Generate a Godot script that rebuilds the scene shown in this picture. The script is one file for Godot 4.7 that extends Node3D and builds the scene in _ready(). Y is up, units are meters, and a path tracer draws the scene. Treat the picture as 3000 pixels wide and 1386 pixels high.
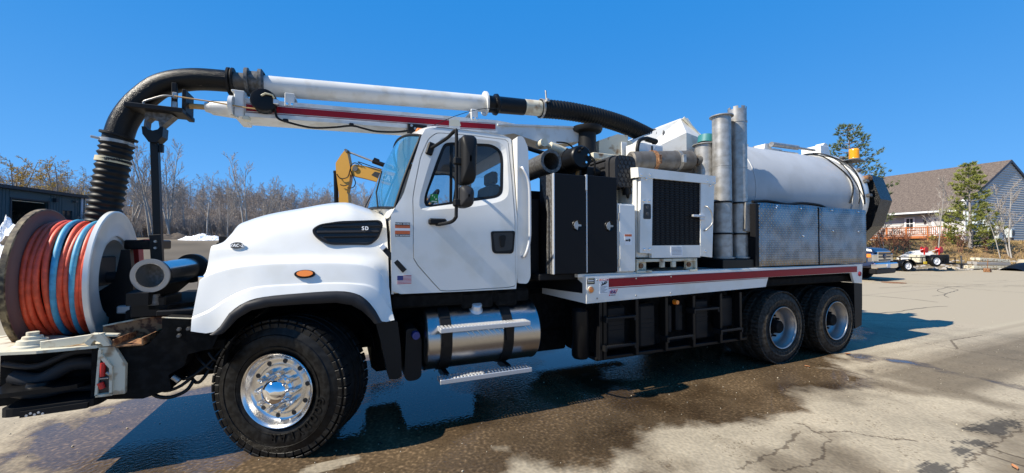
extends Node3D
# A combination sewer-cleaning truck parked on a wet concrete lot. The truck's axis is x (front at -x), y is up and z points to its left side.
# The origin lies on the ground under the hub of its left front wheel.

class MB:
	# collects triangles with explicit normals; every solid is closed or has thickness
	var st := SurfaceTool.new()
	func _init() -> void:
		st.begin(Mesh.PRIMITIVE_TRIANGLES)
	func v(p: Vector3, n: Vector3, uv := Vector2.ZERO) -> void:
		st.set_normal(n)
		st.set_uv(uv)
		st.add_vertex(p)
	func t3(a: Vector3, b: Vector3, c: Vector3, na: Vector3, nb: Vector3, nc: Vector3) -> void:
		var g := (b - a).cross(c - a)
		if g.dot(na + nb + nc) > 0.0:   # counter-clockwise from outside: Godot's front faces run clockwise
			v(a, na); v(c, nc); v(b, nb)
		else:
			v(a, na); v(b, nb); v(c, nc)
	func tri(a: Vector3, b: Vector3, c: Vector3) -> void:
		var n := (b - a).cross(c - a).normalized()
		v(a, n); v(c, n); v(b, n)
	func quad(a: Vector3, b: Vector3, c: Vector3, d: Vector3) -> void:
		tri(a, b, c)
		tri(a, c, d)
	func flat3(a: Vector3, b: Vector3, c: Vector3, out: Vector3) -> void:
		var n := (b - a).cross(c - a).normalized()
		if n.dot(out) < 0.0:
			n = -n
		t3(a, b, c, n, n, n)
	func flat4(a: Vector3, b: Vector3, c: Vector3, d: Vector3, out: Vector3) -> void:
		flat3(a, b, c, out)
		flat3(a, c, d, out)
	func box(c: Vector3, size: Vector3, bas := Basis.IDENTITY, bev := 0.006) -> void:
		var h := size * 0.5
		var e := minf(bev, minf(h.x, minf(h.y, h.z)) * 0.45)
		var ax := [bas.x, bas.y, bas.z]
		var hh := [h.x, h.y, h.z]
		for i in 3:
			var j := (i + 1) % 3
			var k := (i + 2) % 3
			for s: float in [-1.0, 1.0]:
				var o: Vector3 = c + ax[i] * (hh[i] * s)
				var u: Vector3 = ax[j] * (hh[j] - e)
				var w: Vector3 = ax[k] * (hh[k] - e)
				flat4(o - u - w, o + u - w, o + u + w, o - u + w, ax[i] * s)
		if e <= 0.0:
			return
		for i in 3:
			var j := (i + 1) % 3
			var k := (i + 2) % 3
			for s: float in [-1.0, 1.0]:
				for r: float in [-1.0, 1.0]:
					var a: Vector3 = c + ax[j] * (hh[j] * s) + ax[k] * ((hh[k] - e) * r)
					var b: Vector3 = c + ax[j] * ((hh[j] - e) * s) + ax[k] * (hh[k] * r)
					var d: Vector3 = ax[i] * (hh[i] - e)
					flat4(a - d, a + d, b + d, b - d, ax[j] * s + ax[k] * r)
		for sx: float in [-1.0, 1.0]:
			for sy: float in [-1.0, 1.0]:
				for sz: float in [-1.0, 1.0]:
					var a: Vector3 = c + ax[0] * (h.x * sx) + ax[1] * ((h.y - e) * sy) + ax[2] * ((h.z - e) * sz)
					var b: Vector3 = c + ax[0] * ((h.x - e) * sx) + ax[1] * (h.y * sy) + ax[2] * ((h.z - e) * sz)
					var d: Vector3 = c + ax[0] * ((h.x - e) * sx) + ax[1] * ((h.y - e) * sy) + ax[2] * (h.z * sz)
					flat3(a, b, d, ax[0] * sx + ax[1] * sy + ax[2] * sz)
	func bx(x0: float, x1: float, y0: float, y1: float, z0: float, z1: float, bev := 0.006) -> void:
		box(Vector3(x0 + x1, y0 + y1, z0 + z1) * 0.5, Vector3(absf(x1 - x0), absf(y1 - y0), absf(z1 - z0)), Basis.IDENTITY, bev)
	func bar(a: Vector3, b: Vector3, w: float, h: float, up := Vector3.UP, bev := 0.004) -> void:
		var d := (b - a).normalized()
		var s := d.cross(up).normalized()
		var q := s.cross(d)
		box((a + b) * 0.5, Vector3((b - a).length(), h, w), Basis(d, q, s), bev)
	static func side(d: Vector3) -> Vector3:
		return (d.cross(Vector3.UP) if absf(d.y) < 0.9 else d.cross(Vector3.RIGHT)).normalized()
	func lathe(o: Vector3, axis: Vector3, prof: Array, n := 24, from := 0.0, to := TAU, crease := 0.8) -> void:
		# prof: Vector2(distance along the axis, radius); outward is to the right of the profile's direction of travel when it runs along the axis
		var d := axis.normalized()
		var s := side(d)
		var q := d.cross(s)
		var m := prof.size() - 1
		var nn: Array[Vector2] = []
		for i in m:
			var e: Vector2 = prof[i + 1] - prof[i]
			nn.append(Vector2(-e.y, e.x).normalized())
		for i in m:
			var n0 := nn[i]
			var n1 := nn[i]
			if i > 0 and nn[i - 1].dot(nn[i]) > crease:
				n0 = (nn[i - 1] + nn[i]).normalized()
			if i < m - 1 and nn[i + 1].dot(nn[i]) > crease:
				n1 = (nn[i + 1] + nn[i]).normalized()
			var p0: Vector2 = prof[i]
			var p1: Vector2 = prof[i + 1]
			for k in n:
				var a0 := lerpf(from, to, float(k) / n)
				var a1 := lerpf(from, to, float(k + 1) / n)
				var r0 := s * cos(a0) + q * sin(a0)
				var r1 := s * cos(a1) + q * sin(a1)
				var A := o + d * p0.x + r0 * p0.y
				var B := o + d * p0.x + r1 * p0.y
				var C := o + d * p1.x + r1 * p1.y
				var D := o + d * p1.x + r0 * p1.y
				if p0.y > 1e-5:
					t3(A, B, C, d * n0.x + r0 * n0.y, d * n0.x + r1 * n0.y, d * n1.x + r1 * n1.y)
				if p1.y > 1e-5:
					t3(A, C, D, d * n0.x + r0 * n0.y, d * n1.x + r1 * n1.y, d * n1.x + r0 * n1.y)
	func cyl(a: Vector3, b: Vector3, r0: float, r1 := -1.0, n := 16, caps := true, bev := 0.0) -> void:
		if r1 < 0.0:
			r1 = r0
		var L := (b - a).length()
		var p: Array = []
		if caps:
			p.append(Vector2(0, 0))
		if bev > 0.0:
			p.append_array([Vector2(0, r0 - bev), Vector2(bev, r0), Vector2(L - bev, r1), Vector2(L, r1 - bev)])
		else:
			p.append_array([Vector2(0, r0), Vector2(L, r1)])
		if caps:
			p.append(Vector2(L, 0))
		lathe(a, b - a, p, n)
	func pipe(a: Vector3, b: Vector3, r: float, thick := 0.008, n := 28) -> void:
		# an open tube with a wall
		var L := (b - a).length()
		lathe(a, b - a, [Vector2(0, r - thick), Vector2(0, r), Vector2(L, r), Vector2(L, r - thick), Vector2(0, r - thick)], n)
	func tube(path: Array, rad, n := 8, caps := true) -> void:
		var m := path.size()
		var d0: Vector3 = (path[1] - path[0]).normalized()
		var s := side(d0)
		var rows: Array = []
		var nor: Array = []
		for i in m:
			var d: Vector3
			if i == 0:
				d = d0
			elif i == m - 1:
				d = (path[i] - path[i - 1]).normalized()
			else:
				d = ((path[i] - path[i - 1]).normalized() + (path[i + 1] - path[i]).normalized()).normalized()
			s = (s - d * s.dot(d)).normalized()
			var q := d.cross(s)
			var r: float = rad[i] if rad is Array or rad is PackedFloat32Array else rad
			var slope := 0.0
			if not (rad is float) and i > 0 and i < m - 1:
				slope = (rad[i + 1] - rad[i - 1]) / maxf((path[i + 1] - path[i - 1]).length(), 1e-5)
			var row := PackedVector3Array()
			var nr := PackedVector3Array()
			for k in n:
				var a := TAU * k / n
				var w := s * cos(a) + q * sin(a)
				row.append(path[i] + w * r)
				nr.append((w - d * slope).normalized())
			rows.append(row)
			nor.append(nr)
		for i in m - 1:
			for k in n:
				var l := (k + 1) % n
				t3(rows[i][k], rows[i][l], rows[i + 1][l], nor[i][k], nor[i][l], nor[i + 1][l])
				t3(rows[i][k], rows[i + 1][l], rows[i + 1][k], nor[i][k], nor[i + 1][l], nor[i + 1][k])
		if caps:
			for e in [0, m - 1]:
				var dd: Vector3 = -d0 if e == 0 else (path[m - 1] - path[m - 2]).normalized()
				for k in n:
					flat3(path[e], rows[e][k], rows[e][(k + 1) % n], dd)
	func grid(rows: Array, out_hint := Vector3.ZERO, crease_rows: Array = []) -> void:
		# smooth sheet; rows of equal length. The normals point to the side of out_hint (a point inside lies behind: pass centre-away with hint as direction)
		var m := rows.size()
		var n: int = rows[0].size()
		var nor: Array = []
		for i in m:
			var nr := PackedVector3Array()
			for k in n:
				var du: Vector3 = rows[i][mini(k + 1, n - 1)] - rows[i][maxi(k - 1, 0)]
				var dv: Vector3 = rows[mini(i + 1, m - 1)][k] - rows[maxi(i - 1, 0)][k]
				var w := du.cross(dv)
				if w.length() < 1e-9:
					w = Vector3.UP
				nr.append(w.normalized())
			nor.append(nr)
		var sgn := 1.0
		var mid: Vector3 = nor[m / 2][n / 2]
		if mid.dot(out_hint) < 0.0:
			sgn = -1.0
		for i in m - 1:
			for k in n - 1:
				t3(rows[i][k], rows[i][k + 1], rows[i + 1][k + 1], nor[i][k] * sgn, nor[i][k + 1] * sgn, nor[i + 1][k + 1] * sgn)
				t3(rows[i][k], rows[i + 1][k + 1], rows[i + 1][k], nor[i][k] * sgn, nor[i + 1][k + 1] * sgn, nor[i + 1][k] * sgn)
	func prism(poly: Array, o: Vector3, ex: Vector3, ey: Vector3, ez: Vector3) -> void:
		# polygon in the plane (ex, ey) at o, extruded by ez
		var pp := PackedVector2Array(poly)
		var idx := Geometry2D.triangulate_polygon(pp)
		var nz := ez.normalized()
		for i in range(0, idx.size(), 3):
			var a := o + ex * pp[idx[i]].x + ey * pp[idx[i]].y
			var b := o + ex * pp[idx[i + 1]].x + ey * pp[idx[i + 1]].y
			var c := o + ex * pp[idx[i + 2]].x + ey * pp[idx[i + 2]].y
			flat3(a, b, c, -nz)
			flat3(a + ez, b + ez, c + ez, nz)
		var cw := Geometry2D.is_polygon_clockwise(pp)
		for i in pp.size():
			var p := pp[i]
			var q := pp[(i + 1) % pp.size()]
			var e := q - p
			var nn := Vector2(e.y, -e.x) * (-1.0 if cw else 1.0)
			var a := o + ex * p.x + ey * p.y
			var b := o + ex * q.x + ey * q.y
			flat4(a, b, b + ez, a + ez, ex * nn.x + ey * nn.y)
	func side_prism(poly: Array, z0: float, z1: float) -> void:
		# polygon drawn in x, y and extruded from z0 to z1
		prism(poly, Vector3(0, 0, z0), Vector3.RIGHT, Vector3.UP, Vector3(0, 0, z1 - z0))
	func front_prism(poly: Array, x0: float, x1: float) -> void:
		# polygon drawn in z, y and extruded from x0 to x1
		prism(poly, Vector3(x0, 0, 0), Vector3.BACK, Vector3.UP, Vector3(x1 - x0, 0, 0))
	func ball(c: Vector3, r: Vector3, n := 12, m := 8) -> void:
		for i in m:
			for k in n:
				var q: Array = []
				for e in [[i, k], [i, k + 1], [i + 1, k + 1], [i + 1, k]]:
					var a: float = PI * e[0] / m
					var b: float = TAU * e[1] / n
					q.append(Vector3(sin(a) * cos(b), cos(a), sin(a) * sin(b)))
				var nn: Array = []
				for w: Vector3 in q:
					nn.append((w / r).normalized())
				t3(c + q[0] * r, c + q[1] * r, c + q[2] * r, nn[0], nn[1], nn[2])
				t3(c + q[0] * r, c + q[2] * r, c + q[3] * r, nn[0], nn[2], nn[3])
	func mesh() -> ArrayMesh:
		st.index()
		return st.commit()

var counts := {}
var M := {}
var rng := RandomNumberGenerator.new()

func numbered(parent: Node, called: String) -> String:
	var key := "%d/%s" % [parent.get_instance_id(), called]
	var n: int = counts.get(key, 0)
	counts[key] = n + 1
	return called if n == 0 else "%s_%03d" % [called, n]

func put(called: String, mesh: Mesh, mat: Material, parent: Node = self) -> MeshInstance3D:
	var o := MeshInstance3D.new()
	o.name = numbered(parent, called)
	o.mesh = mesh
	o.material_override = mat
	parent.add_child(o, true)
	return o

func part(called: String, b: MB, mat: Material, parent: Node) -> MeshInstance3D:
	return put(called, b.mesh(), mat, parent)

func thing(called: String, label: String, category: String, at := Vector3.ZERO, turn := 0.0, group := "") -> Node3D:
	var o := Node3D.new()
	o.name = numbered(self, called)
	add_child(o, true)
	o.position = at
	o.rotation.y = turn
	tag(o, label, category, group)
	return o

func tag(o: Node, label: String, category := "", group := "", kind := "") -> void:
	if label:
		o.set_meta("label", label)
	if category:
		o.set_meta("category", category)
	if group:
		o.set_meta("group", group)
	if kind:
		o.set_meta("kind", kind)

func copy(o: Node3D, called: String, label: String, at: Vector3, turn := 0.0, size := 1.0) -> Node3D:
	var c: Node3D = o.duplicate()
	c.name = numbered(self, called)
	add_child(c, true)
	c.position = at
	c.rotation.y = turn
	c.scale = Vector3.ONE * size
	c.set_meta("label", label)
	return c

func lin(r: float, g: float, b: float, a := 1.0) -> Color:
	var c := Color(r, g, b).linear_to_srgb()
	c.a = a
	return c

func mat(key: String, c: Color, rough := 0.6, metal := 0.0, coat := 0.0) -> StandardMaterial3D:
	var m := StandardMaterial3D.new()
	m.resource_name = key
	m.albedo_color = c
	m.roughness = rough
	m.metallic = metal
	if coat > 0.0:
		m.clearcoat_enabled = true
		m.clearcoat = coat
		m.clearcoat_roughness = 0.08
	M[key] = m
	return m

func noise_tex(freq: float, lo: Color, hi: Color, sd := 1, oct := 4, size := 256, p0 := 0.3, p1 := 0.7) -> NoiseTexture2D:
	var n := FastNoiseLite.new()
	n.seed = sd
	n.frequency = freq
	n.fractal_octaves = oct
	var t := NoiseTexture2D.new()
	t.width = size
	t.height = size
	t.seamless = true
	t.noise = n
	var g := Gradient.new()
	g.offsets = PackedFloat32Array([p0, p1])
	g.colors = PackedColorArray([lo, hi])
	t.color_ramp = g
	return t

func grain(m: StandardMaterial3D, t: Texture2D, scale: float, rough: Texture2D = null, world := false) -> void:
	# a tiled colour texture laid on by position
	m.albedo_texture = t
	m.uv1_triplanar = true
	m.uv1_world_triplanar = world
	m.uv1_scale = Vector3.ONE * scale
	if rough:
		m.roughness_texture = rough

func bump(m: StandardMaterial3D, t: Texture2D, cm: float) -> void:
	m.heightmap_enabled = true
	m.heightmap_texture = t
	m.heightmap_scale = cm

func label3(called: String, words: String, size: float, at: Vector3, mat_: Material, parent: Node, bas := Basis.IDENTITY, depth := 0.002, face := "Droid Sans", bold := true) -> MeshInstance3D:
	# flat lettering of cap height size whose centre is at
	var f := SystemFont.new()
	f.font_names = PackedStringArray([face])
	if bold:
		f.font_weight = 700
	var t := TextMesh.new()
	t.text = words
	t.font = f
	t.font_size = 32
	t.pixel_size = size / 23.0
	t.depth = depth
	t.curve_step = 2.0
	var o := put(called, t, mat_, parent)
	o.transform = Transform3D(bas, at)
	return o

static func v2(a: Array) -> Array:
	# a flat list of numbers as points
	var o: Array = []
	for i in range(0, a.size(), 2):
		o.append(Vector2(a[i], a[i + 1]))
	return o

static func ray_poly(poly: Array, c: Vector2, ang: float) -> Vector2:
	# where a ray from c leaves the polygon
	var d := Vector2(cos(ang), sin(ang))
	var best := 1e9
	for i in poly.size():
		var p: Vector2 = poly[i]
		var q: Vector2 = poly[(i + 1) % poly.size()]
		var e := q - p
		var den := d.cross(e)
		if absf(den) < 1e-9:
			continue
		var t := (p - c).cross(e) / den
		var s := (p - c).cross(d) / den
		if t > 0.0 and s >= -1e-6 and s <= 1.000001 and t < best:
			best = t
	return c + d * best

static func rounded(poly: Array, r: float, n := 4) -> Array:
	# the polygon with round corners
	var o: Array = []
	var m := poly.size()
	for i in m:
		var p: Vector2 = poly[i]
		var a: Vector2 = poly[(i + m - 1) % m]
		var b: Vector2 = poly[(i + 1) % m]
		var ra := minf(r, (a - p).length() * 0.45)
		var rb := minf(r, (b - p).length() * 0.45)
		var s := p + (a - p).normalized() * ra
		var e := p + (b - p).normalized() * rb
		for k in n + 1:
			var t := float(k) / n
			o.append(s * (1 - t) * (1 - t) + p * (2 * t * (1 - t)) + e * (t * t))
	return o

static func spline(pts: Array, per: int) -> Array:
	var o: Array = []
	var m := pts.size()
	for i in m - 1:
		var a: Vector3 = pts[maxi(i - 1, 0)]
		var b: Vector3 = pts[i]
		var c: Vector3 = pts[i + 1]
		var d: Vector3 = pts[mini(i + 2, m - 1)]
		for k in per:
			o.append(b.cubic_interpolate(c, a, d, float(k) / per))
	o.append(pts[m - 1])
	return o

func materials() -> void:
	var m := mat("white_paint", lin(0.69, 0.68, 0.64), 0.32, 0.0, 0.6)
	grain(m, noise_tex(0.012, Color(0.965, 0.96, 0.945), Color(1, 1, 1), 3, 6, 256, 0.2, 0.5), 0.6)
	m = mat("boom_white", lin(0.60, 0.60, 0.58), 0.42)
	grain(m, noise_tex(0.02, Color(0.93, 0.91, 0.88), Color(1, 1, 1), 4, 5, 256, 0.2, 0.5), 0.8)
	m = mat("tank_white", lin(0.40, 0.41, 0.42), 0.42)
	grain(m, noise_tex(0.01, Color(0.945, 0.94, 0.93), Color(1, 1, 1), 5, 5, 256, 0.25, 0.6), 0.5)
	m = mat("cream_worn", lin(0.56, 0.52, 0.40), 0.55)
	grain(m, noise_tex(0.02, Color(0.66, 0.52, 0.40), Color(1, 1, 1), 6, 5, 256, 0.10, 0.42), 1.1)
	m = mat("rust_plate", lin(0.29, 0.145, 0.06), 0.75)
	grain(m, noise_tex(0.02, Color(0.55, 0.45, 0.4), Color(1, 1, 1), 7, 5, 256, 0.3, 0.6), 3.0)
	mat("black_paint", lin(0.006, 0.006, 0.0065), 0.35)
	m = mat("cabinet_black", lin(0.004, 0.004, 0.005), 0.6)
	m = mat("underbody", lin(0.006, 0.006, 0.006), 0.85)
	grain(m, noise_tex(0.02, Color(0.5, 0.48, 0.45), Color(1, 1, 1), 8, 4), 2.0)
	m = mat("black_plastic", lin(0.009, 0.009, 0.0095), 0.5)
	m = mat("flare_plastic", lin(0.026, 0.026, 0.028), 0.55)
	m = mat("rubber", lin(0.008, 0.008, 0.008), 0.5)
	m = mat("tyre", lin(0.012, 0.0117, 0.011), 0.45)
	grain(m, noise_tex(0.02, Color(0.55, 0.52, 0.5), Color(1, 1, 1), 9, 4), 3.0)
	m = mat("tyre_worn", lin(0.05, 0.046, 0.040), 0.75)
	grain(m, noise_tex(0.02, Color(0.6, 0.55, 0.48), Color(1, 1, 1), 10, 4), 3.0)
	m = mat("liner_black", lin(0.006, 0.006, 0.0065), 0.30)
	bump(m, noise_tex(0.2, Color.BLACK, Color.WHITE, 11, 3), 0.12)
	m.uv1_triplanar = true
	m.uv1_scale = Vector3.ONE * 4.0
	mat("chrome", lin(0.83, 0.83, 0.84), 0.06, 1.0)
	m = mat("polished", lin(0.72, 0.71, 0.69), 0.24, 1.0)
	m = mat("brushed", lin(0.42, 0.41, 0.40), 0.27, 1.0)
	m = mat("aluminium", lin(0.42, 0.42, 0.43), 0.28, 1.0)
	grain(m, noise_tex(0.01, Color(0.75, 0.74, 0.72), Color(1, 1, 1), 12, 5), 1.6, noise_tex(0.03, Color(0.55, 0.55, 0.55), Color(1, 1, 1), 13, 4))
	m.roughness = 0.4
	m = mat("step_metal", lin(0.60, 0.60, 0.60), 0.45, 0.6)
	m = mat("dusty_rim", lin(0.36, 0.355, 0.345), 0.42, 0.85)
	m = mat("galvanised", lin(0.40, 0.393, 0.38), 0.40, 0.6)
	grain(m, noise_tex(0.02, Color(0.86, 0.85, 0.83), Color(1, 1, 1), 14, 5), 1.6)
	m = mat("muffler_metal", lin(0.130, 0.124, 0.116), 0.6, 0.35)
	grain(m, noise_tex(0.015, Color(0.85, 0.81, 0.77), Color(1, 1, 1), 15, 5), 1.8)
	m = mat("grey_steel", lin(0.13, 0.13, 0.13), 0.55, 0.3)
	grain(m, noise_tex(0.03, Color(0.75, 0.72, 0.68), Color(1, 1, 1), 16, 5), 3.0)
	m = mat("diamond_plate", lin(0.27, 0.27, 0.275), 0.30, 1.0)
	grain(m, noise_tex(0.012, Color(0.80, 0.80, 0.80), Color(1, 1, 1), 20, 5), 0.9)
	mat("tread_bright", lin(0.50, 0.50, 0.505), 0.28, 1.0)
	mat("red_stripe", lin(0.25, 0.006, 0.013), 0.4)
	mat("maroon_line", lin(0.12, 0.005, 0.02), 0.4)
	mat("red_paint", lin(0.50, 0.015, 0.012), 0.45)
	m = mat("hose_red", lin(0.70, 0.080, 0.028), 0.5)
	grain(m, noise_tex(0.03, Color(0.85, 0.8, 0.8), Color(1, 1, 1), 17, 4), 2.0)
	m = mat("hose_blue", lin(0.055, 0.31, 0.50), 0.5)
	grain(m, noise_tex(0.03, Color(0.85, 0.85, 0.85), Color(1, 1, 1), 18, 4), 2.0)
	m = mat("plate_dark", lin(0.035, 0.026, 0.022), 0.6)
	m = mat("reel_maroon", lin(0.13, 0.075, 0.07), 0.7)
	m = mat("amber", lin(0.85, 0.22, 0.01), 0.15)
	m.clearcoat_enabled = true
	m = mat("orange_decal", lin(0.60, 0.12, 0.03), 0.4)
	mat("ink", lin(0.015, 0.015, 0.015), 0.5)
	mat("decal_white", lin(0.75, 0.75, 0.75), 0.45)
	mat("beacon_amber", lin(0.80, 0.33, 0.01), 0.2)
	mat("flag_blue", lin(0.02, 0.03, 0.16), 0.45)
	mat("flag_red", lin(0.42, 0.02, 0.03), 0.45)
	mat("sticker_green", lin(0.01, 0.20, 0.03), 0.45)
	mat("teal_cap", lin(0.02, 0.16, 0.17), 0.5)
	mat("band_tan", lin(0.52, 0.46, 0.30), 0.5)
	m = mat("reel_rim", lin(0.25, 0.19, 0.10), 0.6)
	grain(m, noise_tex(0.03, Color(0.35, 0.3, 0.28), Color(1, 1, 1), 19, 5), 2.0)
	mat("nozzle_grey", lin(0.24, 0.24, 0.24), 0.5, 0.5)
	mat("rope_tan", lin(0.40, 0.24, 0.09), 0.7)
	mat("excavator_yellow", lin(0.54, 0.27, 0.028), 0.45)
	mat("seat_cloth", lin(0.05, 0.05, 0.055), 0.9)
	mat("dash_grey", lin(0.06, 0.06, 0.062), 0.7)
	m = mat("glass", lin(0.10, 0.13, 0.14, 0.22), 0.03)
	m.transparency = BaseMaterial3D.TRANSPARENCY_ALPHA
	m = mat("windscreen_glass", lin(0.04, 0.22, 0.42, 0.42), 0.02)
	m.transparency = BaseMaterial3D.TRANSPARENCY_ALPHA
	mat("house_glass", lin(0.03, 0.035, 0.04), 0.06)
	for k: String in ["black_paint", "black_plastic", "rubber", "cabinet_black", "underbody", "tyre", "liner_black", "red_stripe", "flare_plastic", "tyre_worn"]:
		M[k].metallic_specular = 0.32

func wheel(parent: Node, at: Vector3, radius: float, width: float, turn: float, kind: String) -> Node3D:
	# the outer side faces the wheel's own +z
	var w := Node3D.new()
	w.name = numbered(parent, "wheel")
	parent.add_child(w, true)
	w.position = at
	w.rotation.y = turn
	var front := kind == "front"
	var R := radius
	var W := width
	var b := MB.new()
	var Z := Vector3(0, 0, 0)
	var rr := 0.292
	b.lathe(Z, Vector3.BACK, [Vector2(-W + 0.04, rr), Vector2(-W + 0.01, rr + 0.05), Vector2(-W - 0.01, (rr + R) * 0.5), Vector2(-W + 0.012, R - 0.06), Vector2(-W + 0.035, R - 0.02), Vector2(-W + 0.05, R - 0.012),
		Vector2(-0.05, R - 0.012), Vector2(-0.035, R - 0.02), Vector2(-0.012, R - 0.06), Vector2(0.004, R - 0.12), Vector2(0.010, (rr + R) * 0.5), Vector2(0.002, rr + 0.06), Vector2(-0.008, rr + 0.03), Vector2(-0.03, rr + 0.004), Vector2(-0.05, rr - 0.01)], 72)
	b.lathe(Z, Vector3.BACK, [Vector2(0.006, R - 0.125), Vector2(0.012, R - 0.122), Vector2(0.004, R - 0.117)], 72)
	b.lathe(Z, Vector3.BACK, [Vector2(0.0, rr + 0.05), Vector2(0.008, rr + 0.054), Vector2(0.008, rr + 0.06)], 72)
	var blocks := 46 if front else 60
	for i in blocks:
		var a := TAU * i / blocks
		var d := Vector3(cos(a), sin(a), 0)
		var t := Vector3(-sin(a), cos(a), 0)
		for s in 2:
			var zc := -0.055 if s == 0 else -W + 0.055
			b.box(d * (R - 0.009) + Vector3(0, 0, zc) + t * (0.02 * s), Vector3(0.022, TAU * R / blocks * 0.86, 0.085), Basis(d, t, Vector3.BACK), 0.006)
			if front and s == 0:
				b.box(d * (R - 0.050) + Vector3(0, 0, -0.0135), Vector3(0.035, TAU * R / blocks * 0.80, 0.010), Basis(d, t, Vector3.BACK), 0.005)
	for k in 3:
		var zc := -0.12 - (W - 0.24) * k / 2.0
		b.lathe(Z, Vector3.BACK, [Vector2(zc - 0.025, R - 0.016), Vector2(zc - 0.022, R), Vector2(zc + 0.022, R), Vector2(zc + 0.025, R - 0.016)], 60)
	part("tyre", b, M.tyre if front else M.tyre_worn, w)
	b = MB.new()
	var nuts: int = 10
	if front:
		# polished disc wheel, its face a hand's breadth inside the flange
		b.lathe(Z, Vector3.BACK, [Vector2(-W, 0.285), Vector2(-0.06, 0.285), Vector2(-0.02, 0.292), Vector2(0.004, 0.300), Vector2(0.010, 0.296), Vector2(0.004, 0.284), Vector2(-0.02, 0.272), Vector2(-0.04, 0.262), Vector2(-0.055, 0.250), Vector2(-0.06, 0.235), Vector2(-0.058, 0.205), Vector2(-0.04, 0.19), Vector2(-0.036, 0.10), Vector2(-0.036, 0.0)], 64)
		part("rim", b, M.polished, w)
		b = MB.new()
		for i in 10:
			var a := TAU * (i + 0.3) / 10.0
			b.cyl(Vector3(cos(a), sin(a), 0) * 0.222 + Vector3(0, 0, -0.08), Vector3(cos(a), sin(a), 0) * 0.222 + Vector3(0, 0, -0.054), 0.018, 0.018, 14)
			var h := MB.new()
			h.cyl(Vector3(0, 0, -0.01), Vector3(0, 0, 0.004), 0.019, 0.019, 14)
			var hm := part("hand_hole", h, M.ink, w)
			hm.position = Vector3(cos(a), sin(a), 0) * 0.222 + Vector3(0, 0, -0.0605)
		b = MB.new()
		b.lathe(Vector3(0, 0, -0.04), Vector3.BACK, [Vector2(0, 0.118), Vector2(0.02, 0.116), Vector2(0.025, 0.108), Vector2(0.07, 0.102), Vector2(0.10, 0.086), Vector2(0.122, 0.05), Vector2(0.128, 0.0)], 36, 0, TAU, 0.6)
		part("hub_cap", b, M.chrome, w)
		for i in nuts:
			var a := TAU * (i + 0.05) / nuts
			var n := MB.new()
			n.lathe(Vector3.ZERO, Vector3.BACK, [Vector2(0, 0.026), Vector2(0.012, 0.024), Vector2(0.07, 0.022), Vector2(0.082, 0.016), Vector2(0.085, 0.0)], 16)
			var o := part("lug_nut", n, M.polished, w)
			o.position = Vector3(cos(a), sin(a), 0) * 0.148 + Vector3(0, 0, -0.038)
		# raised name moulded into the sidewall, running round its lower half
		var word := "GOODYEAR"
		for i in word.length():
			var a := -0.18 - 0.205 * i
			var d := Vector3(cos(a), sin(a), 0)
			var o := label3("moulded_letter", word[i], 0.062, d * 0.372 + Vector3(0, 0, 0.007), M.tyre, w, Basis(Vector3(-sin(a) * -1.0, cos(a) * -1.0, 0), d, Vector3.BACK), 0.010)
			o.position.z = 0.008
	else:
		# deep dish of the outer dual wheel
		b.lathe(Z, Vector3.BACK, [Vector2(-W, 0.285), Vector2(-0.06, 0.285), Vector2(-0.01, 0.296), Vector2(0.004, 0.300), Vector2(0.008, 0.295), Vector2(0.0, 0.284), Vector2(-0.03, 0.276), Vector2(-0.05, 0.262), Vector2(-0.12, 0.258), Vector2(-0.16, 0.240), Vector2(-0.175, 0.215), Vector2(-0.18, 0.15), Vector2(-0.18, 0.0)], 56)
		part("rim", b, M.dusty_rim, w)
		b = MB.new()
		b.lathe(Vector3(0, 0, -0.18), Vector3.BACK, [Vector2(0, 0.125), Vector2(0.03, 0.12), Vector2(0.04, 0.10), Vector2(0.13, 0.09), Vector2(0.14, 0.08), Vector2(0.14, 0.0)], 24)
		part("hub", b, M.underbody, w)
		for i in nuts:
			var a := TAU * i / nuts
			var n := MB.new()
			n.cyl(Vector3.ZERO, Vector3(0, 0, 0.045), 0.018, 0.014, 6)
			part("lug_nut", n, M.underbody, w).position = Vector3(cos(a), sin(a), 0) * 0.155 + Vector3(0, 0, -0.18)
	return w

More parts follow.
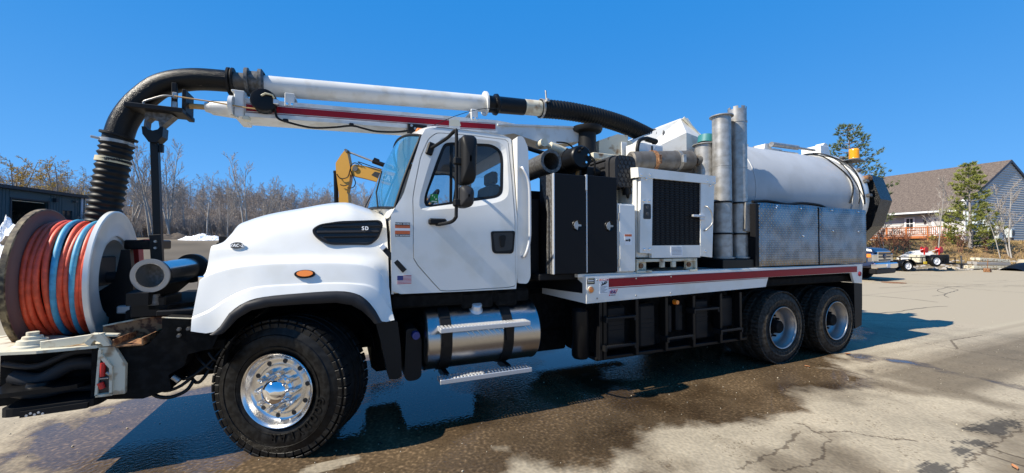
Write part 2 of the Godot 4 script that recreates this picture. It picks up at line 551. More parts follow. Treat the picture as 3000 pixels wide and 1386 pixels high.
func hood(t: Node) -> void:
	# eleven stations from the nose to the cowl, nine lines from the crown to the wheel arch; mirrored about the centre line
	var yt := [1.80, 1.885, 1.925, 1.965, 2.01, 2.06, 2.115, 2.14, 2.115, 2.085, 2.06, 2.045]
	var xt := [-0.50, -0.45, -0.38, -0.29, -0.15, 0.06, 0.28, 0.47, 0.585, 0.68, 0.77, 0.83]
	var p8 := v2([-0.575, 1.065, -0.435, 1.047, -0.334, 1.187, -0.241, 1.259, -0.12, 1.295, 0.135, 1.312, 0.407, 1.317, 0.551, 1.29, 0.64, 1.23, 0.716, 1.13, 0.768, 1.035, 0.872, 1.04])
	var p7 := v2([-0.585, 1.16, -0.48, 1.21, -0.375, 1.285, -0.256, 1.348, -0.133, 1.377, 0.14, 1.384, 0.4, 1.384, 0.552, 1.372, 0.67, 1.35, 0.76, 1.29, 0.81, 1.2, 0.855, 1.12])
	var p6 := v2([-0.565, 1.44, -0.50, 1.475, -0.40, 1.51, -0.28, 1.533, -0.147, 1.546, 0.1, 1.551, 0.35, 1.549, 0.552, 1.537, 0.67, 1.512, 0.75, 1.46, 0.80, 1.39, 0.836, 1.32])
	var xa := [-0.56, -0.50, -0.40, -0.28, -0.147, 0.1, 0.35, 0.552, 0.67, 0.75, 0.80, 0.836]
	var y5 := [1.50, 1.53, 1.565, 1.588, 1.60, 1.606, 1.606, 1.60, 1.592, 1.582, 1.575, 1.565]
	var lines: Array = []
	for i in 12:
		var u := float(i) / 11.0
		var pin := lerpf(0.10, 0.0, minf(u * 1.6, 1.0))   # the nose is narrower
		var T: float = yt[i]
		var row: Array = [
			Vector3(xt[i] - 0.06 * (1.0 - u), T + 0.035, -1.22), Vector3(xt[i] - 0.02 * (1.0 - u), T + 0.01, -0.85), Vector3(xt[i], T - 0.055, -0.52 - pin), Vector3(lerpf(xt[i], xa[i], 0.4), lerpf(T - 0.17, 1.84, 0.25), -0.36 - pin),
			Vector3(lerpf(xt[i], xa[i], 0.8), 1.69, -0.255 - pin), Vector3(xa[i], y5[i], -0.205 - pin * 0.9),
			Vector3(lerpf(p6[i].x, xa[i], 0.16), lerpf(p6[i].y, y5[i], 0.16), lerpf(-0.12, -0.205, 0.16) - pin * 0.55), Vector3(p6[i].x, p6[i].y, -0.12 - pin * 0.5), Vector3(p6[i].x * 0.85 + p7[i].x * 0.15, p6[i].y - 0.022, -0.105 - pin * 0.5), Vector3(lerpf(p7[i].x, p6[i].x, 0.12), lerpf(p7[i].y, p6[i].y, 0.12), -0.058 - pin * 0.3), Vector3(p7[i].x, p7[i].y, -0.048 - pin * 0.3), Vector3(lerpf(p7[i].x, p8[i].x, 0.08), lerpf(p7[i].y, p8[i].y, 0.08), -0.038 - pin * 0.3), Vector3(p7[i].x * 0.8 + p8[i].x * 0.2, p7[i].y * 0.8 + p8[i].y * 0.2, -0.03 - pin * 0.3), Vector3(p8[i].x, p8[i].y, 0.0 - pin * 0.2)]
		lines.append(row)
	# refine across and along
	var fine: Array = []
	for i in 12:
		fine.append(spline(lines[i], 4))
	var rows: Array = []
	var n: int = fine[0].size()
	var cols: Array = []
	for k in n:
		var c: Array = []
		for i in 12:
			c.append(fine[i][k])
		cols.append(spline(c, 3))
	var b := MB.new()
	for side in 2:
		rows.clear()
		for c: Array in cols:
			var r := PackedVector3Array()
			for p: Vector3 in c:
				r.append(p if side == 0 else Vector3(p.x, p.y, -2.44 - p.z))
			rows.append(r)
		b.grid(rows, Vector3(0, 1, 0.6 if side == 0 else -0.6))
		# return flange along the rear edge and the wheel arch, so the panel has a thickness
		var m: int = cols[0].size()
		for k in cols.size() - 1:
			var p: Vector3 = rows[k][m - 1]
			var q: Vector3 = rows[k + 1][m - 1]
			var inw := Vector3(-0.0, -0.02, -0.05 if side == 0 else 0.05)
			b.flat4(p, q, q + inw, p + inw, Vector3.RIGHT)
	var o := part("hood", b, M.white_paint, t)
	# closed nose with the grille, facing forward
	b = MB.new()
	for side in 2:
		for k in cols.size() - 1:
			var p: Vector3 = cols[k][0]
			var q: Vector3 = cols[k + 1][0]
			if side == 1:
				p.z = -2.44 - p.z
				q.z = -2.44 - q.z
			b.flat4(p, q, Vector3(q.x + 0.02, maxf(q.y - 0.05, 1.1), lerpf(q.z, -1.22, 0.3)), Vector3(p.x + 0.02, maxf(p.y - 0.05, 1.1), lerpf(p.z, -1.22, 0.3)), Vector3.LEFT)
	part("nose_surround", b, M.white_paint, o)
	b = MB.new()
	b.bx(-0.56, -0.50, 1.10, 1.78, -1.85, -0.59)
	for i in 9:
		b.bx(-0.58, -0.555, 1.14 + i * 0.07, 1.165 + i * 0.07, -1.83, -0.61)
	part("front_grille", b, M.black_plastic, o)
	b = MB.new()
	b.bx(-0.58, -0.52, 1.22, 1.46, -0.42, -0.16)
	part("headlight", b, M.chrome, o)
	b = MB.new()
	b.bx(-0.58, -0.52, 1.22, 1.46, -2.28, -2.02)
	part("headlight", b, M.chrome, o)
	# black flare round each wheel arch
	var outer := v2([-0.455, 1.035, -0.40, 1.075, -0.334, 1.187, -0.241, 1.259, -0.12, 1.295, 0.135, 1.312, 0.407, 1.317, 0.551, 1.29, 0.64, 1.23, 0.716, 1.13, 0.768, 1.03])
	var inner := v2([-0.375, 1.035, -0.345, 1.065, -0.285, 1.14, -0.19, 1.20, -0.06, 1.222, 0.16, 1.226, 0.40, 1.224, 0.52, 1.196, 0.60, 1.145, 0.672, 1.07, 0.705, 1.025])
	for side in 2:
		b = MB.new()
		var grid_rows: Array = [PackedVector3Array(), PackedVector3Array(), PackedVector3Array(), PackedVector3Array(), PackedVector3Array(), PackedVector3Array()]
		for i in outer.size():
			var q: Vector2 = outer[i]
			var p: Vector2 = inner[i]
			var mid := q.lerp(p, 0.35)
			var zz := [[q, -0.02], [q, 0.012], [mid, 0.035], [p, 0.028], [p, -0.03], [p.lerp(q, 0.1), -0.10]]
			for k in 6:
				var z: float = zz[k][1]
				var w: Vector2 = zz[k][0]
				grid_rows[k].append(Vector3(w.x, w.y, z if side == 0 else -2.44 - z))
		b.grid(grid_rows, Vector3(0, 0, 1 if side == 0 else -1))
		part("fender_flare", b, M.flare_plastic, o)
	# inner wheel housings keep the daylight out of the engine bay
	for side in 2:
		b = MB.new()
		var rr: Array = [PackedVector3Array(), PackedVector3Array()]
		for i in 15:
			var a := PI * i / 14.0
			for k in 2:
				var z := -0.10 if k == 0 else -0.72
				rr[k].append(Vector3(0.16 - cos(a) * 0.56, 0.75 + sin(a) * 0.47, z if side == 0 else -2.44 - z))
		b.grid(rr, Vector3.DOWN)
		part("wheel_housing", b, M.underbody, o)
	# air intake vent in the hood side
	b = MB.new()
	var vent := rounded(v2([0.185, 1.83, 0.25, 1.885, 0.42, 1.918, 0.77, 1.938, 0.80, 1.89, 0.755, 1.765, 0.68, 1.70, 0.34, 1.706, 0.24, 1.755]), 0.04)
	var ez := Vector3(0.0, 0.28, 0.96).normalized()
	var ey := Vector3(0, 0.96, -0.28).normalized()
	var org := Vector3(0, 1.70 - 1.70 * ey.y, -0.268)
	var loc := func(q: Vector2) -> Vector3: return Vector3(q.x, 1.70, -0.262) + ey * ((q.y - 1.70) / ey.y)
	var cen := Vector2(0.5, 1.82)
	var ring_n := vent.size()
	for i in ring_n:
		var p: Vector2 = vent[i]
		var q: Vector2 = vent[(i + 1) % ring_n]
		var pi_ := p + (cen - p).normalized() * 0.022
		var qi := q + (cen - q).normalized() * 0.022
		var A: Vector3 = loc.call(p)
		var B: Vector3 = loc.call(q)
		var C: Vector3 = loc.call(qi)
		var D: Vector3 = loc.call(pi_)
		var up := ez * 0.014
		b.flat4(A + up, B + up, C + up, D + up, ez)
		b.flat4(A - ez * 0.03, B - ez * 0.03, B + up, A + up, (A - loc.call(cen)))
		b.flat4(D - ez * 0.03, C - ez * 0.03, C + up, D + up, (loc.call(cen) - A))
	var vn := part("air_vent", b, M.black_plastic, o)
	b = MB.new()
	for i in ring_n:
		var A: Vector3 = loc.call(vent[i])
		var B: Vector3 = loc.call(vent[(i + 1) % ring_n])
		b.flat3(A + ez * 0.002, B + ez * 0.002, loc.call(cen) + ez * 0.002, ez)
	part("vent_backing", b, M.ink, vn)
	for i in 3:
		b = MB.new()
		var y: float = [1.77, 1.815, 1.865][i]
		var x0: float = [0.29, 0.235, 0.28][i]
		b.bar(loc.call(Vector2(x0, y)) + ez * 0.012, loc.call(Vector2(0.735 + i * 0.02, y + 0.012)) + ez * 0.012, 0.012, 0.014 if i != 1 else 0.02, ey)
		part("slat", b, M.flare_plastic if i == 1 else M.black_plastic, vn)
	label3("badge", "SD", 0.036, loc.call(Vector2(0.635, 1.848)) + ez * 0.03, M.decal_white, vn, Basis(Vector3.RIGHT, ey, ez), 0.006)
	# oval VAC-2 badge
	b = MB.new()
	var hit := Vector3(0, 0, -9)
	var hn := Vector3.BACK
	var nearest := 1e9
	for k in range(1, cols.size() - 1):
		for i in range(1, cols[0].size() - 1):
			var p: Vector3 = cols[k][i]
			var dd := Vector2(p.x + 0.372, p.y - 1.677).length()
			if dd < nearest:
				nearest = dd
				hit = p
				hn = (cols[k + 1][i] - cols[k - 1][i]).cross(cols[k][i + 1] - cols[k][i - 1]).normalized()
	if hn.z < 0.0:
		hn = -hn
	var e2: Array = []
	for i in 28:
		e2.append(Vector2(cos(TAU * i / 28) * 0.053, sin(TAU * i / 28) * 0.032))
	var nb := Vector3(hn.x, minf(hn.y, 0.30), hn.z).normalized()
	var rb := Vector3.UP.cross(nb).normalized()
	var ub := nb.cross(rb)
	var at := hit + hn * 0.010
	b.prism(e2, at, rb, ub, nb * 0.006)
	var bd := part("badge", b, M.decal_white, o)
	b = MB.new()
	var e3: Array = []
	for q: Vector2 in e2:
		e3.append(q * Vector2(0.95, 0.92))
	b.prism(e3, at + nb * 0.005, rb, ub, nb * 0.003)
	part("badge_face", b, M.ink, bd)
	label3("lettering", "VAC-2", 0.027, at + nb * 0.0095, M.decal_white, bd, Basis(rb, ub, nb))
	# amber marker lamp on the fender
	b = MB.new()
	var mc := Vector3(0.162, 1.458, -0.085)
	var mn := Vector3(0, 0.38, 0.92).normalized()
	for k in 2:
		b = MB.new()
		var el: Array = []
		var rx: float = [0.078, 0.060][k]
		for i in 28:
			el.append(Vector2(cos(TAU * i / 28) * rx, sin(TAU * i / 28) * rx * 0.44))
		b.prism(el, mc + mn * (0.012 * k), Vector3.RIGHT, mn.cross(Vector3.RIGHT), mn * 0.016)
		part("marker_lamp_base" if k == 0 else "marker_lamp", b, M.black_plastic if k == 0 else M.amber, o)
	# rubber hood strap
	b = MB.new()
	b.bar(Vector3(0.785, 1.68, -0.165), Vector3(0.975, 1.46, -0.125), 0.014, 0.046, Vector3(0.755, 0.65, 0), 0.006)
	var st := part("hood_latch", b, M.rubber, o)
	b = MB.new()
	b.bar(Vector3(0.768, 1.70, -0.17), Vector3(0.80, 1.665, -0.16), 0.02, 0.05, Vector3(0.755, 0.65, 0), 0.006)
	part("latch_anchor", b, M.step_metal, st)

func zs(y: float) -> float:
	# the cab's side leans in above the belt line
	var t := maxf(0.0, y - 1.84)
	return -0.135 - 0.17 * (t * t / 0.44 if t < 0.22 else t - 0.11)

func side_strip(b: MB, p0: Vector2, p1: Vector2, q1: Vector2, q0: Vector2, dz: float, side: int, n := 9) -> void:
	# a strip of the cab's curved side between two edges, with its true normals
	for k in n:
		var c: Array = []
		var m: Array = []
		for e: Vector2 in [p0.lerp(q0, float(k) / n), p1.lerp(q1, float(k) / n), p1.lerp(q1, float(k + 1) / n), p0.lerp(q0, float(k + 1) / n)]:
			var z := zs(e.y) + dz
			var sl := (zs(e.y + 0.01) - zs(e.y - 0.01)) / 0.02
			c.append(Vector3(e.x, e.y, z if side == 0 else -2.44 - z))
			m.append(Vector3(0, -sl, 1.0 if side == 0 else -1.0).normalized())
		b.t3(c[0], c[1], c[2], m[0], m[1], m[2])
		b.t3(c[0], c[2], c[3], m[0], m[2], m[3])

func cab(t: Node) -> void:
	var outline := v2([0.86, 1.25, 0.855, 1.6, 0.845, 1.93, 0.86, 2.03, 0.895, 2.06, 0.963, 2.17, 1.06, 2.50, 1.147, 2.78, 1.19, 2.86, 1.26, 2.885, 1.68, 2.895, 2.05, 2.89, 2.115, 2.86, 2.118, 2.4, 2.122, 1.245, 1.6, 1.244])
	var win := rounded(v2([1.16, 2.06, 1.16, 2.165, 1.29, 2.53, 1.37, 2.73, 1.45, 2.752, 1.90, 2.78, 2.00, 2.72, 2.015, 2.62, 1.985, 2.25, 1.92, 2.195]), 0.06, 3)
	var cw := Vector2(1.62, 2.42)
	var N := 96
	var shell := MB.new()
	var door := MB.new()
	var edge := rounded(v2([1.05, 1.57, 1.047, 2.15, 1.069, 2.277, 1.129, 2.563, 1.214, 2.762, 1.30, 2.835, 1.68, 2.85, 2.08, 2.845, 2.095, 2.4, 2.10, 1.26, 1.312, 1.252, 1.085, 1.515]), 0.03, 3)
	for side in 2:
		var sg := 1.0 if side == 0 else -1.0
		var w := func(q: Vector2, dz: float) -> Vector3:
			var z := zs(q.y) + dz
			return Vector3(q.x, q.y, z if side == 0 else -2.44 - z)
		for i in N:
			var a0 := TAU * i / N
			var a1 := TAU * (i + 1) / N
			var o0 := ray_poly(outline, cw, a0)
			var o1 := ray_poly(outline, cw, a1)
			var d0 := ray_poly(edge, cw, a0)
			var d1 := ray_poly(edge, cw, a1)
			var w0 := ray_poly(win, cw, a0)
			var w1 := ray_poly(win, cw, a1)
			var out := Vector3(0, 0.1, sg)
			# body side outside the door, with a dark seam 8 mm wide that is a real gap
			side_strip(shell, o0, o1, d1, d0, 0.0, side, 3)
			shell.flat4(w.call(d0, 0.0), w.call(d1, 0.0), w.call(d1, -0.03), w.call(d0, -0.03), w.call(cw, 0.0) - w.call(d0, 0.0))
			shell.flat4(w.call(d0, -0.03), w.call(d1, -0.03), w.call(d1.lerp(w1, 0.15), -0.03), w.call(d0.lerp(w0, 0.15), -0.03), out)
			var e0 := d0 + (cw - d0).normalized() * 0.009
			var e1 := d1 + (cw - d1).normalized() * 0.009
			if side == 1:
				side_strip(shell, e0, e1, w1, w0, 0.002, side)
				continue
			# door skin in two rings: a shallow recess runs round the window
			var m0 := w0 + (e0 - w0).normalized() * minf(0.06, (e0 - w0).length() * 0.6)
			var m1 := w1 + (e1 - w1).normalized() * minf(0.06, (e1 - w1).length() * 0.6)
			side_strip(door, e0, e1, m1, m0, 0.003, 0)
			door.flat4(w.call(m0, 0.003), w.call(m1, 0.003), w.call(w1, -0.018), w.call(w0, -0.018), out)
			door.flat4(w.call(e0, 0.003), w.call(e1, 0.003), w.call(e1, -0.03), w.call(e0, -0.03), w.call(e0, 0) - w.call(cw, 0))
			door.flat4(w.call(w0, -0.018), w.call(w1, -0.018), w.call(w1, -0.06), w.call(w0, -0.06), w.call(cw, 0) - w.call(w0, 0))
			door.flat4(w.call(e0, -0.055), w.call(e1, -0.055), w.call(w1, -0.06), w.call(w0, -0.06), -out)
	# roof, crowned across and falling to the windscreen
	var rows: Array = []
	for i in 13:
		var row := PackedVector3Array()
		for k in 15:
			var u := float(k) / 14.0 * 2.0 - 1.0
			var x := lerpf(1.147 - 0.10 * (1.0 - u * u), 2.115, float(i) / 12.0)
			var f := float(i) / 12.0
			var side_y := 2.78 + 0.115 * (1.0 - pow(1.0 - minf(f * 5.0, 1.0), 2.0)) - 0.02 * pow(f, 6.0)
			var crown := 0.115 * (1.0 - pow(absf(u), 3.0))
			row.append(Vector3(x, side_y + crown, -1.22 - u * (1.22 + zs(2.86) )))
		rows.append(row)
	shell.grid(rows, Vector3.UP)
	# rear wall with the back window left open for its pane
	var rw := rounded(v2([-1.75, 2.30, -1.75, 2.66, -0.50, 2.66, -0.50, 2.30]), 0.06)
	var rc := Vector2(-1.22, 2.46)
	var ro := v2([-2.305, 1.25, -2.305, 1.95, -2.15, 2.87, -1.9, 2.95, -1.22, 2.99, -0.54, 2.95, -0.29, 2.87, -0.135, 1.95, -0.135, 1.25])
	for i in 64:
		var a0 := TAU * i / 64.0
		var a1 := TAU * (i + 1) / 64.0
		var p := ray_poly(ro, rc, a0)
		var q := ray_poly(ro, rc, a1)
		var p2 := ray_poly(rw, rc, a0)
		var q2 := ray_poly(rw, rc, a1)
		shell.flat4(Vector3(2.118, p.y, p.x), Vector3(2.118, q.y, q.x), Vector3(2.118, q2.y, q2.x), Vector3(2.118, p2.y, p2.x), Vector3.RIGHT)
	# cowl below the windscreen and firewall
	rows = []
	for i in 3:
		var row := PackedVector3Array()
		for k in 15:
			var u := float(k) / 14.0 * 2.0 - 1.0
			var f := i / 2.0
			row.append(Vector3(lerpf(0.84, 0.885 - 0.16 * (1.0 - u * u), f), lerpf(1.96, 2.045 + 0.06 * (1.0 - u * u), f), -1.22 - u * (1.22 + zs(2.0))))
		rows.append(row)
	shell.grid(rows, Vector3.UP)
	shell.bx(0.86, 0.88, 1.25, 1.97, -2.29, -0.15, 0)
	shell.bx(0.87, 2.11, 1.255, 1.275, -2.27, -0.17, 0)
	var c := part("cab", shell, M.white_paint, t)
	var d := part("door", door, M.white_paint, t)
	# window glass and its rubber frame
	for side in 2:
		var g := MB.new()
		var fr := MB.new()
		for i in N:
			var w0 := ray_poly(win, cw, TAU * i / N)
			var w1 := ray_poly(win, cw, TAU * (i + 1) / N)
			var z0 := zs(w0.y) - 0.03
			var z1 := zs(w1.y) - 0.03
			var zc := zs(cw.y) - 0.03
			var i0 := w0 + (cw - w0).normalized() * 0.032
			var i1 := w1 + (cw - w1).normalized() * 0.032
			if side == 0:
				g.flat3(Vector3(w0.x, w0.y, z0), Vector3(w1.x, w1.y, z1), Vector3(cw.x, cw.y, zc), Vector3.BACK)
				fr.flat4(Vector3(w0.x, w0.y, z0 + 0.014), Vector3(w1.x, w1.y, z1 + 0.014), Vector3(i1.x, i1.y, z1 + 0.006), Vector3(i0.x, i0.y, z0 + 0.006), Vector3.BACK)
			else:
				g.flat3(Vector3(w0.x, w0.y, -2.44 - z0), Vector3(w1.x, w1.y, -2.44 - z1), Vector3(cw.x, cw.y, -2.44 - zc), Vector3.FORWARD)
				fr.flat4(Vector3(w0.x, w0.y, -2.45 - z0), Vector3(w1.x, w1.y, -2.45 - z1), Vector3(i1.x, i1.y, -2.44 - z1), Vector3(i0.x, i0.y, -2.44 - z0), Vector3.FORWARD)
		if side == 0:
			fr.bar(Vector3(1.42, 2.07, zs(2.07) - 0.026), Vector3(1.455, 2.75, zs(2.75) - 0.026), 0.01, 0.03, Vector3.RIGHT)
		part("side_window", g, M.glass, d if side == 0 else c)
		part("window_seal", fr, M.rubber, d if side == 0 else c)
	var g2 := MB.new()
	for i in 64:
		var p2 := ray_poly(rw, rc, TAU * i / 64.0)
		var q2 := ray_poly(rw, rc, TAU * (i + 1) / 64.0)
		g2.flat3(Vector3(2.11, p2.y, p2.x), Vector3(2.11, q2.y, q2.x), Vector3(2.11, rc.y, rc.x), Vector3.RIGHT)
	part("rear_window", g2, M.glass, c)
	# curved windscreen
	var ws := func(u: float, v: float) -> Vector3:
		# u across from -1 (left side) to 1, v up
		var bul := 1.0 - pow(absf(u), 2.2)
		var x := lerpf(0.885 - 0.20 * bul, 1.147 - 0.14 * bul, v) - 0.03 * sin(PI * v) * (0.4 + 0.6 * bul)
		var y := lerpf(2.045 + 0.05 * bul, 2.785 + 0.13 * bul, v)
		return Vector3(x, y, -1.22 + u * -1.0 * (1.22 + zs(y)) * 0.985)
	rows = []
	for i in 11:
		var row := PackedVector3Array()
		for k in 25:
			row.append(ws.call(k / 12.0 - 1.0, i / 10.0))
		rows.append(row)
	var gl := MB.new()
	gl.grid(rows, Vector3(-1, 0.4, 0))
	var wsn := part("windshield", gl, M.windscreen_glass, c)
	var seal := MB.new()
	var path: Array = []
	for i in 25: path.append(ws.call(i / 12.0 - 1.0, 0.0))
	for i in range(1, 11): path.append(ws.call(1.0, i / 10.0))
	for i in range(23, -1, -1): path.append(ws.call(i / 12.0 - 1.0, 1.0))
	for i in range(9, -1, -1): path.append(ws.call(-1.0, i / 10.0))
	seal.tube(path, 0.016, 6, false)
	part("windshield_seal", seal, M.rubber, wsn)
	var wb := MB.new()
	for s: float in [-0.75, 0.15]:
		wb.tube([ws.call(s, -0.02) + Vector3(-0.03, 0.02, 0), ws.call(s + 0.2, 0.18) + Vector3(-0.025, 0.02, 0), ws.call(s + 0.35, 0.5) + Vector3(-0.02, 0.01, 0)], 0.008, 6)
		part("wiper", wb, M.black_plastic, wsn)
		wb = MB.new()
	# inside the cab
	var ins := MB.new()
	ins.bx(0.90, 1.13, 1.95, 2.06, -2.18, -0.25, 0.02)
	ins.bx(0.90, 1.08, 1.30, 1.95, -2.2, -0.22, 0.02)
	part("dashboard", ins, M.dash_grey, c)
	ins = MB.new()
	ins.bx(2.085, 2.105, 1.28, 2.28, -2.2, -0.24, 0.0)
	ins.bx(1.3, 2.09, 2.80, 2.815, -2.12, -0.32, 0.0)
	ins.bx(0.95, 2.1, 1.28, 1.30, -2.2, -0.24, 0.0)
	part("cab_lining", ins, M.dash_grey, c)
	for z: float in [-0.66, -1.80]:
		var s := MB.new()
		s.bx(1.50, 1.98, 1.62, 1.78, z - 0.24, z + 0.24, 0.05)
		s.box(Vector3(1.96, 2.07, z), Vector3(0.13, 0.62, 0.48), Basis(Vector3.BACK, -0.12), 0.05)
		s.bx(1.97, 2.06, 2.40, 2.54, z - 0.13, z + 0.13, 0.04)
		part("seat", s, M.seat_cloth, c)
	var sw := MB.new()
	var ring: Array = []
	var sc := Vector3(1.27, 2.10, -0.66)
	for i in 25:
		var a := TAU * i / 24.0
		ring.append(sc + Vector3(0.12 * sin(a) * 1.0, 0.20 * sin(a), 0.23 * cos(a)))
	sw.tube(ring, 0.017, 8, false)
	sw.cyl(sc + Vector3(-0.06, 0.03, 0) * 0.2, sc + Vector3(-0.2, -0.25, 0), 0.03, 0.03, 8)
	sw.bar(sc + Vector3(0, 0, -0.22), sc + Vector3(0, 0, 0.22), 0.03, 0.03)
	part("steering_wheel", sw, M.black_plastic, c)
	# sun sensor sticker with the letters F T A inside the side window
	var stk := MB.new()
	stk.bx(1.222, 1.296, 2.117, 2.198, zs(2.15) - 0.024, zs(2.15) - 0.021, 0.0)
	var sk := part("window_sticker", stk, M.sticker_green, d)
	for i in 3:
		label3("lettering", "FTA"[i], 0.016, Vector3(1.243 + i * 0.017, 2.182 - i * 0.016, zs(2.15) - 0.019), M.decal_white, sk)
	var bar := MB.new()
	bar.bx(1.232, 1.286, 2.124, 2.131, zs(2.15) - 0.0215, zs(2.15) - 0.0195, 0.0)
	part("printed_line", bar, M.decal_white, sk)
	# door handle recess
	var hb := MB.new()
	hb.prism(rounded(v2([1.822, 1.842, 2.09, 1.85, 2.075, 1.635, 2.05, 1.612, 1.865, 1.614, 1.838, 1.64]), 0.025), Vector3(0, 0, -0.136), Vector3.RIGHT, Vector3.UP, Vector3(0, 0, 0.014))
	var hn := part("door_handle", hb, M.black_paint, d)
	hb = MB.new()
	hb.prism(rounded(v2([1.845, 1.825, 2.065, 1.832, 2.055, 1.65, 1.87, 1.635]), 0.03), Vector3(0, 0, -0.1225), Vector3.RIGHT, Vector3.UP, Vector3(0, 0, 0.002))
	part("handle_cup", hb, M.ink, hn)
	hb = MB.new()
	hb.prism(rounded(v2([1.91, 1.80, 1.985, 1.805, 1.965, 1.68, 1.93, 1.675]), 0.03), Vector3(0, 0, -0.120), Vector3.RIGHT, Vector3.UP, Vector3(0, 0, 0.012))
	part("handle_lever", hb, M.black_paint, hn)
	# decals on the cowl side
	var zc := zs(1.85) + 0.002
	var dc := MB.new()
	dc.bx(0.887, 1.022, 1.780, 1.911, zc - 0.003, zc, 0.0)
	var dn := part("decal", dc, M.ink, c)
	for k in 3:
		dc = MB.new()
		var y0: float = [1.858, 1.835, 1.804][k]
		var y1: float = [1.884, 1.858, 1.835][k]
		dc.bx(0.887, 1.022, y0, y1, zc - 0.001, zc + 0.0015, 0.0)
		part("decal_stripe", dc, [M.orange_decal, M.decal_white, M.orange_decal][k], dn)
	label3("lettering", "PUBLIC WORKS", 0.014, Vector3(0.9545, 1.898, zc + 0.0015), M.decal_white, dn)
	label3("lettering", "FIRST RESPONDER", 0.0125, Vector3(0.9545, 1.791, zc + 0.0015), M.decal_white, dn)
	# flag: stripes and canton
	zc = zs(1.38) + 0.002
	dc = MB.new()
	dc.bx(0.908, 1.037, 1.342, 1.420, zc - 0.003, zc, 0.0)
	dn = part("flag_decal", dc, M.decal_white, c)
	for k in 7:
		dc = MB.new()
		dc.bx(0.908 if k > 3 else 0.962, 1.037, 1.414 - k * 0.012, 1.420 - k * 0.012, zc - 0.001, zc + 0.0012, 0.0)
		part("stripe", dc, M.flag_red, dn)
	dc = MB.new()
	dc.bx(0.908, 0.962, 1.376, 1.420, zc - 0.001, zc + 0.0018, 0.0)
	part("canton", dc, M.flag_blue, dn)
	# mirror on its C-shaped arm
	var mr := MB.new()
	mr.tube(spline([Vector3(1.235, 2.655, -0.24), Vector3(1.33, 2.70, 0.02), Vector3(1.378, 2.745, 0.135), Vector3(1.388, 2.70, 0.15), Vector3(1.388, 2.35, 0.15), Vector3(1.388, 2.0, 0.15), Vector3(1.383, 1.95, 0.145), Vector3(1.36, 1.915, 0.08), Vector3(1.30, 1.90, -0.06), Vector3(1.27, 1.90, -0.13)], 5), 0.0165, 10)
	var mn := part("mirror_arm", mr, M.black_plastic, t)
	mr = MB.new()
	mr.box(Vector3(1.228, 2.65, -0.245), Vector3(0.07, 0.13, 0.05), Basis(Vector3.BACK, -0.3), 0.02)
	part("arm_mount", mr, M.black_plastic, mn)
	mr = MB.new()
	mr.bx(1.19, 1.36, 1.895, 1.955, -0.145, -0.085, 0.02)
	part("arm_mount", mr, M.black_plastic, mn)
	for y: float in [2.465, 2.085]:
		mr = MB.new()
		mr.bx(1.36, 1.45, y - 0.035, y + 0.035, 0.12, 0.18, 0.012)
		part("arm_clamp", mr, M.black_plastic, mn)
	for k in 2:
		mr = MB.new()
		var poly: Array = rounded(v2([1.425, 2.255, 1.425, 2.67, 1.445, 2.705, 1.545, 2.712, 1.575, 2.68, 1.565, 2.31, 1.535, 2.262]), 0.035) if k == 0 else rounded(v2([1.415, 2.045, 1.415, 2.225, 1.45, 2.245, 1.525, 2.235, 1.548, 2.195, 1.543, 2.075, 1.505, 2.043]), 0.035)
		# housing domed towards the front
		var cc := Vector2(1.495, 2.48) if k == 0 else Vector2(1.48, 2.145)
		var rr: Array = []
		for s in 6:
			var f := float(s) / 5.0
			var row := PackedVector3Array()
			for q: Vector2 in poly + [poly[0]]:
				var e: Vector2 = cc + (q - cc) * cos(f * 1.45)
				row.append(Vector3(e.x - 0.0, e.y, 0.17 + 0.075 * sin(f * 1.45)))
			rr.append(row)
		mr.grid(rr, Vector3.BACK)
		mr.prism(poly, Vector3(0, 0, 0.06), Vector3.RIGHT, Vector3.UP, Vector3(0, 0, 0.11))
		part("mirror_housing", mr, M.black_plastic if k == 0 else M.flare_plastic, mn)
	# chrome grab rail and corner trim behind the door
	var gb := MB.new()
	gb.side_prism(rounded(v2([2.13, 1.30, 2.13, 2.86, 2.20, 2.86, 2.255, 2.75, 2.275, 2.3, 2.285, 1.36, 2.25, 1.29]), 0.03), -0.32, -0.155)
	var gn_ := part("cab_fairing", gb, M.white_paint, t)
	gb = MB.new()
	gb.tube(spline([Vector3(2.175, 2.52, -0.15), Vector3(2.18, 2.50, -0.11), Vector3(2.235, 2.35, -0.09), Vector3(2.245, 2.0, -0.09), Vector3(2.24, 1.75, -0.09), Vector3(2.20, 1.60, -0.10), Vector3(2.19, 1.575, -0.15)], 4), 0.016, 8)
	part("grab_rail", gb, M.step_metal, gn_)
	# amber roof lamp and thin aerial
	gb = MB.new()
	gb.box(Vector3(1.20, 2.925, -0.62), Vector3(0.10, 0.045, 0.09), Basis.IDENTITY, 0.018)
	part("roof_lamp", gb, M.amber, c)
	gb = MB.new()
	gb.tube(spline([Vector3(1.20, 2.90, -0.50), Vector3(1.55, 3.10, -0.50), Vector3(1.85, 3.22, -0.50), Vector3(2.05, 3.25, -0.50)], 5), 0.0035, 5)
	part("aerial", gb, M.black_plastic, c)

